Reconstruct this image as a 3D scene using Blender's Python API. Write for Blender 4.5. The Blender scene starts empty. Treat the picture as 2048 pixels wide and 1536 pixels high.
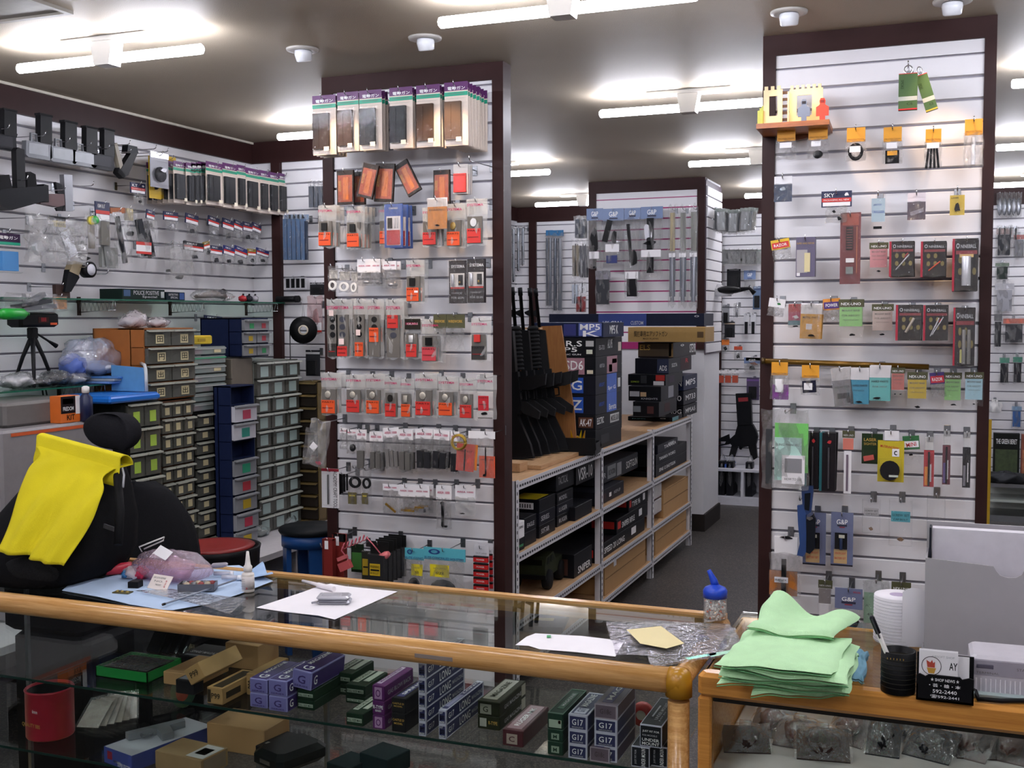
import bpy, math, random
from mathutils import Vector, Matrix, Euler
random.seed(7)
R = math.radians
scene = bpy.context.scene
COL = scene.collection

# ------------------------------------------------------------------ camera
F = 2250.0
YAW, PITCH, ROLL = R(21.5), R(3.4), R(-0.2)
CAMZ = 1.65
cam_data = bpy.data.cameras.new('camera')
cam_data.sensor_width = 36.0
cam_data.lens = F / 2048 * 36.0
cam_data.clip_start = 0.05
cam = bpy.data.objects.new('camera', cam_data)
COL.objects.link(cam)
cam.matrix_world = (Matrix.Translation((0, 0, CAMZ)) @ Matrix.Rotation(YAW, 4, 'Z')
                    @ Matrix.Rotation(R(90) - PITCH, 4, 'X') @ Matrix.Rotation(ROLL, 4, 'Z'))
scene.camera = cam
CM = cam.matrix_world.to_3x3()

def ray(px, py):
    return CM @ Vector(((px - 1024) / F, -(py - 768) / F, -1.0))
def onX(px, py, X):
    d = ray(px, py); t = X / d.x; return Vector((X, d.y * t, CAMZ + d.z * t))
def onY(px, py, Y):
    d = ray(px, py); t = Y / d.y; return Vector((d.x * t, Y, CAMZ + d.z * t))
def onZ(px, py, Z):
    d = ray(px, py); t = (Z - CAMZ) / d.z; return Vector((d.x * t, d.y * t, Z))

# ------------------------------------------------------------------ world, exposure
world = bpy.data.worlds.new('world'); scene.world = world
world.use_nodes = True
world.node_tree.nodes['Background'].inputs[0].default_value = (0.5, 0.52, 0.6, 1)
world.node_tree.nodes['Background'].inputs[1].default_value = 0.05
vs = scene.view_settings
vs.view_transform = 'Standard'; vs.look = 'None'; vs.gamma = 1.0; vs.use_curve_mapping = False
vs.exposure = 0.5
cy = scene.cycles
cy.max_bounces = 6; cy.diffuse_bounces = 3; cy.glossy_bounces = 4; cy.transmission_bounces = 4; cy.transparent_max_bounces = 24
cy.caustics_reflective = False; cy.caustics_refractive = False
TUBE_POWER = 50.0       # emission strength of the fluorescent tubes
SPOT_POWER = 9.0       # watts of each warm downlight

# ------------------------------------------------------------------ materials
def lin(h):
    h = h.lstrip('#')
    if len(h) == 3: h = ''.join(c * 2 for c in h)
    o = []
    for i in (0, 2, 4):
        c = int(h[i:i + 2], 16) / 255
        o.append(c / 12.92 if c <= .04045 else ((c + .055) / 1.055) ** 2.4)
    return o
MC = {}
def M(hexc, rough=.5, metal=0.0, var=.12, scale=30, spec=.5, bump=0.0, bscale=200):
    """plain painted / plastic / paper material with slight procedural mottling"""
    key = (hexc, rough, metal, var, scale, spec, bump, bscale)
    if key in MC: return MC[key]
    m = bpy.data.materials.new('surface_' + hexc.strip('#')); m.use_nodes = True
    nt = m.node_tree; b = nt.nodes['Principled BSDF']
    c = lin(hexc)
    if max(c) < .06 and metal < .5: spec *= .3; rough = max(rough, .45)     # dark plastics and print stay matt
    b.inputs['Roughness'].default_value = rough
    b.inputs['Metallic'].default_value = metal
    b.inputs['Specular IOR Level'].default_value = spec
    if var > 0:
        tc = nt.nodes.new('ShaderNodeTexCoord')
        nz = nt.nodes.new('ShaderNodeTexNoise'); nz.inputs['Scale'].default_value = scale
        nz.inputs['Detail'].default_value = 3
        nt.links.new(tc.outputs['Object'], nz.inputs['Vector'])
        mx = nt.nodes.new('ShaderNodeMix'); mx.data_type = 'RGBA'
        mx.inputs[6].default_value = [v * (1 - var) for v in c] + [1]
        mx.inputs[7].default_value = [min(1, v * (1 + var)) for v in c] + [1]
        nt.links.new(nz.outputs['Fac'], mx.inputs[0]); nt.links.new(mx.outputs[2], b.inputs['Base Color'])
        if bump > 0:
            n2 = nt.nodes.new('ShaderNodeTexNoise'); n2.inputs['Scale'].default_value = bscale
            nt.links.new(tc.outputs['Object'], n2.inputs['Vector'])
            bp = nt.nodes.new('ShaderNodeBump'); bp.inputs['Strength'].default_value = bump
            bp.inputs['Distance'].default_value = .002
            nt.links.new(n2.outputs['Fac'], bp.inputs['Height']); nt.links.new(bp.outputs['Normal'], b.inputs['Normal'])
    else:
        b.inputs['Base Color'].default_value = c + [1]
    MC[key] = m; return m

def schlick(nt, f0, normal=None, mul=1.0):
    lw = nt.nodes.new('ShaderNodeLayerWeight'); lw.inputs[0].default_value = .5
    if normal is not None: nt.links.new(normal, lw.inputs['Normal'])
    p = nt.nodes.new('ShaderNodeMath'); p.operation = 'POWER'; p.inputs[1].default_value = 5
    nt.links.new(lw.outputs['Facing'], p.inputs[0])
    a = nt.nodes.new('ShaderNodeMath'); a.operation = 'MULTIPLY_ADD'; a.use_clamp = True
    a.inputs[1].default_value = (1 - f0) * mul; a.inputs[2].default_value = f0 * mul
    nt.links.new(p.outputs[0], a.inputs[0]); return a.outputs[0]

def film(tint='ffffff', cover=.10, rough=.12, bscale=25.0, bump=.6, gloss=.05):
    """clear plastic film: mostly see-through, crinkled shiny highlights, slight milky cover"""
    key = ('film', tint, cover, rough, bscale, bump, gloss)
    if key in MC: return MC[key]
    m = bpy.data.materials.new('clear_film'); m.use_nodes = True
    nt = m.node_tree; nt.nodes.clear()
    out = nt.nodes.new('ShaderNodeOutputMaterial')
    tr = nt.nodes.new('ShaderNodeBsdfTransparent'); gl = nt.nodes.new('ShaderNodeBsdfGlossy')
    df = nt.nodes.new('ShaderNodeBsdfDiffuse'); df.inputs[0].default_value = lin(tint) + [1]
    t = lin(tint); tr.inputs[0].default_value = [.5 + .5 * v for v in t] + [1]
    gl.inputs['Roughness'].default_value = rough
    tc = nt.nodes.new('ShaderNodeTexCoord'); nz = nt.nodes.new('ShaderNodeTexNoise')
    nz.inputs['Scale'].default_value = bscale; nz.inputs['Detail'].default_value = 2
    nt.links.new(tc.outputs['Object'], nz.inputs['Vector'])
    bp = nt.nodes.new('ShaderNodeBump'); bp.inputs['Strength'].default_value = bump; bp.inputs['Distance'].default_value = .01
    nt.links.new(nz.outputs['Fac'], bp.inputs['Height']); nt.links.new(bp.outputs['Normal'], gl.inputs['Normal'])
    m1 = nt.nodes.new('ShaderNodeMixShader'); m1.inputs[0].default_value = cover
    nt.links.new(tr.outputs[0], m1.inputs[1]); nt.links.new(df.outputs[0], m1.inputs[2])
    m2 = nt.nodes.new('ShaderNodeMixShader')
    nt.links.new(schlick(nt, gloss, bp.outputs['Normal']), m2.inputs[0]); nt.links.new(m1.outputs[0], m2.inputs[1]); nt.links.new(gl.outputs[0], m2.inputs[2])
    nt.links.new(m2.outputs[0], out.inputs[0])
    MC[key] = m; return m

def glass_mat(tint='dfeee8', refl=1.0):
    key = ('glass', tint, refl)
    if key in MC: return MC[key]
    m = bpy.data.materials.new('glass'); m.use_nodes = True
    nt = m.node_tree; nt.nodes.clear()
    out = nt.nodes.new('ShaderNodeOutputMaterial')
    tr = nt.nodes.new('ShaderNodeBsdfTransparent'); tr.inputs[0].default_value = lin(tint) + [1]
    gl = nt.nodes.new('ShaderNodeBsdfGlossy'); gl.inputs['Roughness'].default_value = .015
    tc = nt.nodes.new('ShaderNodeTexCoord'); nz = nt.nodes.new('ShaderNodeTexNoise'); nz.inputs['Scale'].default_value = 1.2
    nt.links.new(tc.outputs['Object'], nz.inputs['Vector'])
    bp = nt.nodes.new('ShaderNodeBump'); bp.inputs['Strength'].default_value = .015; bp.inputs['Distance'].default_value = .01
    nt.links.new(nz.outputs['Fac'], bp.inputs['Height']); nt.links.new(bp.outputs['Normal'], gl.inputs['Normal'])
    mx = nt.nodes.new('ShaderNodeMixShader')
    nt.links.new(schlick(nt, .035, None, refl), mx.inputs[0]); nt.links.new(tr.outputs[0], mx.inputs[1]); nt.links.new(gl.outputs[0], mx.inputs[2])
    nt.links.new(mx.outputs[0], out.inputs[0])
    MC[key] = m; return m

def emit(hexc, strength):
    key = ('emit', hexc, strength)
    if key in MC: return MC[key]
    m = bpy.data.materials.new('lamp_glow'); m.use_nodes = True
    b = m.node_tree.nodes['Principled BSDF']
    b.inputs['Base Color'].default_value = (1, 1, 1, 1)
    b.inputs['Emission Color'].default_value = lin(hexc) + [1]
    b.inputs['Emission Strength'].default_value = strength
    MC[key] = m; return m

def wood_mat(c0, c1, rough=.35, scale=(1, 1, 1), dist=6, name='wood'):
    key = ('wood', c0, c1, rough, scale, dist)
    if key in MC: return MC[key]
    m = bpy.data.materials.new(name); m.use_nodes = True
    nt = m.node_tree; b = nt.nodes['Principled BSDF']; b.inputs['Roughness'].default_value = rough
    tc = nt.nodes.new('ShaderNodeTexCoord'); mp = nt.nodes.new('ShaderNodeMapping'); mp.inputs['Scale'].default_value = scale
    nz = nt.nodes.new('ShaderNodeTexNoise'); nz.inputs['Scale'].default_value = dist; nz.inputs['Detail'].default_value = 6
    nz.inputs['Roughness'].default_value = .65
    cr = nt.nodes.new('ShaderNodeValToRGB')
    cr.color_ramp.elements[0].position = .3; cr.color_ramp.elements[0].color = lin(c0) + [1]
    cr.color_ramp.elements[1].position = .7; cr.color_ramp.elements[1].color = lin(c1) + [1]
    nt.links.new(tc.outputs['Object'], mp.inputs[0]); nt.links.new(mp.outputs[0], nz.inputs['Vector'])
    nt.links.new(nz.outputs['Fac'], cr.inputs[0]); nt.links.new(cr.outputs[0], b.inputs['Base Color'])
    MC[key] = m; return m

def speckle_mat(name, c0, c1, c2, scale, rough):
    m = bpy.data.materials.new(name); m.use_nodes = True
    nt = m.node_tree; b = nt.nodes['Principled BSDF']; b.inputs['Roughness'].default_value = rough
    tc = nt.nodes.new('ShaderNodeTexCoord')
    v = nt.nodes.new('ShaderNodeTexVoronoi'); v.inputs['Scale'].default_value = scale
    cr = nt.nodes.new('ShaderNodeValToRGB'); e = cr.color_ramp.elements
    e[0].position = .15; e[0].color = lin(c0) + [1]; e[1].position = .95; e[1].color = lin(c2) + [1]
    k = e.new(.6); k.color = lin(c1) + [1]
    nz = nt.nodes.new('ShaderNodeTexNoise'); nz.inputs['Scale'].default_value = 1.3; nz.inputs['Detail'].default_value = 5
    mx = nt.nodes.new('ShaderNodeMix'); mx.data_type = 'RGBA'; mx.blend_type = 'MULTIPLY'; mx.inputs[0].default_value = .6
    c3 = nt.nodes.new('ShaderNodeValToRGB'); c3.color_ramp.elements[0].position = .3; c3.color_ramp.elements[0].color = (.6, .6, .6, 1)
    c3.color_ramp.elements[1].position = .7
    sep = nt.nodes.new('ShaderNodeSeparateColor')
    nt.links.new(tc.outputs['Object'], v.inputs['Vector']); nt.links.new(tc.outputs['Object'], nz.inputs['Vector'])
    nt.links.new(v.outputs['Color'], sep.inputs[0]); nt.links.new(sep.outputs[0], cr.inputs[0])
    nt.links.new(nz.outputs['Fac'], c3.inputs[0])
    nt.links.new(cr.outputs[0], mx.inputs[6]); nt.links.new(c3.outputs[0], mx.inputs[7])
    nt.links.new(mx.outputs[2], b.inputs['Base Color'])
    return m

FILM = film('ffffff', .03, .12, 25, .7, .07); FILM2 = film('ffffff', .07, .12, 60, 1.0, .12); BLISTER = film('ffffff', .004, .08, 8, .15, .014)
MILKY = film('f2f2f0', .24, .25, 40, .5, .05)
GREYBIN = film('8a8a80', .34, .12, 10, .15, .05)
CHROME = M('c8c8cc', .22, 1.0, .05)
STEEL = M('8a8c90', .35, 1.0, .1)
BLACK = M('141416', .42, 0, .2)
GUN = M('17181b', .38, .3, .2)
RUBBER = M('1c1c1e', .75, 0, .2)
WHITE = M('ecebe8', .5, 0, .04)
PAPER = M('f2f0f2', .7, 0, .03)
SLAT = M('e9e7ea', .45, 0, .03, 8)
SLATBACK = M('8e8a94', .6, 0, .05)
BROWN = M('35201f', .42, 0, .18, 14)
OAK = wood_mat('bc8648', 'e8b878', .2, (1.2, 26, 26), 5, 'oak_laminate')
OAK2 = wood_mat('bc7a34', 'e0a04e', .22, (1.2, 26, 26), 5, 'orange_laminate')
PLY = wood_mat('b08a62', 'c9a27a', .5, (20, 2, 20), 4, 'pale_board')
RACKWOOD = wood_mat('8c5a2e', 'a5703c', .5, (20, 20, 2), 5, 'rack_board')
CARD = M('b89060', .75, 0, .08, 12)

# ------------------------------------------------------------------ mesh helpers
class MB:
    def __init__(s): s.v = []; s.f = []; s.mi = []; s.sm = []
    def add(s, vs, fs, mi=0, smooth=False):
        o = len(s.v); s.v += [tuple(v) for v in vs]
        for f in fs: s.f.append([o + i for i in f]); s.mi.append(mi); s.sm.append(smooth)
        return s
    def box(s, x0, x1, y0, y1, z0, z1, mi=0, rot=None, at=(0, 0, 0)):
        vs = [(x, y, z) for z in (z0, z1) for y in (y0, y1) for x in (x0, x1)]
        if rot is not None:
            vs = [tuple(rot @ Vector(v) + Vector(at)) for v in vs]
        return s.add(vs, [(0, 2, 3, 1), (4, 5, 7, 6), (0, 1, 5, 4), (2, 6, 7, 3), (0, 4, 6, 2), (1, 3, 7, 5)], mi)
    def bbox(s, x0, x1, y0, y1, z0, z1, b=.004, mi=0):
        """box with chamfered vertical and top edges (convex hull style)"""
        vs = []
        for z, i in ((z0, b), (z0 + b, 0), (z1 - b, 0), (z1, b)):
            a0, a1, c0, c1 = x0 + i, x1 - i, y0 + i, y1 - i
            vs += [(a0 + b, c0, z), (a1 - b, c0, z), (a1, c0 + b, z), (a1, c1 - b, z), (a1 - b, c1, z), (a0 + b, c1, z), (a0, c1 - b, z), (a0, c0 + b, z)]
        fs = [tuple(range(7, -1, -1)), tuple(range(24, 32))]
        for k in range(3):
            for j in range(8):
                fs.append((k * 8 + j, k * 8 + (j + 1) % 8, k * 8 + 8 + (j + 1) % 8, k * 8 + 8 + j))
        return s.add(vs, fs, mi)
    def prism(s, poly, d0, d1, axis='y', mi=0):
        """polygon (a,b) extruded along an axis: y -> (a=x,b=z), x -> (a=y,b=z), z -> (a=x,b=y)"""
        n = len(poly)
        mk = {'y': lambda a, b, d: (a, d, b), 'x': lambda a, b, d: (d, a, b), 'z': lambda a, b, d: (a, b, d)}[axis]
        vs = [mk(a, b, d0) for a, b in poly] + [mk(a, b, d1) for a, b in poly]
        fs = [tuple(range(n)), tuple(range(2 * n - 1, n - 1, -1))]
        fs += [(i, i + n, (i + 1) % n + n, (i + 1) % n) for i in range(n)]
        return s.add(vs, fs, mi)
    def tube(s, pts, r, n=8, mi=0, cap=True, smooth=True):
        pts = [Vector(p) for p in pts]; m = len(pts)
        rs = r if isinstance(r, (list, tuple)) else [r] * m
        rings = []; up = None
        for i, p in enumerate(pts):
            d = (pts[min(i + 1, m - 1)] - pts[max(i - 1, 0)])
            d = d.normalized() if d.length > 1e-9 else Vector((0, 0, 1))
            if up is None: up = Vector((0, 0, 1)) if abs(d.z) < .9 else Vector((1, 0, 0))
            a = d.cross(up).normalized(); b = a.cross(d).normalized(); up = b
            rings.append([p + (a * math.cos(t) + b * math.sin(t)) * rs[i] for t in (2 * math.pi * k / n for k in range(n))])
        vs = [v for r_ in rings for v in r_]
        fs = [(i * n + k, i * n + (k + 1) % n, (i + 1) * n + (k + 1) % n, (i + 1) * n + k) for i in range(m - 1) for k in range(n)]
        s.add(vs, fs, mi, smooth)
        if cap:
            o = len(s.v) - len(vs)
            s.f.append([o + k for k in range(n - 1, -1, -1)]); s.mi.append(mi); s.sm.append(False)
            s.f.append([o + (m - 1) * n + k for k in range(n)]); s.mi.append(mi); s.sm.append(False)
        return s
    def lathe(s, prof, n=20, mi=0, at=(0, 0, 0), axis='z', smooth=True, ang=2 * math.pi):
        """profile [(r, h)] turned around an axis"""
        m = len(prof); vs = []
        for r, h in prof:
            for k in range(n):
                t = ang * k / n
                a, b = r * math.cos(t), r * math.sin(t)
                v = {'z': (a, b, h), 'y': (a, h, b), 'x': (h, a, b)}[axis]
                vs.append((v[0] + at[0], v[1] + at[1], v[2] + at[2]))
        fs = [(i * n + k, i * n + (k + 1) % n, (i + 1) * n + (k + 1) % n, (i + 1) * n + k) for i in range(m - 1) for k in range(n)]
        s.add(vs, fs, mi, smooth)
        o = len(s.v) - len(vs)
        for i, rev in ((0, True), (m - 1, False)):
            if prof[i][0] > 1e-5 and prof[0] != prof[-1]:
                q = [o + i * n + k for k in range(n)]
                s.f.append(q[::-1] if rev else q); s.mi.append(mi); s.sm.append(False)
        return s
    def grid(s, fn, nu, nv, mi=0, smooth=True, thick=0.0):
        """surface fn(u,v)->point, u,v in 0..1"""
        vs = [fn(i / nu, j / nv) for j in range(nv + 1) for i in range(nu + 1)]
        w = nu + 1
        fs = [(j * w + i, j * w + i + 1, (j + 1) * w + i + 1, (j + 1) * w + i) for j in range(nv) for i in range(nu)]
        return s.add(vs, fs, mi, smooth)
    def mesh(s, name):
        me = bpy.data.meshes.new(name); me.from_pydata(s.v, [], s.f)
        me.polygons.foreach_set('material_index', s.mi); me.polygons.foreach_set('use_smooth', s.sm)
        me.update(); return me
    def build(s, name, mats, parent=None, loc=None, rot=None):
        return put(name, s.mesh(name), mats, parent, loc, rot)

def put(name, me, mats, parent=None, loc=None, rot=None, scale=None):
    o = bpy.data.objects.new(name, me); COL.objects.link(o)
    if mats is not None:
        if not isinstance(mats, (list, tuple)): mats = [mats]
        if not me.materials:
            for m in mats: me.materials.append(m)
        else:
            for i, m in enumerate(mats):
                if me.materials[i] is not m:
                    o.material_slots[i].link = 'OBJECT'; o.material_slots[i].material = m
    if parent is not None: o.parent = parent
    if loc is not None: o.location = loc
    if rot is not None: o.rotation_euler = rot
    if scale is not None: o.scale = scale
    return o

def empty(name, loc=(0, 0, 0), rot=(0, 0, 0)):
    o = bpy.data.objects.new(name, None); COL.objects.link(o); o.location = loc; o.rotation_euler = rot
    o.empty_display_size = .05; return o
def tag(o, label, cat, group=None):
    o['label'] = label; o['category'] = cat
    if group: o['group'] = group
    return o
def struct(o, label=None):
    o['kind'] = 'structure'
    if label: o['label'] = label
    return o
def thing(name, label, cat, loc=(0, 0, 0), rot=(0, 0, 0), group=None):
    return tag(empty(name, loc, rot), label, cat, group)

# unit meshes shared by the many small parts (scaled per object)
UM = {}
def unit(shape):
    if shape in UM: return UM[shape]
    b = MB()
    if shape == 'b': b.box(-.5, .5, -.5, .5, -.5, .5)
    elif shape == 'k':        # blister: tapered towards the viewer
        b.add([(-.5, .5, -.5), (.5, .5, -.5), (.5, .5, .5), (-.5, .5, .5), (-.44, -.5, -.46), (.44, -.5, -.46), (.44, -.5, .46), (-.44, -.5, .46)],
              [(0, 1, 5, 4), (1, 2, 6, 5), (2, 3, 7, 6), (3, 0, 4, 7), (4, 5, 6, 7)])
    elif shape == 'c': b.lathe([(.5, .5), (.5, -.5)], 16, axis='y')
    elif shape == 'e': b.lathe([(.5 * math.sin(math.pi * i / 7), -.5 * math.cos(math.pi * i / 7)) for i in range(8)], 12, axis='y')
    elif shape == 'z': b.lathe([(.5, -.5), (.5, .5)], 12, axis='z')
    elif shape == 'x': b.lathe([(.5, -.5), (.5, .5)], 12, axis='x')
    elif shape == 'o':        # ring facing the viewer
        b.lathe([(.5, .5), (.5, -.5), (.3, -.5), (.3, .5), (.5, .5)], 16, axis='y')
    elif shape[0] == 'f':     # crumpled film sheets f0..f7
        rnd = random.Random(int(shape[1:]) + 3); ph = [rnd.uniform(0, 6.28) for _ in range(6)]
        def fn(u, v):
            y = .5 * math.sin(u * 9 + ph[0] + v * 4) * math.sin(v * 7 + ph[1]) + .35 * math.sin(u * 17 + ph[2]) * math.sin(v * 13 + ph[3] + u * 5)
            e = min(u, 1 - u, v, 1 - v) * 6
            return (u - .5 + .02 * math.sin(v * 11 + ph[4]), y * min(1, e + .2), v - .5 + .02 * math.sin(u * 9 + ph[5]))
        b.grid(fn, 10, 12)
    elif shape[0] == 'p':     # jagged lump p0..p5 : small odd product silhouettes
        rnd = random.Random(int(shape[1:]) + 40); n = 9
        poly = [(.5 * math.cos(2 * math.pi * k / n) * rnd.uniform(.5, 1), .5 * math.sin(2 * math.pi * k / n) * rnd.uniform(.5, 1)) for k in range(n)]
        b.prism(poly, -.5, .5)
    UM[shape] = b.mesh('unit_' + {'b': 'block', 'k': 'blister', 'c': 'disc', 'e': 'ball', 'z': 'rod', 'x': 'bar', 'o': 'ring', 'f': 'film', 'p': 'lump'}[shape[0]])
    return UM[shape]

TX = {}
def text_mesh(txt, bold=False):
    key = (txt, bold)
    if key in TX: return TX[key]
    cu = bpy.data.curves.new('lettering', 'FONT'); cu.body = txt; cu.size = 1.0
    cu.resolution_u = 2; cu.fill_mode = 'FRONT'
    cu.align_x = 'CENTER'; cu.align_y = 'CENTER'
    if bold: cu.offset = .012
    ob = bpy.data.objects.new('lettering', cu); COL.objects.link(ob)
    me = bpy.data.meshes.new_from_object(ob)
    bpy.data.objects.remove(ob); bpy.data.curves.remove(cu)
    xs = [v.co.x for v in me.vertices] or [0, 1]; ys = [v.co.y for v in me.vertices] or [0, 1]
    cx, cy = (min(xs) + max(xs)) / 2, (min(ys) + max(ys)) / 2
    sx, sy = max(max(xs) - min(xs), 1e-4), max(max(ys) - min(ys), 1e-4)
    for v in me.vertices: v.co = ((v.co.x - cx) / sx, (v.co.y - cy) / sy, 0)
    me.materials.clear()
    TX[key] = me; return me
def text(txt, w, h, mat, parent, loc, rot=(R(90), 0, 0), name='lettering', bold=False):
    """flat print of given width / height; default faces local -y"""
    return put(name, text_mesh(txt, bold), mat, parent, loc, rot, (w, h, 1))

def blk(name, mat, parent, c, s, shape='b', rot=None):
    return put(name, unit(shape), mat, parent, c, rot, s)

# ================================================================== the setting
CEIL=2.70
XL,XR,YB,YF=-3.97,2.6,10.2,-2.6
PIT=.0795
YP=4.36
CEILM=M('a69a88',.6,0,.05,3,.3,.5,260)
WALLM=M('d8d6d6',.6,0,.04,4)
FLOORM=speckle_mat('terrazzo_floor','2c2a2a','3f3b38','6c645c',170,.45)
def slab(name,x0,x1,y0,y1,z0,z1,mat,label=None,parent=None):
 o=MB().box(x0,x1,y0,y1,z0,z1).build(name,mat,parent)
 if parent is None:struct(o,label)
 return o
slab('floor',XL-.1,XR+.1,YF-.1,YB+.1,-.1,0,FLOORM,'dark speckled terrazzo shop floor')
slab('ceiling',XL-.1,XR+.1,YF-.1,YB+.1,CEIL,CEIL+.1,CEILM,'beige textured ceiling')
wall_left=slab('wall_left',XL-.1,XL-.016,YF,YB,0,CEIL,SLATBACK,'white slatwall along the side of the work nook')
wall_back=slab('wall_back',XL,XR,YB+.016,YB+.1,0,CEIL,SLATBACK,'white slatwall at the far end of the shop')
wall_right=slab('wall_right',XR,XR+.1,YF,YB,0,CEIL,WALLM,'plain pale wall')
wall_front=slab('wall_front',XL,XR,YF-.1,YF,0,CEIL,WALLM,'plain pale wall behind the viewer')
YN,XN=5.80,-2.68
wall_nook=slab('wall_nook',XL,XN,YN+.016,YN+.09,0,CEIL,SLATBACK,'white slatwall partition closing the work nook')
def slats(parent,length,z_first,z_last,place,rz,mat=SLAT,pitch=PIT,gap=.0065):
 """one board per slot; local x runs along the wall, local -y faces the room"""
 h=pitch-gap
 b=MB();l2=length/2
 b.prism([(-.0,0),(-.016,.004),(-.016,h-.003),(-.013,h),(0,h)],-l2,l2,'x')
 me=b.mesh('slat_board')
 z=z_first
 while z-pitch>z_last:
  z-=pitch
  put('slat',me,mat,parent,(place[0],place[1],z+gap/2),(0,0,rz))
YWL0,YWL1=2.2,YB
slats(wall_left,YN-YWL0,CEIL-.125+.03,.05,(XL-.016,(YN+YWL0)/2),R(90))
slats(wall_left,YB-YN-.1,CEIL-.125+.03,.6,(XL-.016,(YB+YN+.1)/2),R(90))
slats(wall_nook,XN-XL,CEIL-.125+.03,.05,((XN+XL)/2,YN+.016),0)
slats(wall_back,XR-XL,CEIL-.125+.03,.25,((XR+XL)/2,YB+.016),0)
tn=[0]
def trim(x0,x1,y0,y1,z0,z1,mat=BROWN,label=None):
 tn[0]+=1
 return slab('trim_%d'%tn[0],x0,x1,y0,y1,z0,z1,mat,label)
trim(XL,XL+.02,2.0,YB,CEIL-.125,CEIL,BROWN,'dark brown cornice board above the side slatwall')
trim(XL+.02,XN,YN-.022,YN-.001,CEIL-.125,CEIL,BROWN,'dark brown cornice board above the nook partition')
trim(XL+.02,XR,YB-.022,YB-.001,CEIL-.14,CEIL,BROWN,'dark brown cornice board at the far end of the shop')
trim(XL+.02,XL+.034,2.0,YN-.022,CEIL-.012,CEIL,M('c9c3b4',.5),'thin pale ceiling moulding along the cornice')
px0,px1=onY(551,600,YN).x,onY(568,600,YN).x
trim(px0,px1,YN-.03,YN-.001,.0,CEIL-.125,BROWN,'dark brown upright post on the nook partition')
trim(XN-.0,XN+.02,YN-.02,YN+.1,0,CEIL,BROWN,'dark brown end board of the nook partition')
for xa,xb in((1060,1074),(1438,1444)):
 trim(onY(xa,600,YB).x,onY(xb,600,YB).x,YB-.03,YB-.001,0,CEIL-.14,BROWN,'dark brown upright post beside long silver barrels on far wall' if xa<1200 else 'dark brown upright post on far wall behind the pouch rows')
# ---- display pillars -------------------------------------------------------
def pillar(name,label,x0,x1,y0,y1,fw,z_top_board,zg,side_mat,back=SLATBACK,fmat=BROWN,slot=.014,zl=0.0):
 root=struct(empty(name,((x0+x1)/2,y0,0)),label)
 cx=(x0+x1)/2
 MB().box(x0-cx+.004,x1-cx-.004,.018,y1-y0,0,CEIL).build('core',[side_mat],root)
 # frame boards
 MB().box(x0-cx,x0-cx+fw[0],-.012,.05,zl,CEIL).build('frame_board',fmat,root)
 MB().box(x1-cx-fw[1],x1-cx,-.012,.075,zl,CEIL).build('frame_board',fmat,root)
 MB().box(x0-cx+fw[0],x1-cx-fw[1],-.012,.05,CEIL-z_top_board,CEIL).build('frame_board',fmat,root)
 ln=x1-x0-fw[0]-fw[1];mx=(x0+fw[0]+x1-fw[1])/2-cx
 MB().box(mx-ln/2,mx+ln/2,slot,.02,zl,CEIL-z_top_board).build('slat_backing',back,root)
 # first slat below the top board fills up to it
 h=CEIL-z_top_board-zg
 MB().box(mx-ln/2,mx+ln/2,0,.014,zg+.003,CEIL-z_top_board).build('slat',SLAT,root)
 slats(root,ln,zg,zl+.04,(mx,.016),0)
 return root
AX0,AX1=onY(652,640,YP).x,onY(1010,640,YP).x
pillar_a=pillar('pillar','pillar clad in white slatwall crowded with red-labelled blister packs',AX0,AX1,YP,YP+.085,(onY(672,640,YP).x-AX0,AX1-onY(988,640,YP).x),.072,2.612,BROWN)
BX0,BX1=onY(1522,640,YP).x,onY(1982,640,YP).x
zgB=onY(1770,121.5,YP).z
pillar_b=pillar('pillar','pillar clad in white slatwall with small yellow and pink packets',BX0,BX1,YP,YP+.3,(onY(1547,640,YP).x-BX0,BX1-onY(1958,640,YP).x),.075,zgB,BROWN)
# ---- far column with magenta slots
CY=8.5
CX0,CX1=onY(1178,500,CY).x,onY(1410,500,CY).x
CY1=9.1
colm=pillar('column','square column with white slatwall and magenta slots behind the stacked gun boxes',CX0,CX1,CY,CY1,(.06,.06),.09,CEIL-.09-.05,M('dcdce0',.5,0,.03),M('a01c66',.5),slot=.003,zl=1.40)
sd=struct(empty('wall_side',(CX1,(CY+CY1)/2,0),(0,0,R(90))),'narrow slatted side of the far column')
sl=CY1-CY
MB().box(-sl/2,sl/2,-.006,0,1.36,CEIL-.02).build('slat_backing',M('4a3a48',.5),sd)
slats(sd,sl-.04,CEIL-.06,1.36,(0,0),0,SLAT)
trim(CX0,CX1-.02,CY+.004,CY+.017,0,.13,M('2b2624',.5),'dark skirting along the front foot of the far column')
trim(CX1-.02,CX1+.012,CY-.001,CY1+.01,0,.13,M('2b2624',.5),'dark skirting round the foot of the far column')
# ---- ceiling access hatch, far left
h0=onZ(0,45,CEIL);h1=onZ(118,12,CEIL)
hb=MB()
hx,hy=h1 .x,h0 .y-.02
for(a,b,c,d)in((hx-.45,hx,hy-.02,hy),(hx-.02,hx,hy-.45,hy-.02)):
 hb.box(a,b,c,d,CEIL-.012,CEIL+.0)
hb.box(hx-.45,hx-.02,hy-.45,hy-.02,CEIL-.004,CEIL)
struct(hb.build('ceiling_hatch',M('8d877d',.6)),'square access hatch set in the ceiling')
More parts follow.
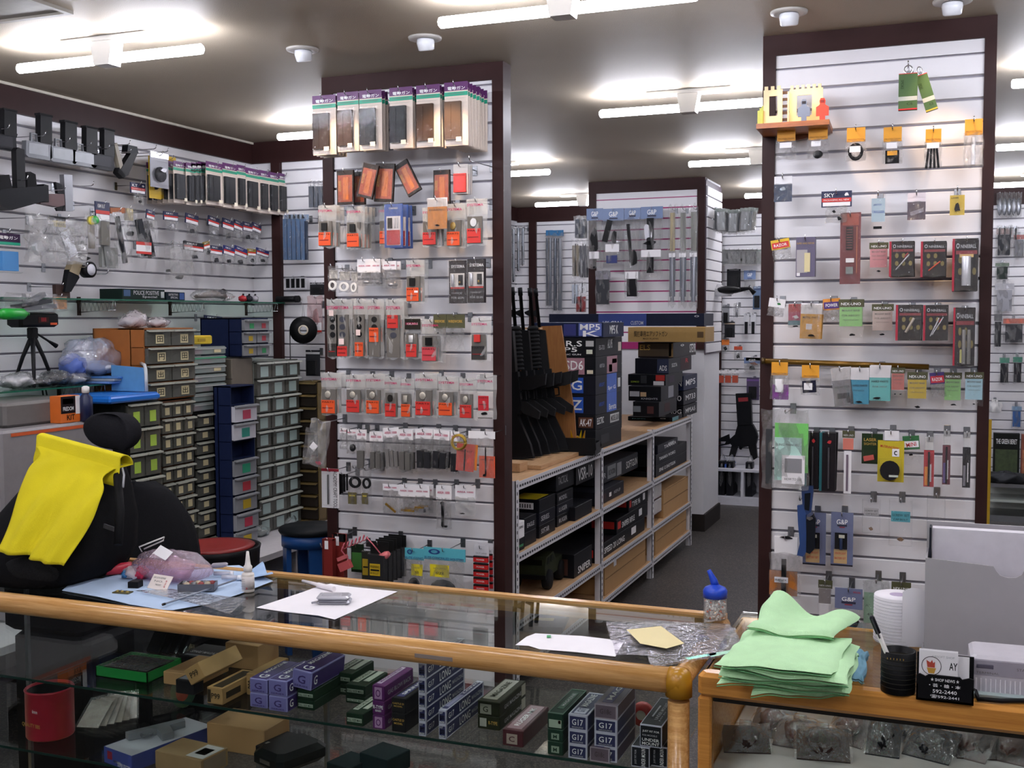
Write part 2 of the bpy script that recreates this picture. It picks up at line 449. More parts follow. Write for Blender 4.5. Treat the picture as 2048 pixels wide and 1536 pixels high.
# ------------------------------------------------------------------ fluorescent lamps
TUBE=emit('f0f2ff',TUBE_POWER)
def fluoro_meshes():
 plate=MB().bbox(-.20,.20,-.03,.03,-.022,0,.004).mesh('plate')
 hold=MB().prism([(-.05,-.022),(-.035,-.108),(.035,-.108),(.05,-.022)],-.032,.032).mesh('holder')
 t=MB()
 t.tube([(0,0,0),(.384,0,0),(.39,0,0)],[.019,.019,.013],8)
 return plate,hold,t.mesh('tube')
FP,FH,FT=fluoro_meshes()
ordn=['first','second','third','fourth','fifth','sixth','seventh','eighth','ninth','tenth','eleventh','twelfth']
col_name={-2.97:'on the nook side',-1.17:'over the gun aisle',.63:'over the outer aisle',2.05:'by the plain wall'}
for j,fy in enumerate((-1.3,.5,2.2,3.42,5.22,7.15,9.2)):  # rearmost row is unseen fill, added to brighten surfaces facing the camera
 for fx in(-2.97,-1.17,.63):
  row=['in the added unseen rearmost row','in the row behind the viewer','in the unseen row moved above the counter','in the row before the pillars','in the first row past the pillars','in the second row past the pillars','in the last row by the far wall'][j]  # counter row is unseen, moved forward off the grid to brighten the counter
  t=thing('fluorescent_lamp','two-tube ceiling lamp %s %s'%(col_name[fx],row),'ceiling lamp',(fx,fy,CEIL),group='fluorescent ceiling lamps')
  put('mounting_plate',FP,WHITE,t);put('lamp_holder',FH,WHITE,t)
  put('tube',FT,TUBE,t,(.04,0,-.082));put('tube',FT,TUBE,t,(-.04,0,-.082),(0,0,math.pi))
# ------------------------------------------------------------------ warm downlights
def downlight(px,py,tx,tz,lab):
 p=onZ(px,py-8,CEIL)
 t=thing('downlight',lab,'ceiling lamp',p,group='warm eyeball downlights')
 b=MB().lathe([(.030,-.002),(.064,-.002),(.062,-.009),(.045,-.012),(.03,-.008)],24);b.build('rim',M('b8b4ae',.4),t)
 e=MB().lathe([(.001,-.048),(.024,-.050),(.030,-.046),(.034,-.020),(.030,0)],20)
 e.build('eyeball',M('e4e6ea',.25),t,(0,0,0),(R(14),0,0))
 ld=bpy.data.lights.new('downlight_beam','SPOT');ld.energy=SPOT_POWER*(.7 if px>1200 else 1.1);ld.color=(1.0,.66,.38)
 ld.spot_size=R(62);ld.spot_blend=.55;ld.shadow_soft_size=.018
 lo=bpy.data.objects.new('downlight_beam',ld);COL.objects.link(lo)
 lo.location=(p.x,p.y+.012,CEIL-.062)
 d=Vector((tx,YP,tz))-lo.location
 lo.rotation_euler=d.to_track_quat('-Z','Y').to_euler()
 lo.parent=t;lo.matrix_parent_inverse=Matrix.Translation(-p)
for px,py,tx,tz,lab in((605,105,-2.35,1.75,'small white eyeball downlight beside the red-label pillar post'),(850,82,-1.95,1.75,'small white eyeball downlight above the purple-headed magazine packs'),(1578,30,-.45,1.85,'small white eyeball downlight above the toy castle shelf'),(1905,8,-.1,1.85,'small white eyeball downlight above the green bottle packets')):
 downlight(px,py,tx,tz,lab)

# ================================================================== hanging packets
REG={1:(0,180,3.413),2:(0,560,3.135),4:(600,120,3.839),5:(610,490,4.042),6:(610,820,3.84),7:(1010,340,3.657),8:(1500,60,3.657),9:(1500,440,3.657),10:(1500,800,3.491),0:(0,0,1.0)}
def rg(q):
 r,a,b,c,d=q;ox,oy,s=REG[r]
 return(ox+a/s,oy+b/s,ox+c/s,oy+d/s)
WALLS={'A':('y',YP,0),'B':('y',YP,0),'N':('y',YN,0),'C':('y',CY,0),'K':('y',YB,0),'L':('x',XL,R(90))}
def spot(wall,q,off):
 """pixel rectangle -> (bottom-centre point, width, height, rz) on the plane off in front of a wall"""
 x0,y0,x1,y1=rg(q)if len(q)==5 else q
 ax,c,rz=WALLS[wall]
 f=(lambda x,y:onY(x,y,c-off))if ax=='y' else(lambda x,y:onX(x,y,c+off))
 xm,ym=(x0+x1)/2,(y0+y1)/2
 a,b,t,u=f(x0,ym),f(x1,ym),f(xm,y0),f(xm,y1)
 return u,(b-a).length,t.z-u.z,rz
NOTES={'SYS':M('b81e5c',.6,0,0),'WH':M('f4f4f4',.6,0,0),'BK':M('151515',.6,0,0),'RED':M('c81e2a',.6,0,0),'GREY':M('6c6a66',.6,0,0),'BLUE':M('1f4fb4',.6,0,0),'GOLD':M('c9a24a',.5,0,0),'SLV':M('b8b8bc',.5,0,0)}
fcount=[0]
def lay(root,w,h,L):
 for e in L:
  if e[0]=='T':
   _,txt,mat,xc,zc,tw,th,y=e[:8]
   text(txt,tw*w,th*h,NOTES.get(mat,mat)if isinstance(mat,str)else mat,root,((xc-.5)*w,y,zc*h),(R(90),e[8]if len(e)>8 else 0,0),bold=len(e)>9)
   continue
  name,mat,x0,x1,z0,z1,y0,y1=e[:8]
  sh=e[8]if len(e)>8 else 'b'
  rot=e[9]if len(e)>9 else None
  if sh=='f':fcount[0]+=1;sh='f%d'%(fcount[0]%8)
  if sh=='p':fcount[0]+=1;sh='p%d'%(fcount[0]%6)
  blk(name,mat,root,(((x0+x1)/2-.5)*w,(y0+y1)/2,(z0+z1)/2*h),((x1-x0)*w,max(y1-y0,.0004),(z1-z0)*h),sh,(0,rot,0)if rot else None)
HOOKM={}
def hook(wall,u,top,off,rz,label,ln=None):
 """peg hook in the slot: plate + wire with turned-up tip"""
 ln=ln or off+.02
 k=round(ln,2)
 if k not in HOOKM:
  w=MB();w.tube([(0,0,0),(0,-k+.018,-.004),(0,-k+.006,.0),(0,-k,.016)],.0022,6)
  p=MB().bbox(-.011,.011,-.004,.0,-.022,.018,.001)
  HOOKM[k]=(w.mesh('wire'),p.mesh('plate'))
 w,p=HOOKM[k]
 ax,c,_=WALLS[wall]
 loc=(u.x,c,top)if ax=='y' else(c,u.y,top)
 t=thing('display_hook',label,'hook',loc,(0,0,rz),'chrome hooks in the slatwalls')
 put('wire',w,CHROME,t,(0,-.004,0));put('mounting_plate',p,STEEL,t)
 return t
LABELS=set()
def uniq(lb):
 k=lb;i=2
 while k in LABELS:
  k=lb+' '+('twin' if i==2 else ordn[min(i,11)]);i+=1
 LABELS.add(k);return k
BEHIND=['','directly behind the front one','third from the front','fourth from the front','fifth from the front','sixth from the front','seventh from the front','eighth from the front']
def pk(wall,q,off,L,label,cat='packet',n=1,dy=.028,tilt=0.0,name='blister_pack',group=None,hk=True,hlen=None,hz=None):
 u,w,h,rz=spot(wall,q,off)
 for k in range(n):
  lb=label if k==0 else label+', '+BEHIND[k]
  o=off-k*dy
  loc=(u.x,WALLS[wall][1]-o,u.z)if WALLS[wall][0]=='y' else(WALLS[wall][1]+o,u.y,u.z)
  r=thing(name,uniq(lb),cat,loc,(0,R(tilt+(random.uniform(-1.2,1.2)if k else 0)),rz),group)
  if tilt:
   top=Vector(loc)+Vector((0,0,h));m=Euler((0,R(tilt),rz)).to_matrix()
   r.location=top-m@Vector((0,0,h))
  lay(r,w,h,L(w,h)if callable(L)else L)
 if hk:
  hook(wall,u,u.z+h*(hz or.97)-.004,off,rz,uniq('hook for '+label),hlen)
 return r
# ---------------------------------------------------------------- packet templates
PURP,TEAL,REDL,ORAL=M('5a2460',.45),M('1f9c7c',.45),M('cc2e26',.5),M('e0511c',.5)
FOAM,CARDW=M('67645f',.8,0,.2,80),M('dccdc0',.6)
def t_mag(c='2e221c',hdr=PURP,strip=TEAL,tx='電動ガン'):
 m=M(c,.45,0,.25,60)
 return[('backing_card',CARDW,0,1,.03,.9,.002,.004),('header',hdr,0,1,.87,1,-.0005,.001),('stripe',strip,0,1,.79,.85,-.0005,.001),('T',tx,'WH',.52,.905,.74,.055,-.0015,0,1),('T','STANDARD','GREY',.5,.825,.7,.022,-.0015),('magazine',m,.06,.74,.12,.70,-.014,.0),('magazine_rib',M(c,.5,0,.3),.30,.34,.14,.66,-.0155,-.013),('blister_shell',BLISTER,.03,.95,.02,.76,-.018,.0,'k'),('price_sticker',M('efe6d0',.6),.58,.80,.08,.15,-.0205,-.0195)]
def t_sys(obj='c',lab=REDL,lz=(.05,.36),lx=(.04,.70),foam=(.04,.62),part='b9b4a8',price=None,txt=True,extra=None):
 L=[('header_card',MILKY,0,1,.66,1,.0,.003),('foam_insert',FOAM,.05,.76,foam[0],foam[1],-.006,.004),('label',lab,lx[0],lx[1],lz[0],lz[1],-.0085,-.0070),('T','PARTS','BK',(lx[0]+lx[1])/2,lz[1]-.045,(lx[1]-lx[0])*.85,.035,-.0092),('label_rule',M('7c1512',.6),lx[0]+.05,lx[1]-.1,(lz[0]+lz[1])/2-.04,(lz[0]+lz[1])/2-.02,-.0092,-.0085),('bag',MILKY if txt else FILM,0,1,0,1,-.010,.006,'f')]
 if obj:L.append(('spare_part',M(part,.35,.4),.22,.52,lz[1]+.04,min(lz[1]+.22,foam[1]-.02),-.013,-.006,obj))
 if txt:L.append(('T','SYSTEMA','SYS',.5,.86,.78,.055,-.0195,0,1))
 if price:L.append(('price_sticker',M('f0d8d4',.6),.25,.55,price,price+.1,-.0150,-.0140))
 return L+(extra or[])
def t_long(circ='30302e',lab=ORAL,lz=(.04,.24),foam=(.03,.74),holes=3,price=None):
 hs=[('spare_part',M(circ,.4),.24,.60,.66-.13*k-.05,.66-.13*k+.05,-.0075,-.005,'c')for k in range(holes)]
 return t_sys(None,lab,lz,(.1,.68),foam,price=price)+hs
def t_cardwin(bg,win,tx=None,txc='WH',lab=None):
 L=[('backing_card',bg,0,1,0,1,0,.004),('blister_shell',BLISTER,.08,.92,.08,.72,-.016,0,'k')]+win
 if tx:L.append(('T',tx,txc,.5,.88,.8,.06,-.001,0,1))
 if lab:L.append(lab)
 return L
def t_bag(hdr,prods,tx=None,txc='RED',hz=.7,film_=FILM2,th=.06,hx=(0,1)):
 L=[('header_card',hdr,hx[0],hx[1],hz,1,-.003,.003),('bag',film_,0,1,0,hz+.05,-.012,.008,'f'),('bag',FILM,.02,.98,.02,hz+.03,-.016,.004,'f')]
 if tx:L.append(('T',tx,txc,.5,(hz+1)/2,.8*(hx[1]-hx[0]),th,-.0045,0,1))
 return L+prods
def pr(mat,x0,x1,z0,z1,sh='b',y0=-.008,y1=.002,rot=None,name='product'):
 return(name,mat,x0,x1,z0,z1,y0,y1,sh,rot)
K=lambda c,r=.5:M(c,r)
# ================================================================== red-label pillar
gA='magazine packs on the top row of the red-label pillar'
for i,(q,c,n,d)in enumerate((((4,100,270,278,742),'33261f',4,'brown magazine pack with glare on its header'),((4,290,245,452,716),'3a2a20',2,'brown magazine pack second from the pillar post'),((4,458,230,630,706),'1c1d22',3,'black magazine pack third from the pillar post'),((4,690,208,866,692),'1e1f22',3,'black magazine pack fourth from the pillar post'),((4,895,190,1076,682),'443021',3,'brown magazine pack fifth from the pillar post'),((4,1110,168,1290,672),'523a24',8,'tan brown magazine pack heading the longest row'))):
 pk('A',q,.235,t_mag(c),'purple-headed '+d,'magazine pack',n,.028,group=gA,name='magazine_pack')
def t_flame(a=M('a84414',.35,0,.7,30),b=M('1d120c',.4)):
 return[('pouch',b,0,1,0,1,-.006,.004),('flame_print',a,.08,.92,.08,.86,-.0075,-.006),('print_highlight',M('c86a20',.35,0,.6,40),.38,.7,.14,.8,-.0085,-.0075),('T','HI POWER','GOLD',.2,.55,.55,.09,-.009,R(-90)),('film',FILM,0,1,0,1,-.012,-.008,'f')]
for q,tl,off,d in(((4,290,848,418,1112),0,.17,'hanging straight'),((4,418,858,505,1112),0,.12,'half hidden behind its neighbour'),((4,495,800,615,1065),14,.19,'swung sideways with a grey corner'),((4,590,795,735,1090),4,.16,'in the middle of the fan'),((4,720,790,830,1060),-28,.14,'swung furthest out of the fan'),((4,1030,845,1155,1108),0,.14,'alone beside the red cards')):
 pk('A',q,off,t_flame(),'orange flame pouch '+d,'pouch',tilt=tl,name='flame_pouch',group='flame pouches',hk=tl in(0,4))
pk('A',(4,1178,800,1290,1028),.15,t_cardwin(M('d8d2cc'),[('label',REDL,.08,.92,.05,.68,-.012,-.004),('T','PISTON','BK',.5,.62,.7,.05,-.0125)]),'small red card pack with clear top',n=3,dy=.02)
hook('A',onY(985,334,YP),onY(985,334,YP).z,.2,0,'long empty chrome hook above the silver-disc pack',.24)
sysrow3=[((4,145,1115,283,1440),ORAL,'b','2a2a2a',3,'orange-label bag over the post, third row'),((4,362,1122,500,1450),ORAL,'b','2a2a2a',4,'orange-label bag beside the blue cards'),((4,943,1130,1092,1432),REDL,None,'2a2a2a',3,'red-label bag under the orange packet'),((4,1128,1102,1275,1440),ORAL,'e','a08850',2,'orange-label bag with brass nozzle'),((4,1282,1065,1440,1422),REDL,'c','c8c8c8',1,'red-label bag with silver disc')]
for q,lab,ob,pc,n,d in sysrow3:
 pk('A',q,.16,t_sys(ob,lab,part=pc),d,'parts bag',n,.03,name='parts_bag')
BLUEC=M('2a4f9c',.5,0,.35,50)
pk('A',(4,650,1105,790,1440),.19,[('backing_card',BLUEC,0,1,0,1,0,.003),('window',M('d9d9de',.5),.12,.88,.05,.72,-.002,0),('label',M('a81420',.5),.14,.86,.06,.40,-.0035,-.002),pr(BLACK,.2,.44,.44,.68,'b',-.006,-.002),pr(M('c0c0c4',.3,.6),.56,.62,.44,.68,'z',-.006,-.002),pr(M('c0c0c4',.3,.6),.7,.76,.44,.68,'z',-.006,-.002),('film',FILM,0,1,0,1,-.01,-.006,'f'),('T','CHAMBER','WH',.5,.9,.5,.04,-.001)],'blue printed card with red label and white window','packet',3,.045)
pk('A',(4,615,1120,700,1425),.12,t_sys(None,ORAL),'orange-label bag half hidden behind the blue card','parts bag',name='parts_bag',hk=False)
pk('A',(4,980,1058,1132,1302),.2,[('header_card',PAPER,0,1,.72,1,-.001,.002),('insert_card',M('e8922a',.5,0,.2),.02,.98,.02,.72,-.002,.001),('T','BEARING','BK',.5,.62,.8,.06,-.003),pr(BLACK,.35,.65,.1,.17,'p',-.006,-.002),('bag',FILM2,0,1,0,.98,-.008,-.004,'f')],'bright orange insert packet with white header',name='orange_packet')
# row four
RING=M('e9e7e2',.4)
for q,d in(((5,190,170,272,372),'bag with white bushing ring hanging over the pillar post'),((5,272,185,372,382),'bag with the largest white bushing ring'),((5,372,190,432,388),'bag with white ring half hidden by its neighbour')):
 pk('A',q,.12,[('bag',FILM2,0,1,0,1,-.01,.006,'f'),('insert_card',M('c9c5bd',.6),.1,.9,.5,.85,.0,.002),('bushing',RING,.12,.88,.03,.42,-.012,-.002,'o'),('T','BUSHING','BK',.5,.8,.7,.05,-.012)],d,'parts bag',name='parts_bag')
for q,d,z in(((5,426,115,545,330),'small bag with red brand header and metal pin',.5),((5,545,112,612,332),'narrow bag with red brand header and gold bead',.5),((5,630,130,742,352),'white card bag with silver bolt and red print',.68)):
 pk('A',q,.13,t_bag(PAPER,[pr(M('a8a8ac',.3,.7),.4,.8,.08,.2,'e')],'AREA 1000','SYS',z),d,'parts bag',name='parts_bag',n=2,dy=.04)
pk('A',(5,822,120,968,470),.14,t_sys('b',ORAL,part='242424',extra=[('price_sticker',PAPER,.48,.68,.24,.29,-.0105,-.009)]),'orange-label bag alone beside the black cards','parts bag',2,.035,name='parts_bag')
for q,d in(((5,1165,125,1308,472),'black printed parts card with two silver tubes, inner one'),((5,1312,112,1462,468),'black printed parts card with two silver tubes, by the frame')):
 pk('A',q,.13,[('backing_card',M('241f22',.5,0,.4,60),0,1,0,1,0,.003),('window',M('dedbd6',.5),.08,.88,.38,.70,-.002,0),('rule',REDL,.1,.86,.34,.38,-.0015,0),pr(M('d0d0d4',.25,.5),.14,.34,.40,.68,'z',-.012,-.002),pr(BLACK,.58,.8,.42,.66,'b',-.01,-.002),pr(M('b09040',.3,.7),.62,.72,.46,.52,'e',-.015,-.008),('T','SYSTEMA','WH',.52,.86,.75,.07,-.002,0,1),('T','CYLINDER SET','SLV',.45,.24,.6,.035,-.002),('T','FOR GUN','SLV',.5,.13,.7,.05,-.002),('film',FILM,0,1,0,1,-.018,-.014,'f')],d,'packet')
# row five, tall ones
for q,L,d in(((5,183,440,300,915),t_long('1c1c1e',M('3a3836',.7),(.04,.25),holes=3,price=.72),'tall black tube bag half hidden by its neighbour'),((5,255,440,390,912),t_long('3a3c46',REDL,(.03,.20),price=.23),'tall grey bag with white sticker and red label'),((5,400,440,512,908),t_long('141416',ORAL,(.02,.26),price=.38),'tall bag with two black holes and orange foot label'),((5,515,440,642,916),t_long('222222',ORAL,(.28,.52)),'tall bag with orange label halfway up'),((5,660,440,806,922),t_long('3c3e4a',REDL,(.52,.74)),'tall bag with red label near the top')):
 pk('A',q,.13,L,d,'parts bag',2,.035,name='parts_bag')
pk('A',(5,818,590,945,920),.13,t_sys('z',REDL,part='d0d0d0')+[('header_card',M('2a2620',.6,0,.5,90),0,1,.72,.98,-.012,-.011),('T','GEARS','WH',.5,.86,.7,.05,-.0125)],'red-label bag with dark camouflage header','parts bag',name='parts_bag')
pk('A',(5,945,600,1116,952),.14,t_sys('b',M('c23a44',.5),part='1a1a1a'),'rose-label bag with black block under the camouflage headers','parts bag',2,.03,name='parts_bag')
CAMO=M('4a4a2c',.6,0,.7,120)
for q,d in(((5,1042,562,1146,850),'clear bag under a small camouflage header, half covered'),((5,1148,562,1292,852),'clear bag under a wide camouflage header')):
 pk('A',q,.15,t_bag(CAMO,[pr(BLACK,.3,.4,.46,.50,'p')],'WIREWORK','GOLD',.62,FILM,.08),d,'parts bag',name='parts_bag')
pk('A',(5,1345,590,1507,942),.14,t_sys(None,M('3c3b3a',.7),(.04,.36))+[pr(REDL,.2,.5,.45,.62,'b',-.016,-.008)],'bag with grey label and red block by the frame','parts bag',name='parts_bag')
# row six
for i,(q,ob,n,d)in enumerate((((5,135,1035,297,1376),'e',2,'over the pillar post'),((5,336,1050,492,1366),'e',2,'second along'),((5,496,1045,650,1376),'e',2,'third along'),((5,650,1068,778,1402),'c',1,'fourth along, hung low'),((5,780,1080,888,1402),'z',1,'fifth along, hung low and narrow'),((5,893,1040,1072,1392),'e',2,'sixth along, the widest'),((5,1080,1065,1242,1392),'e',2,'seventh along'),((5,1252,1078,1392,1412),'e',1,'next to last'))):
 pk('A',q,.15,t_sys(ob,(REDL,ORAL)[i%2==0],part=('b9b4a8','2c2a28')[ob=='c']),'red-label motor bag of the straight row, '+d,'parts bag',n,.035,name='parts_bag',group='red-label bags in the straight row')
pk('A',(5,1394,1050,1550,1402),.16,t_sys(None,M('c41e2c',.5),(.18,.52),(.08,.62),(.0,.02))+[pr(BLACK,.2,.6,.06,.16,'p',-.01,-.003)],'red-label motor bag of the straight row, clear without foam','parts bag',name='parts_bag')
# row seven
GREYF,BLKF=M('5c5a57',.8,0,.2,90),M('26262a',.7,0,.2,90)
def grip(mat,n=2):return[pr(mat,.12+.8*k/n,.12+.8*(k+.82)/n,.06,.48-.03*k,'b',-.014,.0,None,'foam_grip')for k in range(n)]
for q,hx,L,n,d in(((6,270,140,330,300),0,[],1,'empty little bag at the start of the foam grips row'),((6,322,150,402,335),0,[pr(BLACK,.35,.85,.1,.4,'c')],1,'little bag with a round black disc'),((6,402,150,476,462),0,grip(GREYF,1),1,'bag with one grey foam grip'),((6,500,170,602,462),0,grip(GREYF,2),2,'bag with two grey foam grips behind a tilted header'),((6,602,135,720,450),-4,grip(M('6e6c6a',.6),3),1,'bag with three grey grips under a tilted header'),((6,722,150,832,478),0,grip(GREYF,2),2,'bag with two grey grips under a narrow header'),((6,852,145,990,462),0,grip(BLKF,2),2,'bag with two black grips under a wide white header'),((6,988,155,1116,466),3,grip(BLKF,2),2,'bag with thick black grips under a tilted header'),((6,1122,165,1190,490),0,grip(BLKF,1),1,'narrow bag with one black grip beside the pink strip')):
 pk('A',q,.14,t_bag(PAPER,L,'AREA 1000','SYS',.76),d,'parts bag',n,.04,tilt=hx,name='grip_bag')
pk('A',(6,40,75,222,432),.2,[('bag',MILKY,.1,.9,0,1,-.03,.02,'f'),('bag',FILM2,0,1,0,.8,-.04,.01,'f'),pr(PAPER,.35,.6,.35,.5,'b',-.03,-.028,R(30)),pr(M('c83a5a'),.5,.8,.02,.12,'p')],'large crumpled milky bag swinging off the pillar edge','bag',tilt=10,name='plastic_bag')
PINK=M('f0503c',.5,0,.15)
pk('A',(6,1176,190,1312,470),.17,[('insert_card',PINK,0,1,0,.75,-.003,0),('insert_card',M('ef8a2a',.5),.75,1.15,.05,.75,0,.003),('T','MINI KIT','BK',.5,.55,.8,.05,-.004),('bag',FILM2,0,1.1,0,1,-.01,-.004,'f'),pr(BLACK,.45,.52,.02,.6,'b',-.006,-.003)],'coral pink insert packet with black antenna','packet',tilt=4)
cz=spot('A',(6,1130,190,1242,302),.2)
coil=thing('wire_coil','coil of brass coloured wire among the foam grip bags','wire coil',cz[0],(0,0,0))
b=MB()
for k in range(9):
 rr=cz[1]/2*(1-.06*(k%5));b.tube([(rr*math.cos(t)+.002*math.sin(k),-.0016*k,cz[2]/2+rr*math.sin(t))for t in(2*math.pi*j/20 for j in range(21))],.0012,5)
b.build('wire',M('b89a3c',.35,.5),coil)
MB().tube([(-cz[1]*.3,-.006,cz[2]/2),(cz[1]*.3,-.006,cz[2]/2)],.0022,5).build('tie',M('b89a3c',.35,.5),coil)
pk('A',(6,1340,165,1460,520),.18,[('header_card',PAPER,-.7,1,.84,1,-.001,.002),('insert_card',M('f2541c',.5),.0,1,0,.47,-.003,0),('T','MINI CARB','BK',.5,.39,.8,.03,-.004),('bag',FILM2,0,1,0,.86,-.01,-.004,'f'),pr(BLACK,.4,.47,.06,.66,'b',-.008,-.005),pr(BLACK,.2,.5,.02,.09,'p')],'bright orange insert packet under a long white header','packet')
# row eight
pk('A',(6,130,450,262,752),.16,[('backing_card',M('dcdcdf',.5),0,1,0,1,0,.003),('header',M('8c1c30',.5),0,1,.93,1.0,-.001,0),('T','ACADEMY CRAFT TOOLS','BK',.80,.46,.88*2.2,.11,-.002,R(90)),pr(STEEL,.38,.46,.1,.85,'z',-.012,-.002),('blister_shell',BLISTER,.1,.66,.06,.9,-.016,0,'k')],'white craft tools card with dark red top edge','tool pack',name='tool_pack')
pk('A',(6,262,480,342,655),.12,[('bag',FILM,0,1,0,1,-.01,.004,'f')]+[pr(BLACK,.05+.24*k,.22+.24*k,.05+.06*k,.95,'b',-.02+.004*k,-.006)for k in range(4)],'bundle of thin black sticks beside the craft tools','packet')
for q,d in(((6,336,425,442,722),'bag with big black ring and gold card'),((6,442,440,516,722),'bag with black ring half hidden by its neighbour')):
 pk('A',q,.14,[('bag',FILM2,0,1,0,1,-.012,.004,'f'),('hose_loop',RUBBER,.1,.95,.42,.72,-.01,-.002,'o'),('insert_card',M('5c5532',.6,0,.3),0,.6,.0,.3,-.006,-.002),pr(M('b0a040'),.1,.5,.2,.24,'b',-.007,-.006)],d,'packet')
for q,L,hz,d in(((6,602,570,720,792),[pr(M('c89a3c',.3,.8),.1,.9,.15,.22,'b',-.006,.0,R(35)),],.78,'bag with slanted brass barrel piece'),((6,722,575,846,796),[pr(M('d0a03c',.3,.8),.15,.95,.08,.16,'b',-.006,.0)],.6,'bag with flat brass piece under bold header'),((6,846,580,958,800),[pr(M('c89a3c',.3,.8),0,.6,.2,.26,'b',-.006,0),pr(STEEL,.6,.75,.05,.2,'p')],.6,'bag with thin brass and steel pieces'),((6,1010,580,1128,912),[pr(BLACK,.36,.5,.06,.62,'b'),pr(BLACK,.25,.5,.56,.64,'p'),pr(BLACK,.4,.7,.04,.08)],.68,'long bag with black cleaning brush'),((6,1156,580,1312,812),[pr(BLACK,.2,.5,.04,.1,'p')],.58,'white milky bag with tiny black bits')):
 pk('A',q,.13,t_bag(PAPER,L,'AREA 1000','SYS',hz,MILKY if 'milky' in d else FILM2),d,'parts bag',2 if hz==.6 else 1,.04,name='parts_bag')
# row nine
for q,d,o in(((6,155,985,232,1335),'dark red pouch with white sticker beside the stool',.18),((6,232,950,318,1335),'dark red pouch with black top behind the pink lock',.13)):
 pk('A',q,o,[('case',M('7c2420',.5,0,.2),0,1,0,1,-.02,.01),('sticker',PAPER,.25,.6,.78,.96,-.0215,-.02),('strap',M('5a1814',.5),.0,.12,0,1,-.022,-.02),('flap',BLACK if 'black' in d else M('6a1c1a'),0,1,.86 if 'black' in d else.97,1,-.021,-.002)],d,'pouch',name='red_pouch')
lk=thing('cable_lock','pink coiled cable lock looped over a hook','cable lock',onY(725,1150,YP-.21))
def lp(u,v):p=onY(610+u/3.84,820+v/3.84,YP-.21);return p-lk.location
b=MB();path=[]
P0,P1=lp(290,1050),lp(470,975)
for k in range(80):
 t=k/79;c=P0 .lerp(P1,t);a=t*6*2*math.pi
 path.append(c+Vector((math.sin(a)*.004,math.cos(a)*.012,math.sin(a)*.014)))
b.tube(path,.0022,6);b.tube([P1,lp(520,1030),lp(585,1110)],.0028,6);b.tube([P0,lp(280,1080),lp(335,1150)],.0028,6)
b.build('cable',M('d06c7c',.35),lk)
MB().tube([lp(552,1160),lp(575,1140),lp(625,1112),lp(645,1100)],[.010,.016,.016,.010],12).build('handle',M('d8747a',.35),lk)
MB().box(-.028,.028,-.012,.012,-.018,.018,0,Matrix.Rotation(R(-24),3,'Y'),lp(310,1195)).build('lock_body',M('c25a5c',.4),lk)
MB().box(-.02,.02,-.014,.014,-.008,.008,0,Matrix.Rotation(R(-24),3,'Y'),lp(288,1135)).build('shackle',M('c8696c',.4),lk)
hook('A',onY(693,1075,YP),onY(693,1075,YP).z,.2,0,'chrome hook carrying the pink cable lock',.22)
pk('A',(6,356,1030,452,1246),.1,[('backing_card',M('1c2a1c',.5),0,1,0,1,0,.003),('print_panel',M('3f7a34',.5,0,.6,60),.08,.9,.1,.7,-.002,0),('blister_shell',BLISTER,.05,.95,.1,.8,-.012,0,'k')],'green and black pack behind the pink lock','packet')
pk('A',(6,505,1010,642,1332),.2,[('backing_card',M('1a1a1a',.5),0,1,0,1,0,.003),('product_case',M('2a2a2c',.5),.05,.95,.04,.7,-.03,0),('warning_label',M('cfae1c',.5),.15,.72,.22,.5,-.0315,-.03),('T','WARNING','BK',.43,.43,.5,.06,-.0322,0,1),('label_rule',BLACK,.2,.68,.33,.37,-.032,-.0315),('T','BB BULLET','BK',.43,.28,.48,.05,-.0322),('blister_shell',BLISTER,.0,1,0,.76,-.036,0,'k')],'black pack with yellow warning label','packet',5,.04)
pk('A',(6,455,1080,515,1305),.19,[('product_case',M('2c2c26',.5),0,1,0,1,-.02,0),('label',M('a88c1c'),.1,.9,.2,.75,-.0212,-.02),('label_rule',BLACK,.2,.8,.45,.5,-.022,-.0212),('blister_shell',BLISTER,-.05,1.05,-.02,1.05,-.026,0,'k')],'dark pack half hidden beside the warning label pack','packet')
CYANH=M('58b4c4',.5)
def t_holster(s):
 return[('header_card',CYANH,0,1,.74,1,-.003,.003),('T','ELITE CONCEALED HOLSTERS' if s else 'ELITE CONC',M('1c3c7c',.6,0,0),.5,.785,.94,.05,-.0045,0,1),('emblem',M('1c3c7c',.6,0,0),.12,.4,.86,.97,-.004,-.003,'o'),('T','UNCLE',M('1c3c7c',.6,0,0),.26,.915,.16,.03,-.0045),('price_label',M('e8d820',.5),.18 if s else.4,.64 if s else 1,.40,.66,-.014,-.013),('T','SIZE','BK',.42 if s else.7,.48,.2,.05,-.0148,0,1),('T','HOLSTER','GREY',.42 if s else.7,.58,.3,.03,-.0148),pr(M('1a1a1e',.85),.14,.78,-.06,.34,'e',-.012,.012,None,'holster'),pr(M('1a1a1e',.85),.2,.85,-.08,.12,'b',-.01,.01,None,'holster_foot'),('bag',FILM2,0,1,-.04,.78,-.03,.0,'f'),('bag',FILM,.02,.98,-.04,.76,-.022,.004,'f')]
pk('A',(6,772,1062,915,1400),.15,t_holster(False),'cyan-headed holster bag half hidden by its neighbour','holster bag',name='holster_bag')
pk('A',(6,915,1062,1232,1425),.19,t_holster(True),'cyan-headed holster bag with square yellow label','holster bag',name='holster_bag')
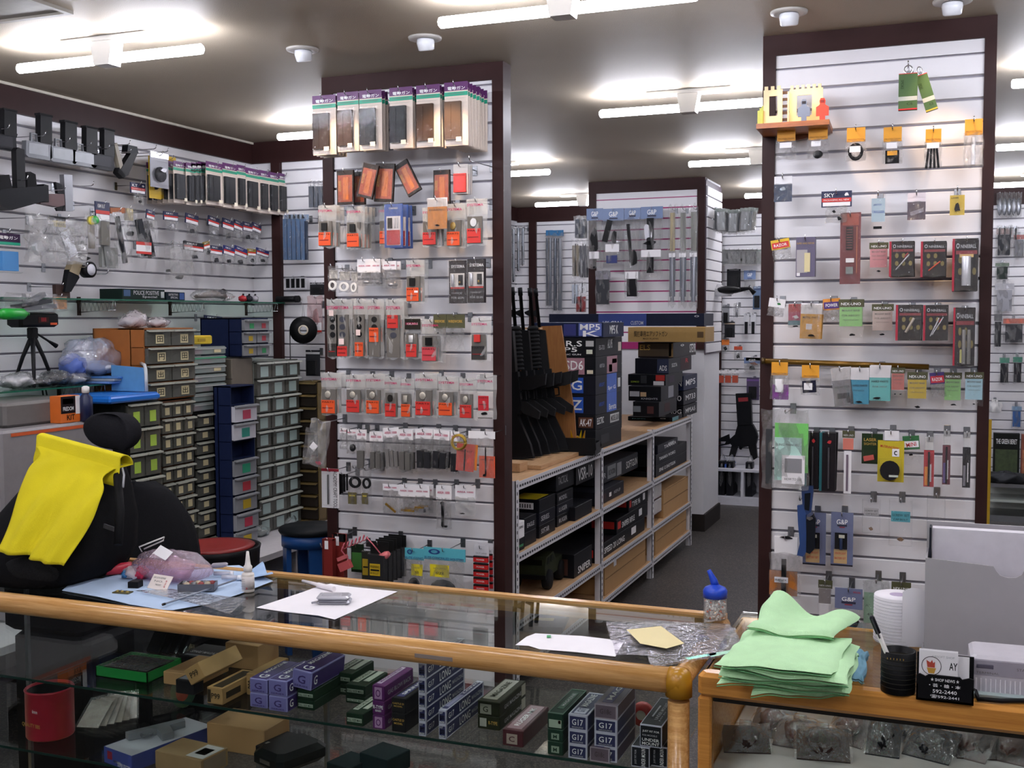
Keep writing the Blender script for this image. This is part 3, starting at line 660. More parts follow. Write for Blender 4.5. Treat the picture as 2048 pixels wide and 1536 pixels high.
pk('A',(6,1296,1040,1416,1396),.1,[('backing_card',M('cfcdd2',.5),.02,.98,0,1,0,.002),('T','OUT LAND','GREY',.5,.83,.7,.03,-.001)]+[('battery_strip',M('c8181c',.4),.04,.96,.03+.155*k,.15+.155*k,-.010,0)for k in range(5)]+[('strip_cap',M('1c1212',.5),.04,.96,.125+.155*k,.155+.155*k,-.0105,0)for k in range(5)]+[('T','POWER','WH',.5,.08+.155*k,.5,.035,-.0112)for k in range(5)]+[('blister_shell',BLISTER,0,1,0,.8,-.014,0,'k')],'clear card of five red battery strips by the frame','battery card',n=2,dy=.05,name='battery_card')

# ================================================================== yellow-packet pillar
YEL,PINKC,GRNC=M('e8a020',.5),M('d8949a',.6,0,.25,90),M('8fc878',.6,0,.25,90)
BLUC,CYAC,YLC,PALB,TANC=M('2a94b4',.5,0,.15),M('66c0bc',.5,0,.15),M('c8ac30',.6,0,.3,90),M('a8d0dc',.6,0,.2,90),M('c0aea4',.6,0,.3,90)
def t_card2(hdr,card,tx,txc,cz=(.22,.76),prods=(),hz=.78,ct='MOUNT BASE',hx=(0,1)):
 return[('header_card',hdr,hx[0],hx[1],hz,1,-.003,.002),('T',tx,txc,.5,(hz+1)/2-.02,.8,.07,-.0045,0,1),('insert_card',card,.04,.94,cz[0],cz[1],-.002,.0),('T',ct,'GREY',.5,cz[1]-.09,.72,.05,-.003,0,1),('T','FOR AIRSOFT','GREY',.5,cz[1]-.22,.72,.05,-.003),('T','MADE IN JAPAN','GREY',.5,cz[1]-.34,.6,.035,-.003),('bag',FILM,0,1,0,hz+.03,-.012,-.004,'f')]+list(prods)
BIT=lambda x0=.35,x1=.65,z0=.06,z1=.14,m=BLACK:pr(m,x0,x1,z0,z1,'p',-.01,-.003)
# olive bottle packets high up
for q,tl,o,d in(((8,1085,250,1222,588),0,.17,'olive green tube pouch with white band, hanging straight'),((8,1180,262,1268,612),-17,.14,'olive green tube pouch with yellow hem, swung aside')):
 pk('B',q,o,[('pouch',M('3f5f2c',.5,0,.2),0,1,0,.78,-.012,.008),('band',M('b9bdb4',.6),0,1,.20,.29,-.0125,-.011),('rim',REDL,0,1,.775,.79,-.0125,-.0),('hem',M('c8201c' if tl==0 else 'd0b030',.5),0,1,0,.03,-.0128,0),('ring',CHROME,.25,.75,.78,.98,-.003,.003,'o'),('clip',STEEL,.35,.65,.76,.88,-.008,.0,'p'),('T','SMOKE',M('26381c',.6,0,0),.2,.55,.5,.06,-.0132,R(90)),('T','CS',M('26381c',.6,0,0),.6,.13,.3,.05,-.0132)],d,'pouch',tilt=tl,name='tube_pouch',hk=tl==0)
# castle shelf: a corner board leaning out over the frame
cs=thing('corner_shelf','small wooden corner shelf jutting over the pillar frame','shelf',onY(1588,258,YP-.09))
c0=cs.location.copy()
def cp(u,v,o):return onY(1500+u/3.657,60+v/3.657,YP-o)-c0
pts=[cp(45,715,.22),cp(580,655,.22),cp(605,735,.01),cp(100,770,.01)]
zt=pts[0].z;q4=[(p.x,p.y)for p in pts]
MB().prism(q4,-.012,.006,'z').build('board',wood_mat('8a4c24','b06a34',.4,(3,20,20),6,'shelf_wood'),cs)
MB().prism([(-.01,-.03),(.11,-.012),(.11,.0),(-.01,0)],.17,.19).build('bracket',M('6a3a1c',.5),cs,(-.05,-.115,-.012))
ca=thing('toy_castle','cream toy castle with battlements on the wooden corner shelf','toy castle',c0+Vector((0,0,.006)))
CAS=M('e8d2a4',.6)
def castle_wall(name,u0,u1,v_top,v_bot,o,door,teeth):
 a,bt=cp(u0,v_top,o),cp(u1,v_bot,o);h=a.z-bt.z;w=bt.x-a.x;n=teeth
 z0=.0;zb=h*.90;b=MB();y=a.y
 d0,d1=(door[0]*w,door[1]*w)if door else(w/2,w/2)
 zd0,zd1=h*.22,h*.74
 for(p,r,s,t)in((0,d0,0,zb),(d1,w,0,zb),(d0,d1,0,zd0),(d0,d1,zd1,zb)):
  if r-p>1e-4:b.box(a.x+p,a.x+r,y,y+.005,s,t)
 for k in range(n):b.box(a.x+w*(k+.15)/n,a.x+w*(k+.7)/n,y,y+.005,zb,h)
 return b.build(name,CAS,ca)
castle_wall('tower_wall',100,235,420,690,.185,(.3,.75),3)
castle_wall('front_wall',290,530,400,670,.15,(.22,.68),6)
b=MB()
aa=cp(250,430,.17);bb=cp(285,650,.17)
for k in range(5):b.box(aa.x-.006,aa.x+.012,aa.y,aa.y+.005,.012+k*.024,.022+k*.024)
b.build('joint_tabs',M('4a3528',.6),ca)
zz=aa.z-.02
MB().box(cp(235,400,.17).x,aa.x-.006,aa.y,aa.y+.005,0,.115).box(aa.x+.012,cp(292,400,.15).x,aa.y,aa.y+.005,0,.115).build('corner_wall',CAS,ca)
b=MB()
for k in range(4):b.box(cp(60,0,.2).x+.004*k,cp(100,0,.2).x,cp(60,0,.2).y+.02*k,cp(60,0,.2).y+.02*k+.018,0,.05+.012*k)
b.build('side_steps',M('c8cc5c',.6),ca)
def fig(u0,u1,v0,v1,o,c,lab):
 a,bt=cp(u0,v0,o),cp(u1,v1,o);w,h=bt.x-a.x,a.z-bt.z
 t=thing('toy_figure',lab,'toy figure',c0+Vector(((a.x+bt.x)/2,a.y,.006)))
 poly=[(-.22,0),(-.22,.22),(-.5,.22),(-.5,.60),(-.3,.66),(-.2,.72),(-.24,.86),(-.14,.98),(.14,.98),(.24,.86),(.2,.72),(.3,.66),(.5,.60),(.5,.22),(.22,.22),(.22,0)]
 MB().prism([(x*w,z*h)for x,z in poly],-.003,.003).build('figure_body',M(c,.5,0,.15),t)
 MB().box(-.16*w,.16*w,-.0042,-.003,.78*h,.9*h).build('face_patch',M('30323c' if c!='e8402c' else '7a1a18',.6),t)
fig(352,438,495,655,.20,'6c7c98','slate blue flat toy figure standing before the castle window')
fig(485,575,485,650,.19,'e8402c','red flat toy figure standing at the castle corner')
# yellow headed row
def t_yel(prods,hz=.66,film_=FILM2):
 return[('header_card',YEL,.04,.96,hz,1,-.003,.003),('T','PROTECTION',M('8a5410',.6,0,0),.5,hz+.07,.8,.04,-.0045),('bag',film_,0,1,0,hz+.04,-.014,.006,'f'),('bag',FILM,-.04,1.04,.02,hz,-.018,.004,'f')]+prods
WST=lambda a,b_,c,d:('sticker',PAPER,a,b_,c,d,-.016,-.015)
for q,L,d in(((8,192,715,336,948),t_yel([WST(.2,.8,.35,.52)],.58),'yellow-header clear bag under the castle shelf'),((8,420,692,572,942),t_yel([WST(.2,.65,.35,.5),pr(BLACK,.25,.75,.0,.25,'e')],.56),'yellow-header bag with black hook under the castle shelf'),((8,700,715,846,962),t_yel([WST(.2,.75,.26,.44),pr(RUBBER,.12,.88,.02,.54,'o',-.012,-.002)],.58),'yellow-header bag with black square loop'),((8,968,710,1112,978),t_yel([WST(.2,.75,.40,.56),pr(RUBBER,.15,.85,.0,.36,'b',-.01,-.004),pr(YEL,.25,.75,.22,.34,'b',-.012,-.009)],.6),'yellow-header bag with black and yellow block'),((8,1275,725,1400,1012),t_yel([WST(.12,.85,.5,.64)]+[pr(BLACK,.1+.2*k,.24+.2*k,.0,.5,'b',-.01,.0,R(6-4*k))for k in range(4)],.66),'yellow-header bag with black steel strips'),((8,1560,652,1702,1008),t_yel([pr(PAPER,.38,.6,.06,.62,'z',-.012,.0)],.67),'yellow-header bag with white tube by the frame')):
 pk('B',q,.13,L,d,'parts bag',name='yellow_header_bag',group='yellow-header bags on the pillar')
# small pieces row
pk('B',(8,176,1070,306,1256),.12,[('header_card',PAPER,0,1,.68,1,0,.002),('insert_card',M('28466c',.5,0,.4,60),0,1,0,.68,-.002,.001),pr(M('c8d4e0'),.3,.7,.4,.6,'p',-.004,-.002),('film',FILM2,0,1,0,.7,-.008,-.003,'f')],'small blue photo card with white top at the frame')
NAVY=M('20264a',.5)
def t_sky(t1='SKY',low=True):
 L=[('header_card',NAVY,0,1,.5,1,-.003,.003),('band',REDL,.02,.98,.66,.78,-.0038,-.003),('panel',PAPER,.05,.95,.53,.65,-.0038,-.003),('T',t1,'WH',.26,.87,.34,.12,-.0045,0,1),('emblem',PAPER,.72,.94,.82,.95,-.004,-.003,'p'),('T','PACKAGING ALL NEW','WH',.5,.72,.84,.05,-.0045)]
 return L+([('bag',FILM2,.15,.85,0,.54,-.012,.004,'f'),pr(BLACK,.5,.7,.05,.25,'p'),pr(BLACK,.35,.5,.3,.42,'p')]if low else[])
pk('B',(8,520,1178,742,1412),.13,t_sky(),'navy and red printed header with tiny black parts','parts bag',name='parts_bag')
pk('B',(8,880,1195,992,1455),.11,[('insert_card',M('b4cede',.5),.06,.94,.2,.86,-.001,.001),('T','TRIGGER','BLUE',.5,.48,.8,.07,-.002),('T','SWITCH','BLUE',.45,.68,.5,.05,-.002),('bag',FILM,0,1,0,1,-.006,-.002,'f'),pr(BLACK,.2,.75,.0,.07)],'pale blue label bag with black bar at foot')
pk('B',(8,1150,1190,1282,1388),.11,[('header_card',M('e6dce2',.6),0,1,.68,1,0,.002),('insert_card',M('4a3c58',.5,0,.5,50),0,1,0,.66,-.002,.001),pr(M('a8a4b4',.3,.4),.15,.9,.22,.36,'b',-.004,-.002,R(-18)),('film',FILM2,0,1,0,.66,-.008,-.003,'f')],'small square purple photo card')
pk('B',(8,1460,1160,1568,1358),.12,[('backing_card',M('d8b838',.5,0,.2),0,1,.02,.76,0,.002),pr(M('1f1a18'),.2,.8,.1,.5,'p',-.006,0),('T','LASER','BK',.35,.66,.5,.05,-.001),('film',FILM,0,1,0,1,-.01,-.006,'f')],'small yellow card with black figure-eight part')
# tall maroon rail card
pk('B',(1679,425,1720,568),.12,[('backing_card',M('6e2224',.5,0,.25,30),0,1,0,1,0,.004),('print_panel',M('a04430',.5,0,.3),.1,.9,.82,.98,-.001,0),('rail',M('1c1818',.5),.3,.62,.48,.80,-.008,-.001)]+[('rail_slot',M('6e2224',.5),.33,.6,.50+.036*k,.512+.036*k,-.0088,-.0078)for k in range(8)]+[('stripe',M('c87c50',.5),.8,.83,.15,.8,-.0015,0),pr(M('7c8480',.4),.3,.65,.14,.24,'b',-.008,-.002),pr(PAPER,.3,.7,.30,.36,'b',-.009,-.008),('film',FILM,0,1,0,1,-.012,-.009,'f')],'tall maroon printed card with black rail','packet')
def t_redyel(c='d02c2c',h2='d8b424',tx='RAZOR'):
 return[('header_card',M(h2,.5),0,1,.52,1,-.003,.003),('band',M(c,.5),.05,.95,.58,.86,-.004,-.003),('T',tx,'WH',.5,.72,.7,.14,-.0048,0,1),('bag',FILM2,.0,1,0,.56,-.012,.004,'f'),('washer',CHROME,.45,.62,.1,.22,-.006,-.003,'o')]
pk('B',(9,148,142,284,292),.13,t_redyel(),'red and yellow header bag hung askew over the frame','parts bag',tilt=-9,name='parts_bag')
pk('B',(9,335,125,474,415),.14,[('box_body',M('5c5670',.5,0,.2),0,1,0,1,-.004,.03),('picture',M('a8a4a8',.5,0,.5,40),.04,.6,.1,.68,-.005,-.004),('tube_print',M('d8cc9c',.5),.45,.75,.12,.6,-.006,-.005),('T','SUPER HARD PISTON','GOLD',.5,.84,.9,.045,-.006),('price_sticker',PAPER,.05,.22,.02,.1,-.006,-.005)],'mauve boxed piston with printed machine drawing','packet',name='boxed_part')
def t_nex(card,tx='NEX-UNO',prods=(BIT(),),cz=(.22,.8)):return t_card2(CAMO,card,tx,'WH',cz,prods,.8)
pk('B',(9,870,165,1010,398),.12,t_nex(PINKC),'camouflage-header bag with pink card, beside the skull cards','parts bag',name='parts_bag')
GOLDP=M('7c6c30',.5,0,.6,70)
def t_nine(rods,tall=False):
 L=[('box_body',M('1c1718',.45,0,.3),0,1,0,1,-.003,.018),('red_edge',M('a81c34',.5),-.10,.02,0,1,-.002,.022),('T','NINEBALL','SLV',.58,.85,.66,.07,-.004,0,1),('emblem',NOTES['SLV'],.06,.2,.81,.91,-.0038,-.003,'o'),('stripe',M('7c1a24',.5),.05,.95,.70,.77,-.0035,-.003)]
 for k in range(5):L.append(('skull_print',GOLDP,.2+.3*(k%3)-.04,.2+.3*(k%3)+.12,.3+.22*(k//3),.44+.22*(k//3),-.0036,-.003,'c'))
 return L+rods+[('film',FILM,0,1,0,1,-.02,-.015,'f')]
rod=lambda m,x,z0,z1,a,w=.07:pr(m,x-w/2,x+w/2,z0,z1,'z',-.014,-.004,R(a),'inner_barrel')
SILV=M('d8d8dc',.25,.6)
for q,L,n,d in(((9,1032,155,1198,412),t_nine([rod(SILV,.5,.12,.68,40),rod(M('a01c24',.4),.66,.52,.68,40)]),3,'black skull-print box with silver barrel and red tip'),((9,1262,155,1432,416),t_nine([rod(M('d8502c',.4),.5,.1,.5,50)]),3,'black skull-print box with orange barrel'),((9,1492,135,1664,518),t_nine([('blister_shell',BLISTER,.2,.85,.06,.7,-.03,0,'k'),rod(SILV,.5,.1,.66,0,.4),pr(M('e8c47c',.4),.2,.8,.64,.7)]),4,'big black skull-print box with clear window'),((9,1080,620,1256,882),t_nine([rod(M('b0a494',.3,.4),.5,.2,.66,28,.12)]),2,'black skull-print box with thick tan barrel'),((9,1280,622,1446,882),t_nine([rod(SILV,.42,.1,.66,24),rod(SILV,.55,.12,.7,30),rod(M('a01c24',.4),.66,.5,.62,30)]),2,'black skull-print box with two silver barrels'),((9,1495,640,1640,1066),t_nine([rod(M('8c8a86',.35,.4),.45,.03,.62,0,.2),rod(M('7a7874',.35,.4),.7,.03,.62,0,.2),pr(M('b8b468'),.25,.45,.05,.28)]),4,'tall black skull-print box with long grey tubes')):
 pk('B',q,.19,L,d,'boxed part',n,.045,name='boxed_part',group='black skull-print boxes')
pk('B',(9,142,575,262,706),.13,t_bag(PAPER,[('washer',CHROME,.5,.75,.08,.28,-.008,-.004,'o')],None,hz=.5)+[('emblem',M('2c7c3c',.5),.45,.8,.62,.82,-.004,-.003,'p')],'white header bag with green logo hung askew','parts bag',tilt=8,name='parts_bag')
pk('B',(9,280,615,382,786),.12,[('header',M('c82c30',.5),0,1,.66,1,-.001,.002),('insert_card',M('c04468',.5,0,.4),0,1,.3,.66,-.001,.002),('foot',M('4a8c94',.5),0,1,.1,.3,-.001,.002),pr(PAPER,.3,.8,.35,.55,'p',-.005,-.001),BIT(.3,.8,0,.1),('film',FILM2,0,1,0,1,-.01,-.004,'f')],'small red and teal card with white star')
pk('B',(9,372,610,526,868),.14,t_card2(PAPER,M('e0a018',.5),'','BK',(.02,.7),[pr(PAPER,.3,.55,.28,.42,'b',-.014,-.013),BIT(.3,.8,.06,.14)],.7,'PARTS')if False else[('header_card',PAPER,0,1,.7,1,-.002,.002),('insert_card',M('e0a018',.5,0,.1),0,1,0,.7,-.002,.001),('T','METAL PARTS','BK',.5,.6,.8,.06,-.003,0,1),('sticker',PAPER,.28,.56,.26,.42,-.004,-.003),BIT(.3,.8,.06,.13),('bag',FILM2,0,1,0,.98,-.01,-.005,'f')],'yellow card bag with white header beside the red card','parts bag',2,.04,tilt=2,name='parts_bag')
pk('B',(9,530,575,656,748),.12,t_redyel('4a2c7c','d88c2c','POWER'),'purple and orange header clear bag','parts bag',tilt=-4,name='parts_bag')
pk('B',(9,645,580,826,862),.13,t_nex(GRNC,'NEX-UNO',[BIT(.4,.7,.04,.12)],(.3,.8)),'camouflage-header bag with light green card','parts bag',2,.04,name='parts_bag')
pk('B',(9,888,615,1048,862),.12,t_nex(TANC),'camouflage-header bag with pinkish tan card','parts bag',name='parts_bag')
# brass tube resting on the hooks
ta,tb=onY(1530,722,YP-.04),onY(1858,734,YP-.05)
tb_=thing('brass_tube','long brass coloured tube lying across the hooks','tube',ta)
MB().tube([(0,0,0),tb-ta],.0105,14).build('tube_body',M('7c5c20',.3,.55),tb_)
MB().tube([(-.012,0,0),(.0,0,0)],.0125,14).build('end_cap',M('4c3a18',.4,.4),tb_)
for q,L,n,tl,d in(((9,150,1040,288,1312),[('header_card',YEL,.04,.9,.65,1,-.003,.003),('T','PROTECTION',M('8a5410',.6,0,0),.47,.7,.7,.04,-.0045),('insert_card',M('8c3c9c',.5,0,.2),.1,.95,0,.4,-.004,.0),('spring_coil',PAPER,.25,.7,.2,.55,-.014,-.004,'z'),('bag',FILM2,0,1,0,.7,-.02,.0,'f')],1,0,'yellow-header bag with purple insert below the brass tube'),((9,372,1062,512,1270),[('header_card',YEL,.04,.94,.55,1,-.003,.003),('T','PROTECTION',M('8a5410',.6,0,0),.5,.62,.7,.05,-.0045),pr(M('1c1c30',.5),.1,.8,.04,.46,'b',-.012,.0,R(-5)),WST(.18,.62,.14,.38),('bag',FILM2,0,1,-.04,.6,-.02,.0,'f')],1,0,'yellow-header bag with navy block below the brass tube'),((9,585,1082,725,1362),[('header_card',PAPER,0,1,.68,1,-.003,.002),('insert_card',M('8a8a90',.5),0,1,0,.68,-.002,.001),('T','ADAPTER','BK',.5,.5,.8,.05,-.003),('pistol_print',M('2c2c32',.5),.2,.85,.2,.34,-.003,-.002),('pistol_print',M('2c2c32',.5),.65,.85,.08,.24,-.003,-.002),('bag',FILM2,0,1,0,1,-.01,-.005,'f')],2,-7,'grey card bag with pistol print hung askew'),((9,735,1085,868,1346),[('header_card',PAPER,0,1,.68,1,-.003,.002),('insert_card',BLUC,0,1,0,.68,-.002,.001),('T','HARD PARTS','BK',.5,.52,.8,.06,-.003,0,1),('T','FOR GLOCK','BK',.45,.38,.6,.04,-.003),BIT(.25,.7,.03,.1),('bag',FILM,0,1,0,1,-.01,-.005,'f')],2,0,'blue card bag with white header'),((9,872,1065,1024,1322),[('header_card',PAPER,0,1,.66,1,-.003,.002),('insert_card',CYAC,0,1,0,.66,-.002,.001),('T','HARD PARTS','BK',.5,.55,.8,.06,-.003,0,1),('T','FOR M92F','GREY',.5,.4,.7,.05,-.003),BIT(.15,.6,.04,.13),('bag',FILM,0,1,0,1,-.01,-.005,'f')],2,0,'turquoise card bag with white header'),((9,1030,1080,1132,1288),t_nex(M('c46c60',.6,0,.3,90),prods=[BIT(.2,.4,.05,.1),BIT(.6,.8,.05,.1)]),1,0,'camouflage-header bag with salmon card'),((9,1145,1112,1296,1388),t_nex(YLC,prods=[BIT(.35,.7,.04,.12)],cz=(.3,.8)),1,0,'camouflage-header bag with mustard card'),((9,1308,1115,1416,1292),t_redyel('c02838','3c2c6c','RAZOR'),1,-6,'red and purple header bag with washer'),((9,1415,1115,1546,1362),t_nex(GRNC,prods=[BIT(.3,.8,.02,.08)],cz=(.18,.8)),1,0,'camouflage-header bag with green card in the low row'),((9,1566,1112,1706,1358),t_nex(PALB,prods=[BIT(.4,.6,.03,.08)],cz=(.18,.8)),1,0,'camouflage-header bag with pale blue card')):
 pk('B',q,.12,L,d,'parts bag',n,.04,tilt=tl,name='parts_bag')
# lower rows
pk('B',(10,80,60,410,612),.2,[('bag',FILM2,0,1,0,1,-.04,.01,'f'),('bag',FILM,.03,.97,.03,.97,-.03,.02,'f'),('green_sheet',M('78d068',.6),.28,.98,.2,.82,-.01,-.004),('text_sheet',M('b8e0d4',.6),.28,.85,.1,.64,-.014,-.011),('manual',PAPER,.44,.92,.06,.42,-.018,-.015),('photo_panel',M('8c8c90',.5,0,.4),.5,.86,.2,.38,-.019,-.018),('sling',M('3c3e40',.8),.1,.22,.05,.74,-.02,-.004),('T','SLING MANUAL','GREY',.55,.55,.5,.03,-.015),('T','HOW TO USE','GREY',.68,.12,.36,.03,-.019)],'big clear bag with green sheet and paper manual','bag',name='manual_bag')
for q,d in(((10,395,225,476,622),'slim black barrel box half hidden by the big bag'),((10,500,230,594,636),'slim black barrel box with teal edge')):
 pk('B',q,.12,[('box_body',M('201c20',.45,0,.3),0,1,0,1,-.004,.014),('side_edge',M('1f6c74',.5),-.2,.0,0,1,-.003,.016),('emblem',M('c82c34',.5),.35,.75,.8,.9,-.005,-.004,'p'),pr(M('5c5a60',.3,.5),.42,.58,.05,.75,'z',-.014,-.003)],d,'boxed part',n=2,dy=.035,name='boxed_part')
pk('B',(10,640,215,726,652),.11,[('header_card',CAMO,0,1,.89,1,-.002,.002),('T','NEX-UNO','WH',.5,.93,.8,.03,-.0035),('insert_card',M('d87c6c',.5,0,.2),.05,.9,.7,.88,-.002,.001),('strip_card',PAPER,.15,.75,0,.68,-.002,.001),('gauge_strip',M('6c5c6c',.5),.34,.5,.04,.62,-.006,-.002)],'narrow white strip card with pink panel')
pk('B',(10,778,235,925,446),.1,[('backing_card',M('24361f',.5,0,.2),0,1,0,1,0,.003),('T','LASER','GOLD',.4,.8,.6,.1,-.001,0,1),('T','SIGHTER','GOLD',.4,.66,.6,.08,-.001),pr(M('c85850',.4),.1,.6,.12,.28,'b',-.012,-.001,R(-12)),('blister_shell',BLISTER,.04,.96,.04,.5,-.018,0,'k')],'dark green card with red pointer','packet')
pk('B',(10,888,215,1072,572),.14,[('hang_tab',PAPER,.25,.8,.8,1,0,.002),('backing_card',M('c8b420',.5,0,.2,40),0,1,0,.81,0,.003),('T','MUTIFUNCTION','RED',.45,.68,.7,.05,-.001,R(8),1),('logo_panel',PAPER,.55,.82,.5,.65,-.002,-.001),('T','c','BK',.68,.57,.12,.09,-.0025,0,1),('disc_case',M('15151a',.5),.1,.85,.04,.42,-.02,-.002,'c'),('sticker',M('d8e0d0',.5),.45,.8,.11,.15,-.021,-.02),('blister_shell',BLISTER,.04,.92,.02,.46,-.026,0,'k')],'yellow card with round black disc','packet')
pk('B',(10,1060,250,1176,450),.12,[('header_card',M('2c6c3c',.5),0,1,.52,1,-.002,.002),('band',PAPER,.05,.95,.6,.82,-.003,-.002),('T','MINI','RED',.5,.7,.6,.14,-.0035,R(-8),1),('bag',FILM,0,1,0,.56,-.01,.0,'f'),BIT(.3,.6,.3,.4)],'green header clear bag beside the yellow card','parts bag',tilt=-5,name='parts_bag')
for q,c1,c2,d in(((10,1210,255,1282,606),'b83038','e89038','slim red and orange pen card'),((10,1340,212,1396,590),'6c3440','6c5c94','slim maroon and violet pen card'),((10,1480,225,1536,612),'242428','8c8890','slim black and white pen card by the frame')):
 pk('B',q,.12,[('hang_tab',MILKY,.1,.9,.72,1,0,.002),('backing_card',M(c1,.5,0,.5,40),0,1,0,.73,0,.003),('stripe',M(c2,.5),.1,.4,.03,.4,-.001,0),('stripe',PAPER,.6,.75,.1,.45,-.001,0),('pen',M('2a2a2c',.35),.4,.6,.02,.7,-.01,-.001,'z'),('film',FILM,0,1,0,.73,-.015,-.011,'f')],d,'pen card',name='pen_card')
# navy clamp tool
ck=thing('clamp_tool','dark blue hand clamp tool with black jaws','clamp',onY(1615,1108,YP-.17))
def kp(u,v):p=onY(1500+u/3.491,800+v/3.491,YP-.17)-ck.location;return(p.x,p.z)
MB().prism([kp(*p)for p in((330,1080),(350,1000),(338,860),(332,735),(372,728),(392,790),(400,1050),(372,1090))],-.012,.012).build('outer_handle',M('24447c',.45),ck)
MB().prism([kp(*p)for p in((395,1060),(398,830),(440,800),(460,830),(448,1040),(420,1070))],-.014,.01).build('jaw',M('141820',.5),ck)
MB().prism([kp(*p)for p in((372,790),(362,640),(360,605),(440,600),(442,640),(428,780),(400,800))],-.01,.014).build('grip_handle',M('1f3a6c',.45),ck)
MB().prism([kp(*p)for p in((385,760),(385,650),(425,645),(415,770))],-.014,-.009).build('handle_insert',M('10141c',.6),ck)
MB().prism([kp(*p)for p in((398,822),(402,812),(440,812),(445,824),(420,836))],-.018,-.013).build('pivot',STEEL,ck)
hook('B',onY(1612,985,YP),onY(1612,985,YP).z,.17,0,'chrome slatwall hook for the dark blue clamp',.19)
GPC=M('6c7494',.5,0,.12)
for q,d in(((10,366,785,526,1152),'grey-blue light card partly behind the clamp tool'),((10,562,785,716,1160),'grey-blue light card with black flashlight window')):
 pk('B',q,.11,[('backing_card',GPC,0,1,.03,1,0,.004),('card_foot',M('2a2a34',.5),0,1,0,.03,0,.004),('T','G&P','WH',.5,.82,.5,.1,-.001,0,1),('emblem',M('2c3048',.6),.28,.72,.74,.78,-.001,0),('emblem',M('8c3040',.6),.38,.62,.715,.735,-.001,0),('window',M('14161c',.4),.18,.74,.32,.62,-.004,0),('flashlight',M('24365c',.35),.4,.55,.32,.56,-.018,-.004,'z'),('sticker',M('c8c8b8',.6),.38,.64,.54,.60,-.0195,-.018),('text_panel',M('c8a878',.6),.14,.74,.05,.31,-.002,0),('T','XENON LIGHT','RED',.44,.24,.5,.04,-.003),('T','BATTERY SET','RED',.44,.15,.5,.04,-.003),('blister_shell',BLISTER,.12,.86,.3,.66,-.024,0,'k')],d,'flashlight card',name='flashlight_card')
for q,hd,L,d in(((10,780,690,910,932),M('c4c4c8',.5),[('washer',CHROME,.35,.65,.08,.22,-.01,-.004,'p')],'clear pouch with grey label and metal bits'),((10,965,690,1132,1022),M('4ab4c4',.5),[('washer',CHROME,.3,.7,.1,.22,-.012,-.004,'p')],'clear pouch with cyan label and metal screws'),((10,1232,660,1362,905),M('a8d4b0',.5),[],'clear pouch with green handwritten slip')):
 z0=.52 if 'green' not in d else.02
 pk('B',q,.12,[('pouch_film',BLISTER,0,1,0,1,-.012,.006,'k'),('pouch_film',FILM,.02,.98,.02,.98,-.014,-.012,'f'),('label',hd,.1,.9,z0,z0+.22,-.004,-.002),('T','SCREW SET','BK',.5,z0+.14,.7,.05,-.005),('T','CAP BOLT','BK',.5,z0+.05,.6,.04,-.005)]+L,d,'clear pouch',name='clear_pouch')
pk('B',(10,135,945,350,1372),.15,[('header_card',PAPER,.15,.9,.7,.98,-.004,.004),('insert_card',M('c87828',.5,0,.15),0,.9,.02,.42,-.004,.0),pr(BLACK,.4,.55,.0,.62,'b',-.016,-.006),('sticker',M('d8d8dc',.5),.18,.62,.24,.33,-.018,-.017),('T','REFLEX','BK',.4,.285,.36,.03,-.0186),('bag',FILM2,0,1,0,.72,-.022,.006,'f'),('bag',FILM,.05,1.05,.02,.7,-.03,.0,'f'),pr(BLACK,.3,.8,.94,1.0,'p')],'orange insert bag with black strap at the frame foot','parts bag',name='parts_bag')
pk('B',(10,474,1258,572,1536),.12,[('header_card',CAMO,0,1,.8,1,-.002,.002),('T','NEX-UNO','WH',.5,.87,.8,.04,-.0035),('insert_card',M('8c8484',.6,0,.3,90),.04,.9,.42,.79,-.002,.001),('strip_card',PAPER,.1,.75,0,.4,-.002,.001),('bag',FILM,0,1,0,.9,-.008,-.003,'f')],'narrow camouflage-header bag at the pillar foot','parts bag',name='parts_bag')
pk('B',(10,590,1315,782,1600),.14,[('header_card',GPC,0,1,.5,1,-.003,.003),('T','G&P','WH',.5,.74,.5,.1,-.0045,0,1),('emblem',M('2c3048',.6),.24,.76,.63,.68,-.004,-.003),('emblem',M('8c3040',.6),.36,.64,.59,.62,-.004,-.003),('T','SPECIAL','RED',.8,.92,.28,.04,-.0045),pr(RUBBER,.1,.9,.0,.42,'e',-.02,.0),('bag',FILM2,0,1,0,.52,-.03,.0,'f')],'grey-blue header bag with black rubber grip above the towels','parts bag',name='parts_bag')
pk('B',(10,786,1255,970,1560),.12,[('insert_card',M('a8d8b4',.6),.04,.9,.0,.7,-.002,.001),('T','ﾊﾟｯｷﾝ','BK',.4,.4,.6,.06,-.003),('T','4560','BK',.4,.2,.5,.05,-.003),('bag',FILM2,0,1,0,1,-.01,-.003,'f')],'pale green slip bag with handwriting above the towels','parts bag',name='parts_bag')
pk('B',(10,986,1272,1122,1420),.12,[('header_card',CAMO,0,1,.45,1,-.002,.002),('T','NEX-UNO','WH',.5,.7,.8,.12,-.0035,0,1),('bag',FILM,0,1,0,.5,-.01,.0,'f')],'camouflage header bag half hidden by the tissue roll','parts bag',name='parts_bag')

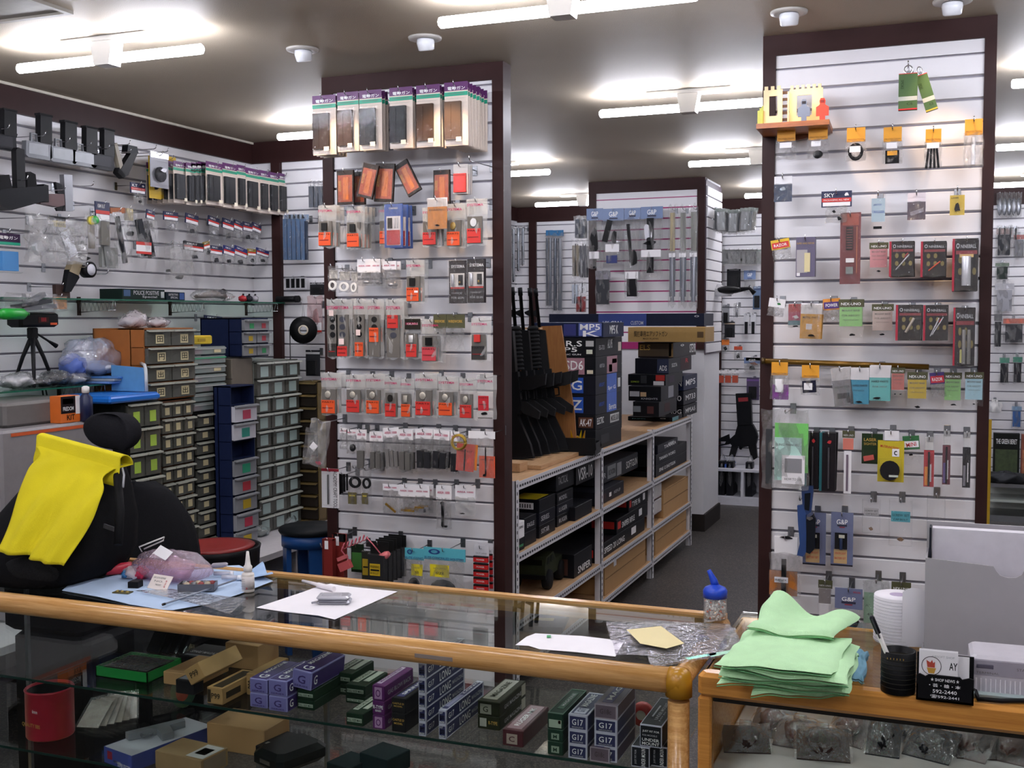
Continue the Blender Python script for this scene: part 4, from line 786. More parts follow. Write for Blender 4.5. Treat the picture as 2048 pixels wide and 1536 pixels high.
# ================================================================== glass counter
REG.update({11:(0,1130,3.657),12:(500,1130,3.657),13:(950,1130,3.724),14:(1400,1140,3.16),15:(0,850,3.135)})
def px(r,u,v):ox,oy,s=REG[r];return ox+u/s,oy+v/s
YN0,YN1,CT=2.245,2.70,.925
XC0,XC1=-3.7,-.505
GLASS=glass_mat('f8fbf9',.6);GLASST=glass_mat('f2f8f5',1.5)
ctr=thing('display_counter','long glass display counter with rounded oak rail','display counter',((XC0+XC1)/2,(YN0+YN1)/2,0))
oc=ctr.location.copy()
def CB(name,x0,x1,y0,y1,z0,z1,mat):return MB().box(x0-oc.x,x1-oc.x,y0-oc.y,y1-oc.y,z0,z1).build(name,mat,ctr)
def ctube(name,pts,r,mat,n=20):return MB().tube([Vector(p)-oc for p in pts],r,n).build(name,mat,ctr)
ctube('front_rail',[(XC0,YN0,.9),(XC1-.03,YN0,.9)],.0265,OAK)
fr=ctube('corner_cap',[(XC1-.032,YN0,.9),(XC1-.01,YN0,.9),(XC1-.002,YN0+.004,.9)],[.0285,.0285,.02],M('b98420',.25))
MB().lathe([(.0001,.030),(.014,.027),(.024,.018),(.028,.0),(.028,-.03)],16,at=(XC1-.012-oc.x,YN0+.0-oc.y,.9)).build('corner_cap',M('b98420',.25),ctr)
ctube('corner_post',[(XC1-.012,YN0,.86),(XC1-.012,YN0,0)],.0225,OAK)
ctube('end_rail',[(XC1-.012,YN0+.03,.9),(XC1-.012,YN1,.9)],.022,OAK)
CB('back_rail',XC0,XC1,YN1-.012,YN1+.012,.885,.927,OAK)
ctube('corner_post',[(XC1-.012,YN1,.89),(XC1-.012,YN1,0)],.018,OAK)
CB('top_glass',XC0,XC1-.02,YN0+.012,YN1-.013,.913,.921,GLASST)
CB('front_glass',XC0,XC1-.035,YN0-.004,YN0+.002,.12,.88,GLASS)
SH1,SH2,SH3=.695,.50,.30
for z in(SH1,SH2,SH3):
 CB('glass_shelf',XC0,XC1-.04,YN0+.02,YN1-.02,z-.006,z,GLASS)
 CB('shelf_edge',XC0,XC1-.04,YN0+.0175,YN0+.0198,z-.006,z,M('16332c',.2))
CB('plinth',XC0,XC1-.04,YN0+.02,YN1,0,.1,OAK)
for x in(-1.62,-2.7):CB('shelf_support',x-.006,x+.006,YN1-.02,YN1-.008,.1,.885,STEEL)
CB('worn_patch',onY(840,1310,YN0).x,onY(915,1320,YN0).x,YN0-.0272,YN0-.024,.893,.902,M('8c8078',.5))
def stick(P,root):return P-root.location
def boxthing(name,label,cat,P,w,l,h,body,faces=(),yaw=0.0,roll=0.0,pitch=0.0,group=None):
 """cuboid carton: P = front-bottom-left corner (world); faces: list of prints (face, x0,x1,z0,z1, mat | text ...) in 0..1"""
 m=Euler((pitch,roll,yaw)).to_matrix()
 t=thing(name,uniq(label),cat,Vector(P)+m@Vector((w/2,l/2,0)),(pitch,roll,yaw),group)
 MB().bbox(-w/2,w/2,-l/2,l/2,0,h,min(.0016,h*.06)).build('carton',body,t)
 e=.0007
 for f in faces:
  fc,a,b,c,d,mt=f[:6]
  if isinstance(mt,str):
   mat=NOTES.get(f[6],f[6])if isinstance(f[6],str)else f[6]
   cx,cz,W_,H_=(a+b)/2,(c+d)/2,b-a,d-c
   r=f[7]if len(f)>7 else 0
   if fc=='f':loc,rot,sw,sh=((cx-.5)*w,-l/2-2*e,cz*h),(R(90),r,0),W_*w,H_*h
   elif fc=='r':loc,rot,sw,sh=(w/2+2*e,(cx-.5)*l,cz*h),(R(90),r,R(90)),W_*l,H_*h
   elif fc=='l':loc,rot,sw,sh=(-w/2-2*e,(.5-cx)*l,cz*h),(R(90),r,R(-90)),W_*l,H_*h
   else:loc,rot,sw,sh=((cz-.5)*w,(cx-.5)*l,h+2*e),(0,0,R(90)+r),W_*l,H_*w
   if fc=='t2':loc,rot,sw,sh=((cx-.5)*w,(cz-.5)*l,h+2*e),(0,0,r),W_*w,H_*l
   put('lettering',text_mesh(mt,True),mat,t,loc,rot,(sw,sh,1))
  else:
   if fc=='f':q=((a-.5)*w,(b-.5)*w,-l/2-e,-l/2,c*h,d*h)
   elif fc=='r':q=(w/2,w/2+e,(a-.5)*l,(b-.5)*l,c*h,d*h)
   elif fc=='l':q=(-w/2-e,-w/2,(.5-b)*l,(.5-a)*l,c*h,d*h)
   else:q=((c-.5)*w,(d-.5)*w,(a-.5)*l,(b-.5)*l,h,h+e)if fc=='t' else((a-.5)*w,(b-.5)*w,(c-.5)*l,(d-.5)*l,h,h+e)
   MB().box(*q).build('printed_panel',mt,t)
 return t
# carton print styles --------------------------------------------------------
LIL,PUR,DGRN,MAG,OLV,MRN=M('8f8cc0',.45),M('3c2a6c',.4,0,.15),M('17301f',.4,0,.2),M('5c1c62',.4,0,.15),M('262a18',.4,0,.25),M('4a1820',.4,0,.2)
NVY,TANB,WBD,DKB=M('262a58',.4,0,.12),M('b08c58',.6,0,.1),M('c4c4d4',.45),M('1a1a1c',.4,0,.2)
def frame(fc,m,b=.05):return[(fc,0,b,0,1,m),(fc,1-b,1,0,1,m),(fc,b,1-b,0,b*1.4,m),(fc,b,1-b,1-b*1.4,1,m)]
def st_g():return LIL,[('f',.06,.94,.08,.92,M('7a76b0',.4)),('f',.3,.7,.3,.74,'G',PUR),('f',.15,.85,.12,.22,'SERIES',PUR),('t',.02,.98,.06,.94,PUR),('t',.06,.22,.3,.8,'G','WH'),('t',.3,.92,.2,.42,'MAGAZINE','WH'),('r',.02,.98,.08,.92,PUR),('r',.06,.16,.25,.75,'G','WH')]
def st_green(t='FULL SIZE MAG'):return DGRN,[('f',.08,.92,.3,.62,M('a8b8a4',.5)),('f',.1,.9,.36,.56,t,M('17301f',.5,0,0)),('t',.2,.95,.12,.42,M('b4bcac',.5)),('t',.25,.9,.18,.36,'R22 GAS BLOW',M('17301f',.5,0,0)),('t',.3,.98,.55,.85,M('b4bcac',.5))]
def st_mag(a=True):return MAG,([('f',.2,.8,.12,.88,M('b48cb4',.5)),('f',.3,.7,.25,.75,'卍' if False else 'O',MAG)]if a else[('f',.1,.9,.45,.7,'R-TYPE','WH'),('f',.25,.75,.25,.38,'SERIES','WH')])+[('t',.1,.95,.15,.5,M('c8b8cc',.5)),('t',.15,.9,.22,.42,'MAGAZINE SET',MAG),('r',.1,.9,.3,.6,'GAS BLOW BACK','SLV')]
def st_dark():return DKB,[('f',.1,.9,.6,.72,'CASTLE D','GOLD'),('f',.2,.8,.42,.52,'MODEL','GOLD'),('t',.1,.95,.2,.7,M('3c3a6c',.5)),('t',.2,.9,.35,.6,'SPRING','WH')]
def st_long():return NVY,frame('f',WBD,.06)+[('f',.08,.92,.1,.9,NVY),('f',.16,.6,.76,.9,'G17','WH'),('f',.15,.85,.36,.64,M('b8b8c8',.5)),('f',.2,.8,.42,.58,'LONG',NVY),('f',.14,.86,.12,.26,'MAGAZINE','WH')]+frame('r',WBD,.03)+[('r',.06,.2,.3,.7,'G17','WH'),('r',.34,.62,.2,.8,'LONG','WH'),('r',.66,.95,.35,.65,'MAGAZINE','SLV')]+frame('t',WBD,.05)+[('t',.12,.5,.2,.8,M('8a88a8',.5)),('t',.55,.95,.3,.6,'LONG','WH')]
def st_17():return NVY,frame('f',WBD,.07)+[('f',.2,.8,.34,.74,'G17','WH'),('f',.2,.8,.16,.26,'MAGAZINE','SLV')]+frame('r',WBD,.03)+frame('t',WBD,.05)+[('t',.08,.3,.2,.8,M('c8c8d8',.5)),('t',.12,.28,.3,.7,'G17',NVY),('t',.36,.9,.25,.6,'MAGAZINE','WH')]
def st_18():return M('6c5c68',.5,0,.1),frame('f',M('a89aa4',.5),.05)+[('f',.25,.75,.35,.7,'G18c',M('4a3c40',.5,0,0))]+frame('r',WBD,.04)+[('t',.1,.9,.25,.7,M('4a4470',.5)),('t',.2,.8,.35,.6,'MAG','WH')]
def st_olive(a=True):return OLV,([('f',.12,.62,.1,.8,M('8c8c7c',.5)),('f',.25,.48,.25,.65,'G',OLV)]if a else[('f',.1,.4,.2,.8,M('b0b0a4',.5)),('f',.5,.9,.4,.65,'R-TYPE','GOLD')])+[('t',.1,.95,.1,.75,M('8c8c80',.3)),('t',.2,.85,.3,.55,'MAGAZINE',OLV),('r',.15,.8,.3,.6,'GAS MAGAZINE','SLV'),('r',.82,.97,.1,.9,M('b4b4a8',.5))]
def st_mrn():return MRN,[('f',.2,.72,.15,.75,M('a8988c',.5)),('f',.32,.6,.3,.62,'C',MRN),('t',.05,.95,.15,.85,M('8c6c74',.35)),('t',.15,.85,.35,.6,'RUGER MK','WH')]
def st_grn2(lab=False):return M('1f3a2c',.4,0,.2),([('f',.1,.9,.12,.62,M('a4b4a0',.5)),('f',.7,.86,.4,.6,REDL)]if lab else[('f',.25,.75,.2,.7,M('8ca08c',.5)),('f',.38,.62,.3,.6,'M',M('1f3a2c',.5,0,0))])+frame('t',M('4a6c58',.5),.04)+[('t',.2,.85,.3,.7,M('2f5a44',.5)),('t',.3,.8,.4,.6,'MAGAZINE','SLV')]
def st_um(vert=False):return M('1f2026',.45,0,.15),frame('f',WBD,.025)+frame('t',WBD,.02)+frame('r',WBD,.015)+([('f',.12,.9,.66,.78,'JUST FIT FOR','WH'),('f',.12,.8,.5,.58,'R22 MODELS','SLV'),('f',.1,.9,.26,.40,'UNDER','WH'),('f',.1,.9,.08,.22,'MOUNT','WH')]if not vert else[('f',-.15,.65,.44,.56,'JUST FIT FOR','SLV',R(-90)),('f',.1,1.25,.42,.62,'UNDER MOUNT','WH',R(-90))])+[('t',.2,.8,.45,.62,'UNDER MOUNT','SLV'),('t',.3,.7,.25,.32,M('c8c8d0',.5)),('t',.15,.5,.7,.78,'JUST FIT','SLV')]
ST={'g':st_g,'gr':st_green,'gr2':st_grn2,'gr3':lambda:st_grn2(True),'m1':st_mag,'m2':lambda:st_mag(False),'dk':st_dark,'lg':st_long,'17':st_17,'18':st_18,'ol':st_olive,'ol2':lambda:st_olive(False),'mr':st_mrn,'um':st_um,'umv':lambda:st_um(True)}
def stack(r,u0,u1,vb,hs,L,zbase=SH1,Y=None,yaw=0.0,group='small cartons on the upper counter shelf'):
 """hs: list of (height px, style, label) from the bottom up"""
 x0,y0=px(r,u0,vb);x1,_=px(r,u1,vb);s=REG[r][2]
 P=onZ(x0,y0,zbase)if Y is None else onY(x0,y0,Y)
 if Y is not None:P.z=zbase
 P.y=max(P.y,YN0+.024)
 Pw=onY(x1,y0,P.y);w=Pw.x-P.x;z=P.z;v=y0
 for hp,stl,lab in hs:
  h=onY(x0,v-hp/s,P.y).z-onY(x0,v,P.y).z;v-=hp/s
  body,faces=ST[stl]()
  boxthing('product_box',lab,'carton',(P.x,P.y,z),w,L,h-.0006,body,faces,yaw,group=group);z+=h
 return P,w,z
stack(12,0,128,1035,[(106,'g','lilac carton under another, next to the tan pistol cartons'),(106,'g','lilac carton with purple top next to the tan cartons')],.15)
P,w_,z_=stack(12,138,272,1062,[(112,'g','lilac carton at the bottom beside the green ones'),(118,'g','lilac carton with long purple lid, second stack')],.16)
P,w_,z_=stack(12,345,470,1050,[(72,'gr','dark green carton under the tilted purple one'),(76,'gr','dark green carton carrying the tilted purple one')],.15)
boxthing('product_box','purple carton tilted on top of green cartons','carton',(P.x-.010,P.y-.008,z_+.006),w_*1.12,.16,.046,*ST['g'](),roll=R(6),group='small cartons on the upper counter shelf')
Pg=onZ(*px(12,612,930),SH1)
stack(12,600,742,940,[(80,'gr','dark green carton at the bottom, furthest back')]+[(82,'gr','green carton with white lid panels, furthest back')],.12)
stack(12,700,842,1005,[(55,'gr','dark green carton under the second green one'),(82,'gr','green carton with white panels, middle stack')],.12)
stack(12,665,828,1192,[(92,'gr','single green carton standing in front of the purple stack')],.12)
stack(12,865,985,1218,[(104,'m1','magenta purple carton at the bottom with round seal'),(104,'m2','magenta purple carton in the middle of its stack'),(112,'m1','magenta purple carton with white lid on top')],.15)
stack(12,990,1140,1250,[(140,'dk','black carton at the bottom between purple and striped stacks'),(108,'dk','black carton with violet lid panel on top')],.13)
stack(12,1152,1285,1312,[(100,'lg','long navy carton at the bottom of the five'),(100,'lg','long navy carton second from the bottom of five'),(104,'lg','long navy carton in the middle of five'),(108,'lg','long navy carton fourth of the stack of five'),(112,'lg','long navy carton on top of the stack of five')],.22)
stack(12,1297,1432,1338,[(102,'lg','long navy carton lower of the pair in front'),(106,'lg','long navy carton upper of the pair in front')],.22)
stack(13,20,185,1215,[(104,'ol2','olive carton with round seal under the gold-print one'),(106,'ol','olive carton with glossy lid and barcode side')],.17)
stack(13,205,358,1342,[(126,'mr','maroon carton with pale round seal')],.17)
stack(13,495,655,1458,[(100,'gr2','green carton with round seal at the bottom'),(92,'gr2','green carton with round seal in the middle'),(118,'gr3','green carton with white label and red mark on top')],.17)
stack(13,688,834,1442,[(102,'17','navy magazine carton at the bottom of the outer stack'),(108,'17','navy magazine carton in the middle of the outer stack'),(115,'17','navy magazine carton with white lid panel on top')],.15)
Pz,ww,zz_=stack(13,890,1056,1450,[(104,'17','navy magazine carton hidden behind the mauve one'),(106,'17','navy magazine carton lower of the inner stack'),(104,'17','navy magazine carton under the mauve topmost carton'),(108,'18','mauve carton topmost of the navy stack')],.15)
stack(13,834,1000,1484,[(108,'18','mauve carton standing in front of the navy stack')],.03)
Pu,wu,zu=stack(13,1165,1298,1496,[(152,'umv','black carton with sideways white lettering, outer of two')],.16)
stack(13,1308,1432,1492,[(146,'umv','black carton with sideways white lettering, by the post')],.16)
boxthing('product_box','black under mount carton resting on two others','carton',(Pu.x+wu*.45,Pu.y+.004,zu+.001),wu*1.2,.18,.046,*ST['um'](),group='small cartons on the upper counter shelf')
# small things between the cartons
tp=thing('tape_roll','small red tape roll behind the black cartons','tape roll',onZ(*px(13,1245,1190),SH1+.001))
MB().lathe([(.012,-.012),(.026,-.012),(.026,.012),(.012,.012),(.012,-.012)],20,axis='y',at=(0,0,.026)).build('tape',M('b8342c',.4),tp)
MB().lathe([(.0115,-.011),(.0118,-.011),(.0118,.011),(.0115,.011)],16,axis='y',at=(0,0,.026)).build('core',M('c8bca8',.6),tp)
# ---- left of the counter shelf
Pt=onZ(*px(11,1515,1010),SH1);Pt.y=max(Pt.y,YN0+.03)
TBK=M('3a3226',.5)
tan_faces=[('f',.3,.85,.35,.7,'P99',TBK),('t',.08,.95,.2,.8,TBK),('r',.1,.5,.3,.7,M('3a3226',.5)),('f',.05,.25,.1,.9,TBK)]+frame('t',TANB,.06)
boxthing('product_box','tan pistol carton lying flat beside the tilted one','carton',Pt,.046,.15,.040,TANB,tan_faces,group='tan pistol cartons')
boxthing('product_box','tan pistol carton tilted against its neighbour','carton',(Pt.x-.055,Pt.y+.01,SH1+.034),.052,.16,.042,TANB,[('f',.25,.75,.35,.7,'P99',TBK),('t',.1,.9,.15,.85,TBK),('t',.1,.35,.3,.7,M('8a7448',.6))],roll=R(-32),group='tan pistol cartons')
Pq=onZ(*px(11,1770,960),SH1)
boxthing('product_box','tan pistol carton tucked beside the lilac stack','carton',(Pq.x+.003,Pq.y+.015,SH1),.030,.15,.055,TANB,[('f',.2,.9,.3,.7,'P99',TBK,R(-90))],group='tan pistol cartons')
def carton(r,u0,u1,vb,hp,L,lab,z=SH1,mat=CARD,faces=(),yaw=0.,name='cardboard_box'):
 x0,y0=px(r,u0,vb);P=onZ(x0,y0,z);w=onY(px(r,u1,vb)[0],y0,P.y).x-P.x
 h=onY(x0,y0-hp/REG[r][2],P.y).z-z
 return boxthing(name,lab,'box',P,w,L,h,mat,faces,yaw)
carton(11,1650,1890,745,180,.10,'plain brown cardboard box at the back of the upper shelf',faces=[('t2',.2,.8,.35,.6,'PARTS',TBK)])
carton(11,1195,1420,868,92,.15,'flat brown cardboard box beside the green tray')
carton(11,1285,1420,935,100,.04,'small black carton with clear lid before the tan cartons',mat=DKB,name='product_box',faces=[('t2',.1,.9,.2,.9,M('7c8088',.3))])
# green tray with foam
Pg=onZ(*px(11,742,812),SH1)
tr=thing('parts_tray','shallow green plastic tray with dark foam','tray',Pg+Vector((.075,.06,.001)))
b=MB();W2,D2=.085,.07
for q in((-W2,W2,-D2,-D2+.003,0,.028),(-W2,W2,D2-.003,D2,0,.028),(-W2,-W2+.003,-D2,D2,0,.028),(W2-.003,W2,-D2,D2,0,.028),(-W2,W2,-D2,D2,0,.003)):b.box(*q)
b.build('tray_body',M('1c8a3c',.3),tr)
MB().bbox(-W2+.006,W2-.006,-D2+.006,D2-.006,.004,.022,.002).build('foam',M('241f1c',.9),tr)
MB().grid(lambda u,v:((u-.5)*.16,(v-.5)*.13,.03+.004*math.sin(u*9)*math.sin(v*7)),8,8).build('film',FILM2,tr)
# clear packs of black magazines stacked behind the tray
for k in range(4):
 p=onZ(*px(11,1010+60*k,690),SH1)+Vector((.01,.05,.001))
 t=thing('clear_pack',uniq('clear pack of black magazine leaning in the row behind the tray, %s from its end'%ordn[k]),'packet',p,(R(-35),0,R(-8)),'clear packs behind the green tray')
 MB().bbox(-.026,.026,-.008,.008,.003,.115,.003).build('magazine',M('16181c',.3),t)
 MB().bbox(-.034,.034,-.013,.013,0,.13,.004).build('shell',BLISTER,t)
 text('SPARE MAG',.05,.008,NOTES['SLV'],t,(0,-.0135,.118))
carton(11,1300,1590,690,30,.12,'flat black carton with silver print behind the tray',mat=DKB,name='product_box',faces=[('t2',.1,.9,.3,.45,'SPARE MAGAZINE','SLV'),('t2',.1,.9,.1,.2,M('5c6068',.4))])
# ---- lower shelf
pc=onZ(*px(11,370,1235),SH2)
cn=thing('red_can','red paint can with black inside on the lower counter shelf','can',pc)
MB().lathe([(.001,0),(.062,0),(.064,.004),(.064,.128),(.066,.131),(.064,.134),(.060,.134),(.060,.01),(.001,.01)],28).build('can_body',M('a82034',.35,0,.15),cn)
MB().lathe([(.001,.012),(.0595,.012),(.0595,.127),(.0585,.127),(.0585,.013)],24).build('black_lining',BLACK,cn)
text('QUALITY BBS',.07,.012,NOTES['GOLD'],cn,(-.004,-.0655,.045),(R(90),0,R(-6)))
text('6mm',.02,.01,NOTES['WH'],cn,(.01,-.0656,.085),(R(90),0,R(-6)))
BWB=M('c8ccd4',.4,0,.1)
p=onZ(*px(11,765,1440),SH2)
gb=boxthing('toy_gun_box','blue and white box with clear window over a toy gun','box',p,.115,.26,.042,BWB,[('f',.0,1,0,1,M('3c4c94',.4)),('f',.12,.3,.3,.8,REDL),('f',.35,.6,.2,.35,M('c8ccd8',.5)),('f',.5,.95,.05,.3,'SUPER SOCOM','WH'),('l',0,1,0,1,M('2c3468',.4)),('r',0,1,0,1,M('3c4c94',.4))],R(-14))
tg=thing('toy_pistol','grey toy pistol lying in the blue and white box','toy pistol',Vector(gb.location)+Vector((0,0,.0435)),(R(-90),0,R(60)))
MB().prism([(-.08,.012),(-.08,.034),(.07,.036),(.08,.03),(.075,.012),(.03,.008),(.02,-.045),(-.012,-.045),(-.006,.008)],-.018,0).build('slide_and_grip',M('7c8084',.4),tg)
MB().prism([(-.02,-.006),(-.03,-.012),(-.05,-.008),(-.05,.01),(-.045,.01),(-.044,-.003),(-.03,-.005),(-.018,.0)],-.012,-.006).build('trigger_guard',M('5c6064',.4),tg)
carton(11,1515,1935,1340,190,.12,'brown cardboard box behind the blue toy gun box',SH2)
carton(11,1135,1500,1485,130,.10,'tan cardboard box with black pistol label',SH2,M('9c8058',.7),[('t2',.62,.98,.1,.9,M('c8c8c4',.5)),('t2',.68,.9,.3,.7,BLACK),('r',.1,.9,.1,.9,M('8c7c68',.6))],R(-6))
for k in range(6):
 p=onZ(*px(11,640+55*k,1190-12*k),SH2)+Vector((0,0,.001))
 t=thing('card_sleeve',uniq('clear card sleeve fanned on the lower shelf, %s of the fan'%ordn[k]),'card sleeve',p,(R(-62),0,R(14+5*k)),'clear sleeves beside the red can')
 MB().box(-.032,.032,-.0008,.0008,0,.1).build('card',M(('c8c0b4','b4a89c','d0c8c0')[k%3],.5,0,.3,40),t)
 MB().grid(lambda u,v:((u-.5)*.075,-.003+.001*math.sin(u*20+v*9),-.004+v*.112),6,8).build('sleeve',FILM2,t)
p=onZ(*px(11,1250,1075),SH2)
ds=thing('target_disc','round green paper target leaning at the back of the lower shelf','target',p+Vector((0,.04,.0)),(R(-18),0,R(-10)))
MB().lathe([(.0005,-.002),(.05,-.002),(.05,.002),(.0005,.002)],28,axis='y',at=(0,0,.05)).build('disc',M('2c5c44',.4),ds)
MB().lathe([(.0005,-.003),(.026,-.003),(.026,-.002)],20,axis='y',at=(0,0,.044)).build('bullseye',M('c0503c',.5),ds)
DT=M('10201f',.4)
carton(12,40,300,1440,120,.12,'black pistol carton with white stripe in the lower shelf corner',SH2,DKB,[('t2',.1,.9,.2,.3,M('9a9a90',.5)),('f',.1,.9,.3,.6,'AIR GUN','SLV'),('l',.1,.9,.4,.6,M('8c8450',.5))],R(-10),'product_box')
p=onZ(*px(12,250,1478),SH2)
cs_=thing('pistol_case','glossy dark hard pistol case on the lower shelf','case',p+Vector((.0,.03,.001)),(0,0,R(-20)))
MB().bbox(-.06,.06,-.08,.08,0,.05,.014).build('case_shell',M('0f1514',.15),cs_)
MB().box(-.02,.02,-.0815,-.079,.02,.03).build('latch',STEEL,cs_)
for q,lab in(((560,760),'low dark teal foam block on the lower shelf'),((800,1040),'tall dark teal foam block on the lower shelf')):
 carton(12,q[0],q[1],1500,60 if q[0]<700 else 130,.09,lab,SH2,M('12282a',.7),yaw=R(-14),name='foam_block')
# black bundle hanging behind the counter
bc=thing('black_case','black padded case stored behind the counter end','case',(onY(150,1260,2.92).x,2.92,0))
MB().bbox(-.16,.16,-.12,.12,.0,.62,.02).build('lower_case',M('0d0d10',.7),bc)
MB().bbox(-.19,.14,-.13,.10,.625,.78,.02).build('upper_case',M('0c0c0f',.7),bc)
MB().tube([(-.06,-.13,.70),(-.05,-.165,.71),(.05,-.165,.71),(.06,-.13,.70)],.008,8).build('handle',BLACK,bc)

# ================================================================== things on the counter
DK=CT-.003
def ctop(r,u,v,z=None):return onZ(*px(r,u,v),z if z is not None else DK)
def sheet(name,label,cat,pts,mat,z=DK,th=.0006,wave=.0,parent=None,lbl=True):
 P=[onZ(x,y,z)for x,y in pts];c=sum(P,Vector())/len(P);c.z=z
 poly=[(p.x-c.x,p.y-c.y)for p in P]
 o=empty(name,c)if parent is None else parent
 if parent is None:tag(o,label,cat)
 m=MB();n=len(poly);vs=[(0,0,wave+th)]+[(x,y,th+wave*(.5+.5*math.sin(i*2.1)))for i,(x,y)in enumerate(poly)]
 vs+=[(x,y,wave*(.5+.5*math.sin(i*2.1)))for i,(x,y)in enumerate(poly)]
 area=sum(poly[i][0]*poly[(i+1)%n][1]-poly[(i+1)%n][0]*poly[i][1]for i in range(n))
 fs=[(0,1+i,1+(i+1)%n)for i in range(n)]+[(1+i,1+n+i,1+n+(i+1)%n,1+(i+1)%n)for i in range(n)]+[tuple(range(2*n,n,-1))]
 if area<0:fs=[f[::-1]for f in fs]
 m.add(vs,fs);m.build('sheet',mat,o);return o
cloth=sheet('blue_cloth','pale blue paper cloth spread under the repair clutter','cloth',[px(15,*p)for p in((388,1042),(620,1085),(810,1125),(1020,1163),(1085,1168),(1310,1122),(1500,1065),(1712,985),(1500,880),(1100,900),(800,930),(640,962),(470,975))],M('b0c6e2',.8,0,.08,20),wave=.003)
b=MB();A0=ctop(15,1480,985)-cloth.location;A1=ctop(15,1715,985)-cloth.location;B1=ctop(15,1640,900)-cloth.location
b.grid(lambda u,v:A0 .lerp(A1,u).lerp(A0 .lerp(B1,u),v)+Vector((0,0,.003+.022*u*(0.5+.5*math.sin(v*8+1)))),8,12).build('ruffled_corner',M('9cb8dc',.8,0,.08,20),cloth)
def lump(name,mat,parent,c,s,seed=0,amp=.25,n=14,fr=5.0):
 rnd=random.Random(seed);ph=[rnd.uniform(0,6)for _ in range(6)];b=MB()
 def fn(u,v):
  th,ph_=u*2*math.pi,v*math.pi
  r=1+amp*(math.sin(fr*th+ph[0])*math.sin(3*ph_+ph[1])+.5*math.sin(9*th+ph[2])*math.sin(7*ph_+ph[3]))
  return(c[0]+s[0]*r*math.sin(ph_)*math.cos(th),c[1]+s[1]*r*math.sin(ph_)*math.sin(th),max(c[2]-s[2]*r*math.cos(ph_),.0005))
 b.grid(fn,2*n,n);return b.build(name,mat,parent)
# pink bubble wrap bag
p=ctop(15,1010,1000);bw=thing('bubble_wrap_bag','pink tinted bubble wrap bag with white labels','bag',p+Vector((0,.045,.004)))
PKF=film('f6dcec',.22,.15,90,1.0,.10)
lump('bag_film',PKF,bw,(0,0,.035),(.125,.055,.046),3,.10)
lump('bag_inner',film('e8a4c8',.22,.2,60,.8,.08),bw,(-.02,0,.03),(.09,.04,.034),5,.2)
MB().box(-.035,.02,-.045,-.044,.0,.03,0,Matrix.Rotation(R(-45),3,'X')@Matrix.Rotation(R(20),3,'Y'),(.0,-.012,.038)).build('white_label',PAPER,bw)
MB().box(-.03,.03,0,.001,0,.02,0,Matrix.Rotation(R(-60),3,'X'),(-.02,-.03,.065)).build('white_label',PAPER,bw)
MB().tube([(-.10,.0,.07),(-.105,-.005,.085),(-.03,.01,.115),(-.035,.012,.105),(-.095,.003,.078)],.0022,6).build('hanger_loop',WHITE,bw)
# red tube, black box, striped candy wrapper, tags
p=ctop(15,700,945);rt=thing('red_tube','short red plastic tube lying by the bubble wrap','tube',p+Vector((.006,0,.003)),(0,0,R(-35)))
MB().lathe([(.010,-.02),(.015,-.02),(.016,.05),(.011,.05),(.010,-.02)],16,axis='y',at=(0,0,.016)).build('tube_wall',M('b8283c',.35),rt)
p=ctop(15,830,975);wr=thing('candy_wrapper','crumpled red white and blue wrapper','wrapper',p+Vector((0,.01,.004)))
lump('wrapper_body',M('d8c8cc',.3,0,.2),wr,(0,0,.016),(.034,.02,.017),8,.2)
lump('red_print',M('c8284c',.3),wr,(.024,0,.018),(.02,.018,.017),9,.2);lump('blue_print',M('3c7cb4',.3),wr,(-.024,-.008,.011),(.012,.012,.01),10,.2)
p=ctop(15,800,1030);bx=boxthing('small_box','tiny black open box on the blue cloth','box',p,.030,.03,.02,BLACK,[('t2',.1,.9,.1,.9,M('2c2c30',.5))],R(12))
p=ctop(15,770,1060);cb=thing('circuit_patch','small gold and black mottled circuit board','circuit board',p+Vector((0,0,.0035)))
MB().box(-.024,.024,-.012,.012,0,.003,0,Matrix.Rotation(R(8),3,'Z')).build('board',M('5c5430',.4,.3,.8,160),cb)
for k in range(5):MB().box(-.018+.008*k,-.013+.008*k,-.005+.003*(k%2),.001+.003*(k%2),.003,.006).build('component',STEEL if k%2 else M('c8b060',.4),cb)
pl=ctop(15,985,1010)
tg_=thing('price_tag','white printed price tag propped on the blue cloth','tag',ctop(15,970,1045)+Vector((0,.008,.004)),(R(-38),0,R(-8)))
MB().box(-.036,.036,-.0006,.0006,0,.042).build('card',M('f0e4dc',.6),tg_)
for k,s_ in enumerate(('AIR GUN REPAIR','NO.','SPARE PARTS')):text(s_,.045-.012*k,.005,NOTES['GREY'],tg_,(-.008+.003*k,-.0012,.033-.010*k))
text('TEL',.006,.02,NOTES['RED'],tg_,(.022,-.0012,.018))
sheet('plastic_sheet','clear plastic sheet lying over the cloth edge','plastic sheet',[px(15,*q)for q in((840,1040),(1050,1085),(1300,1140),(1440,1190),(1545,1095),(1300,1060),(1080,1030))],FILM2,DK+.007,.0006,.002)
tn_=thing('tin_tray','small grey tin tray full of screws and springs','tray',ctop(15,1215,1050)+Vector((.004,.012,.0045)),(0,0,R(24)))
b=MB();w2,d2,hh=.048,.022,.02
for q in((-w2,w2,-d2,-d2+.002,0,hh),(-w2,w2,d2-.002,d2,0,hh),(-w2,-w2+.002,-d2,d2,0,hh),(w2-.002,w2,-d2,d2,0,hh),(-w2,w2,-d2,d2,0,.002)):b.box(*q)
b.build('tin',M('6a6c74',.35,.5),tn_)
for k in range(9):lump('screw_heap',(STEEL,M('b8a890',.4),M('8c3030',.4))[k%3],tn_,(-.036+.009*k,.006*(-1)**k,.016),(.009,.009,.007),k,.3,5)
sp=thing('steel_spatula','flat grey steel rule lying across the tin tray','ruler',ctop(15,1260,960)+Vector((0,0,.027)),(0,R(-3),R(24)))
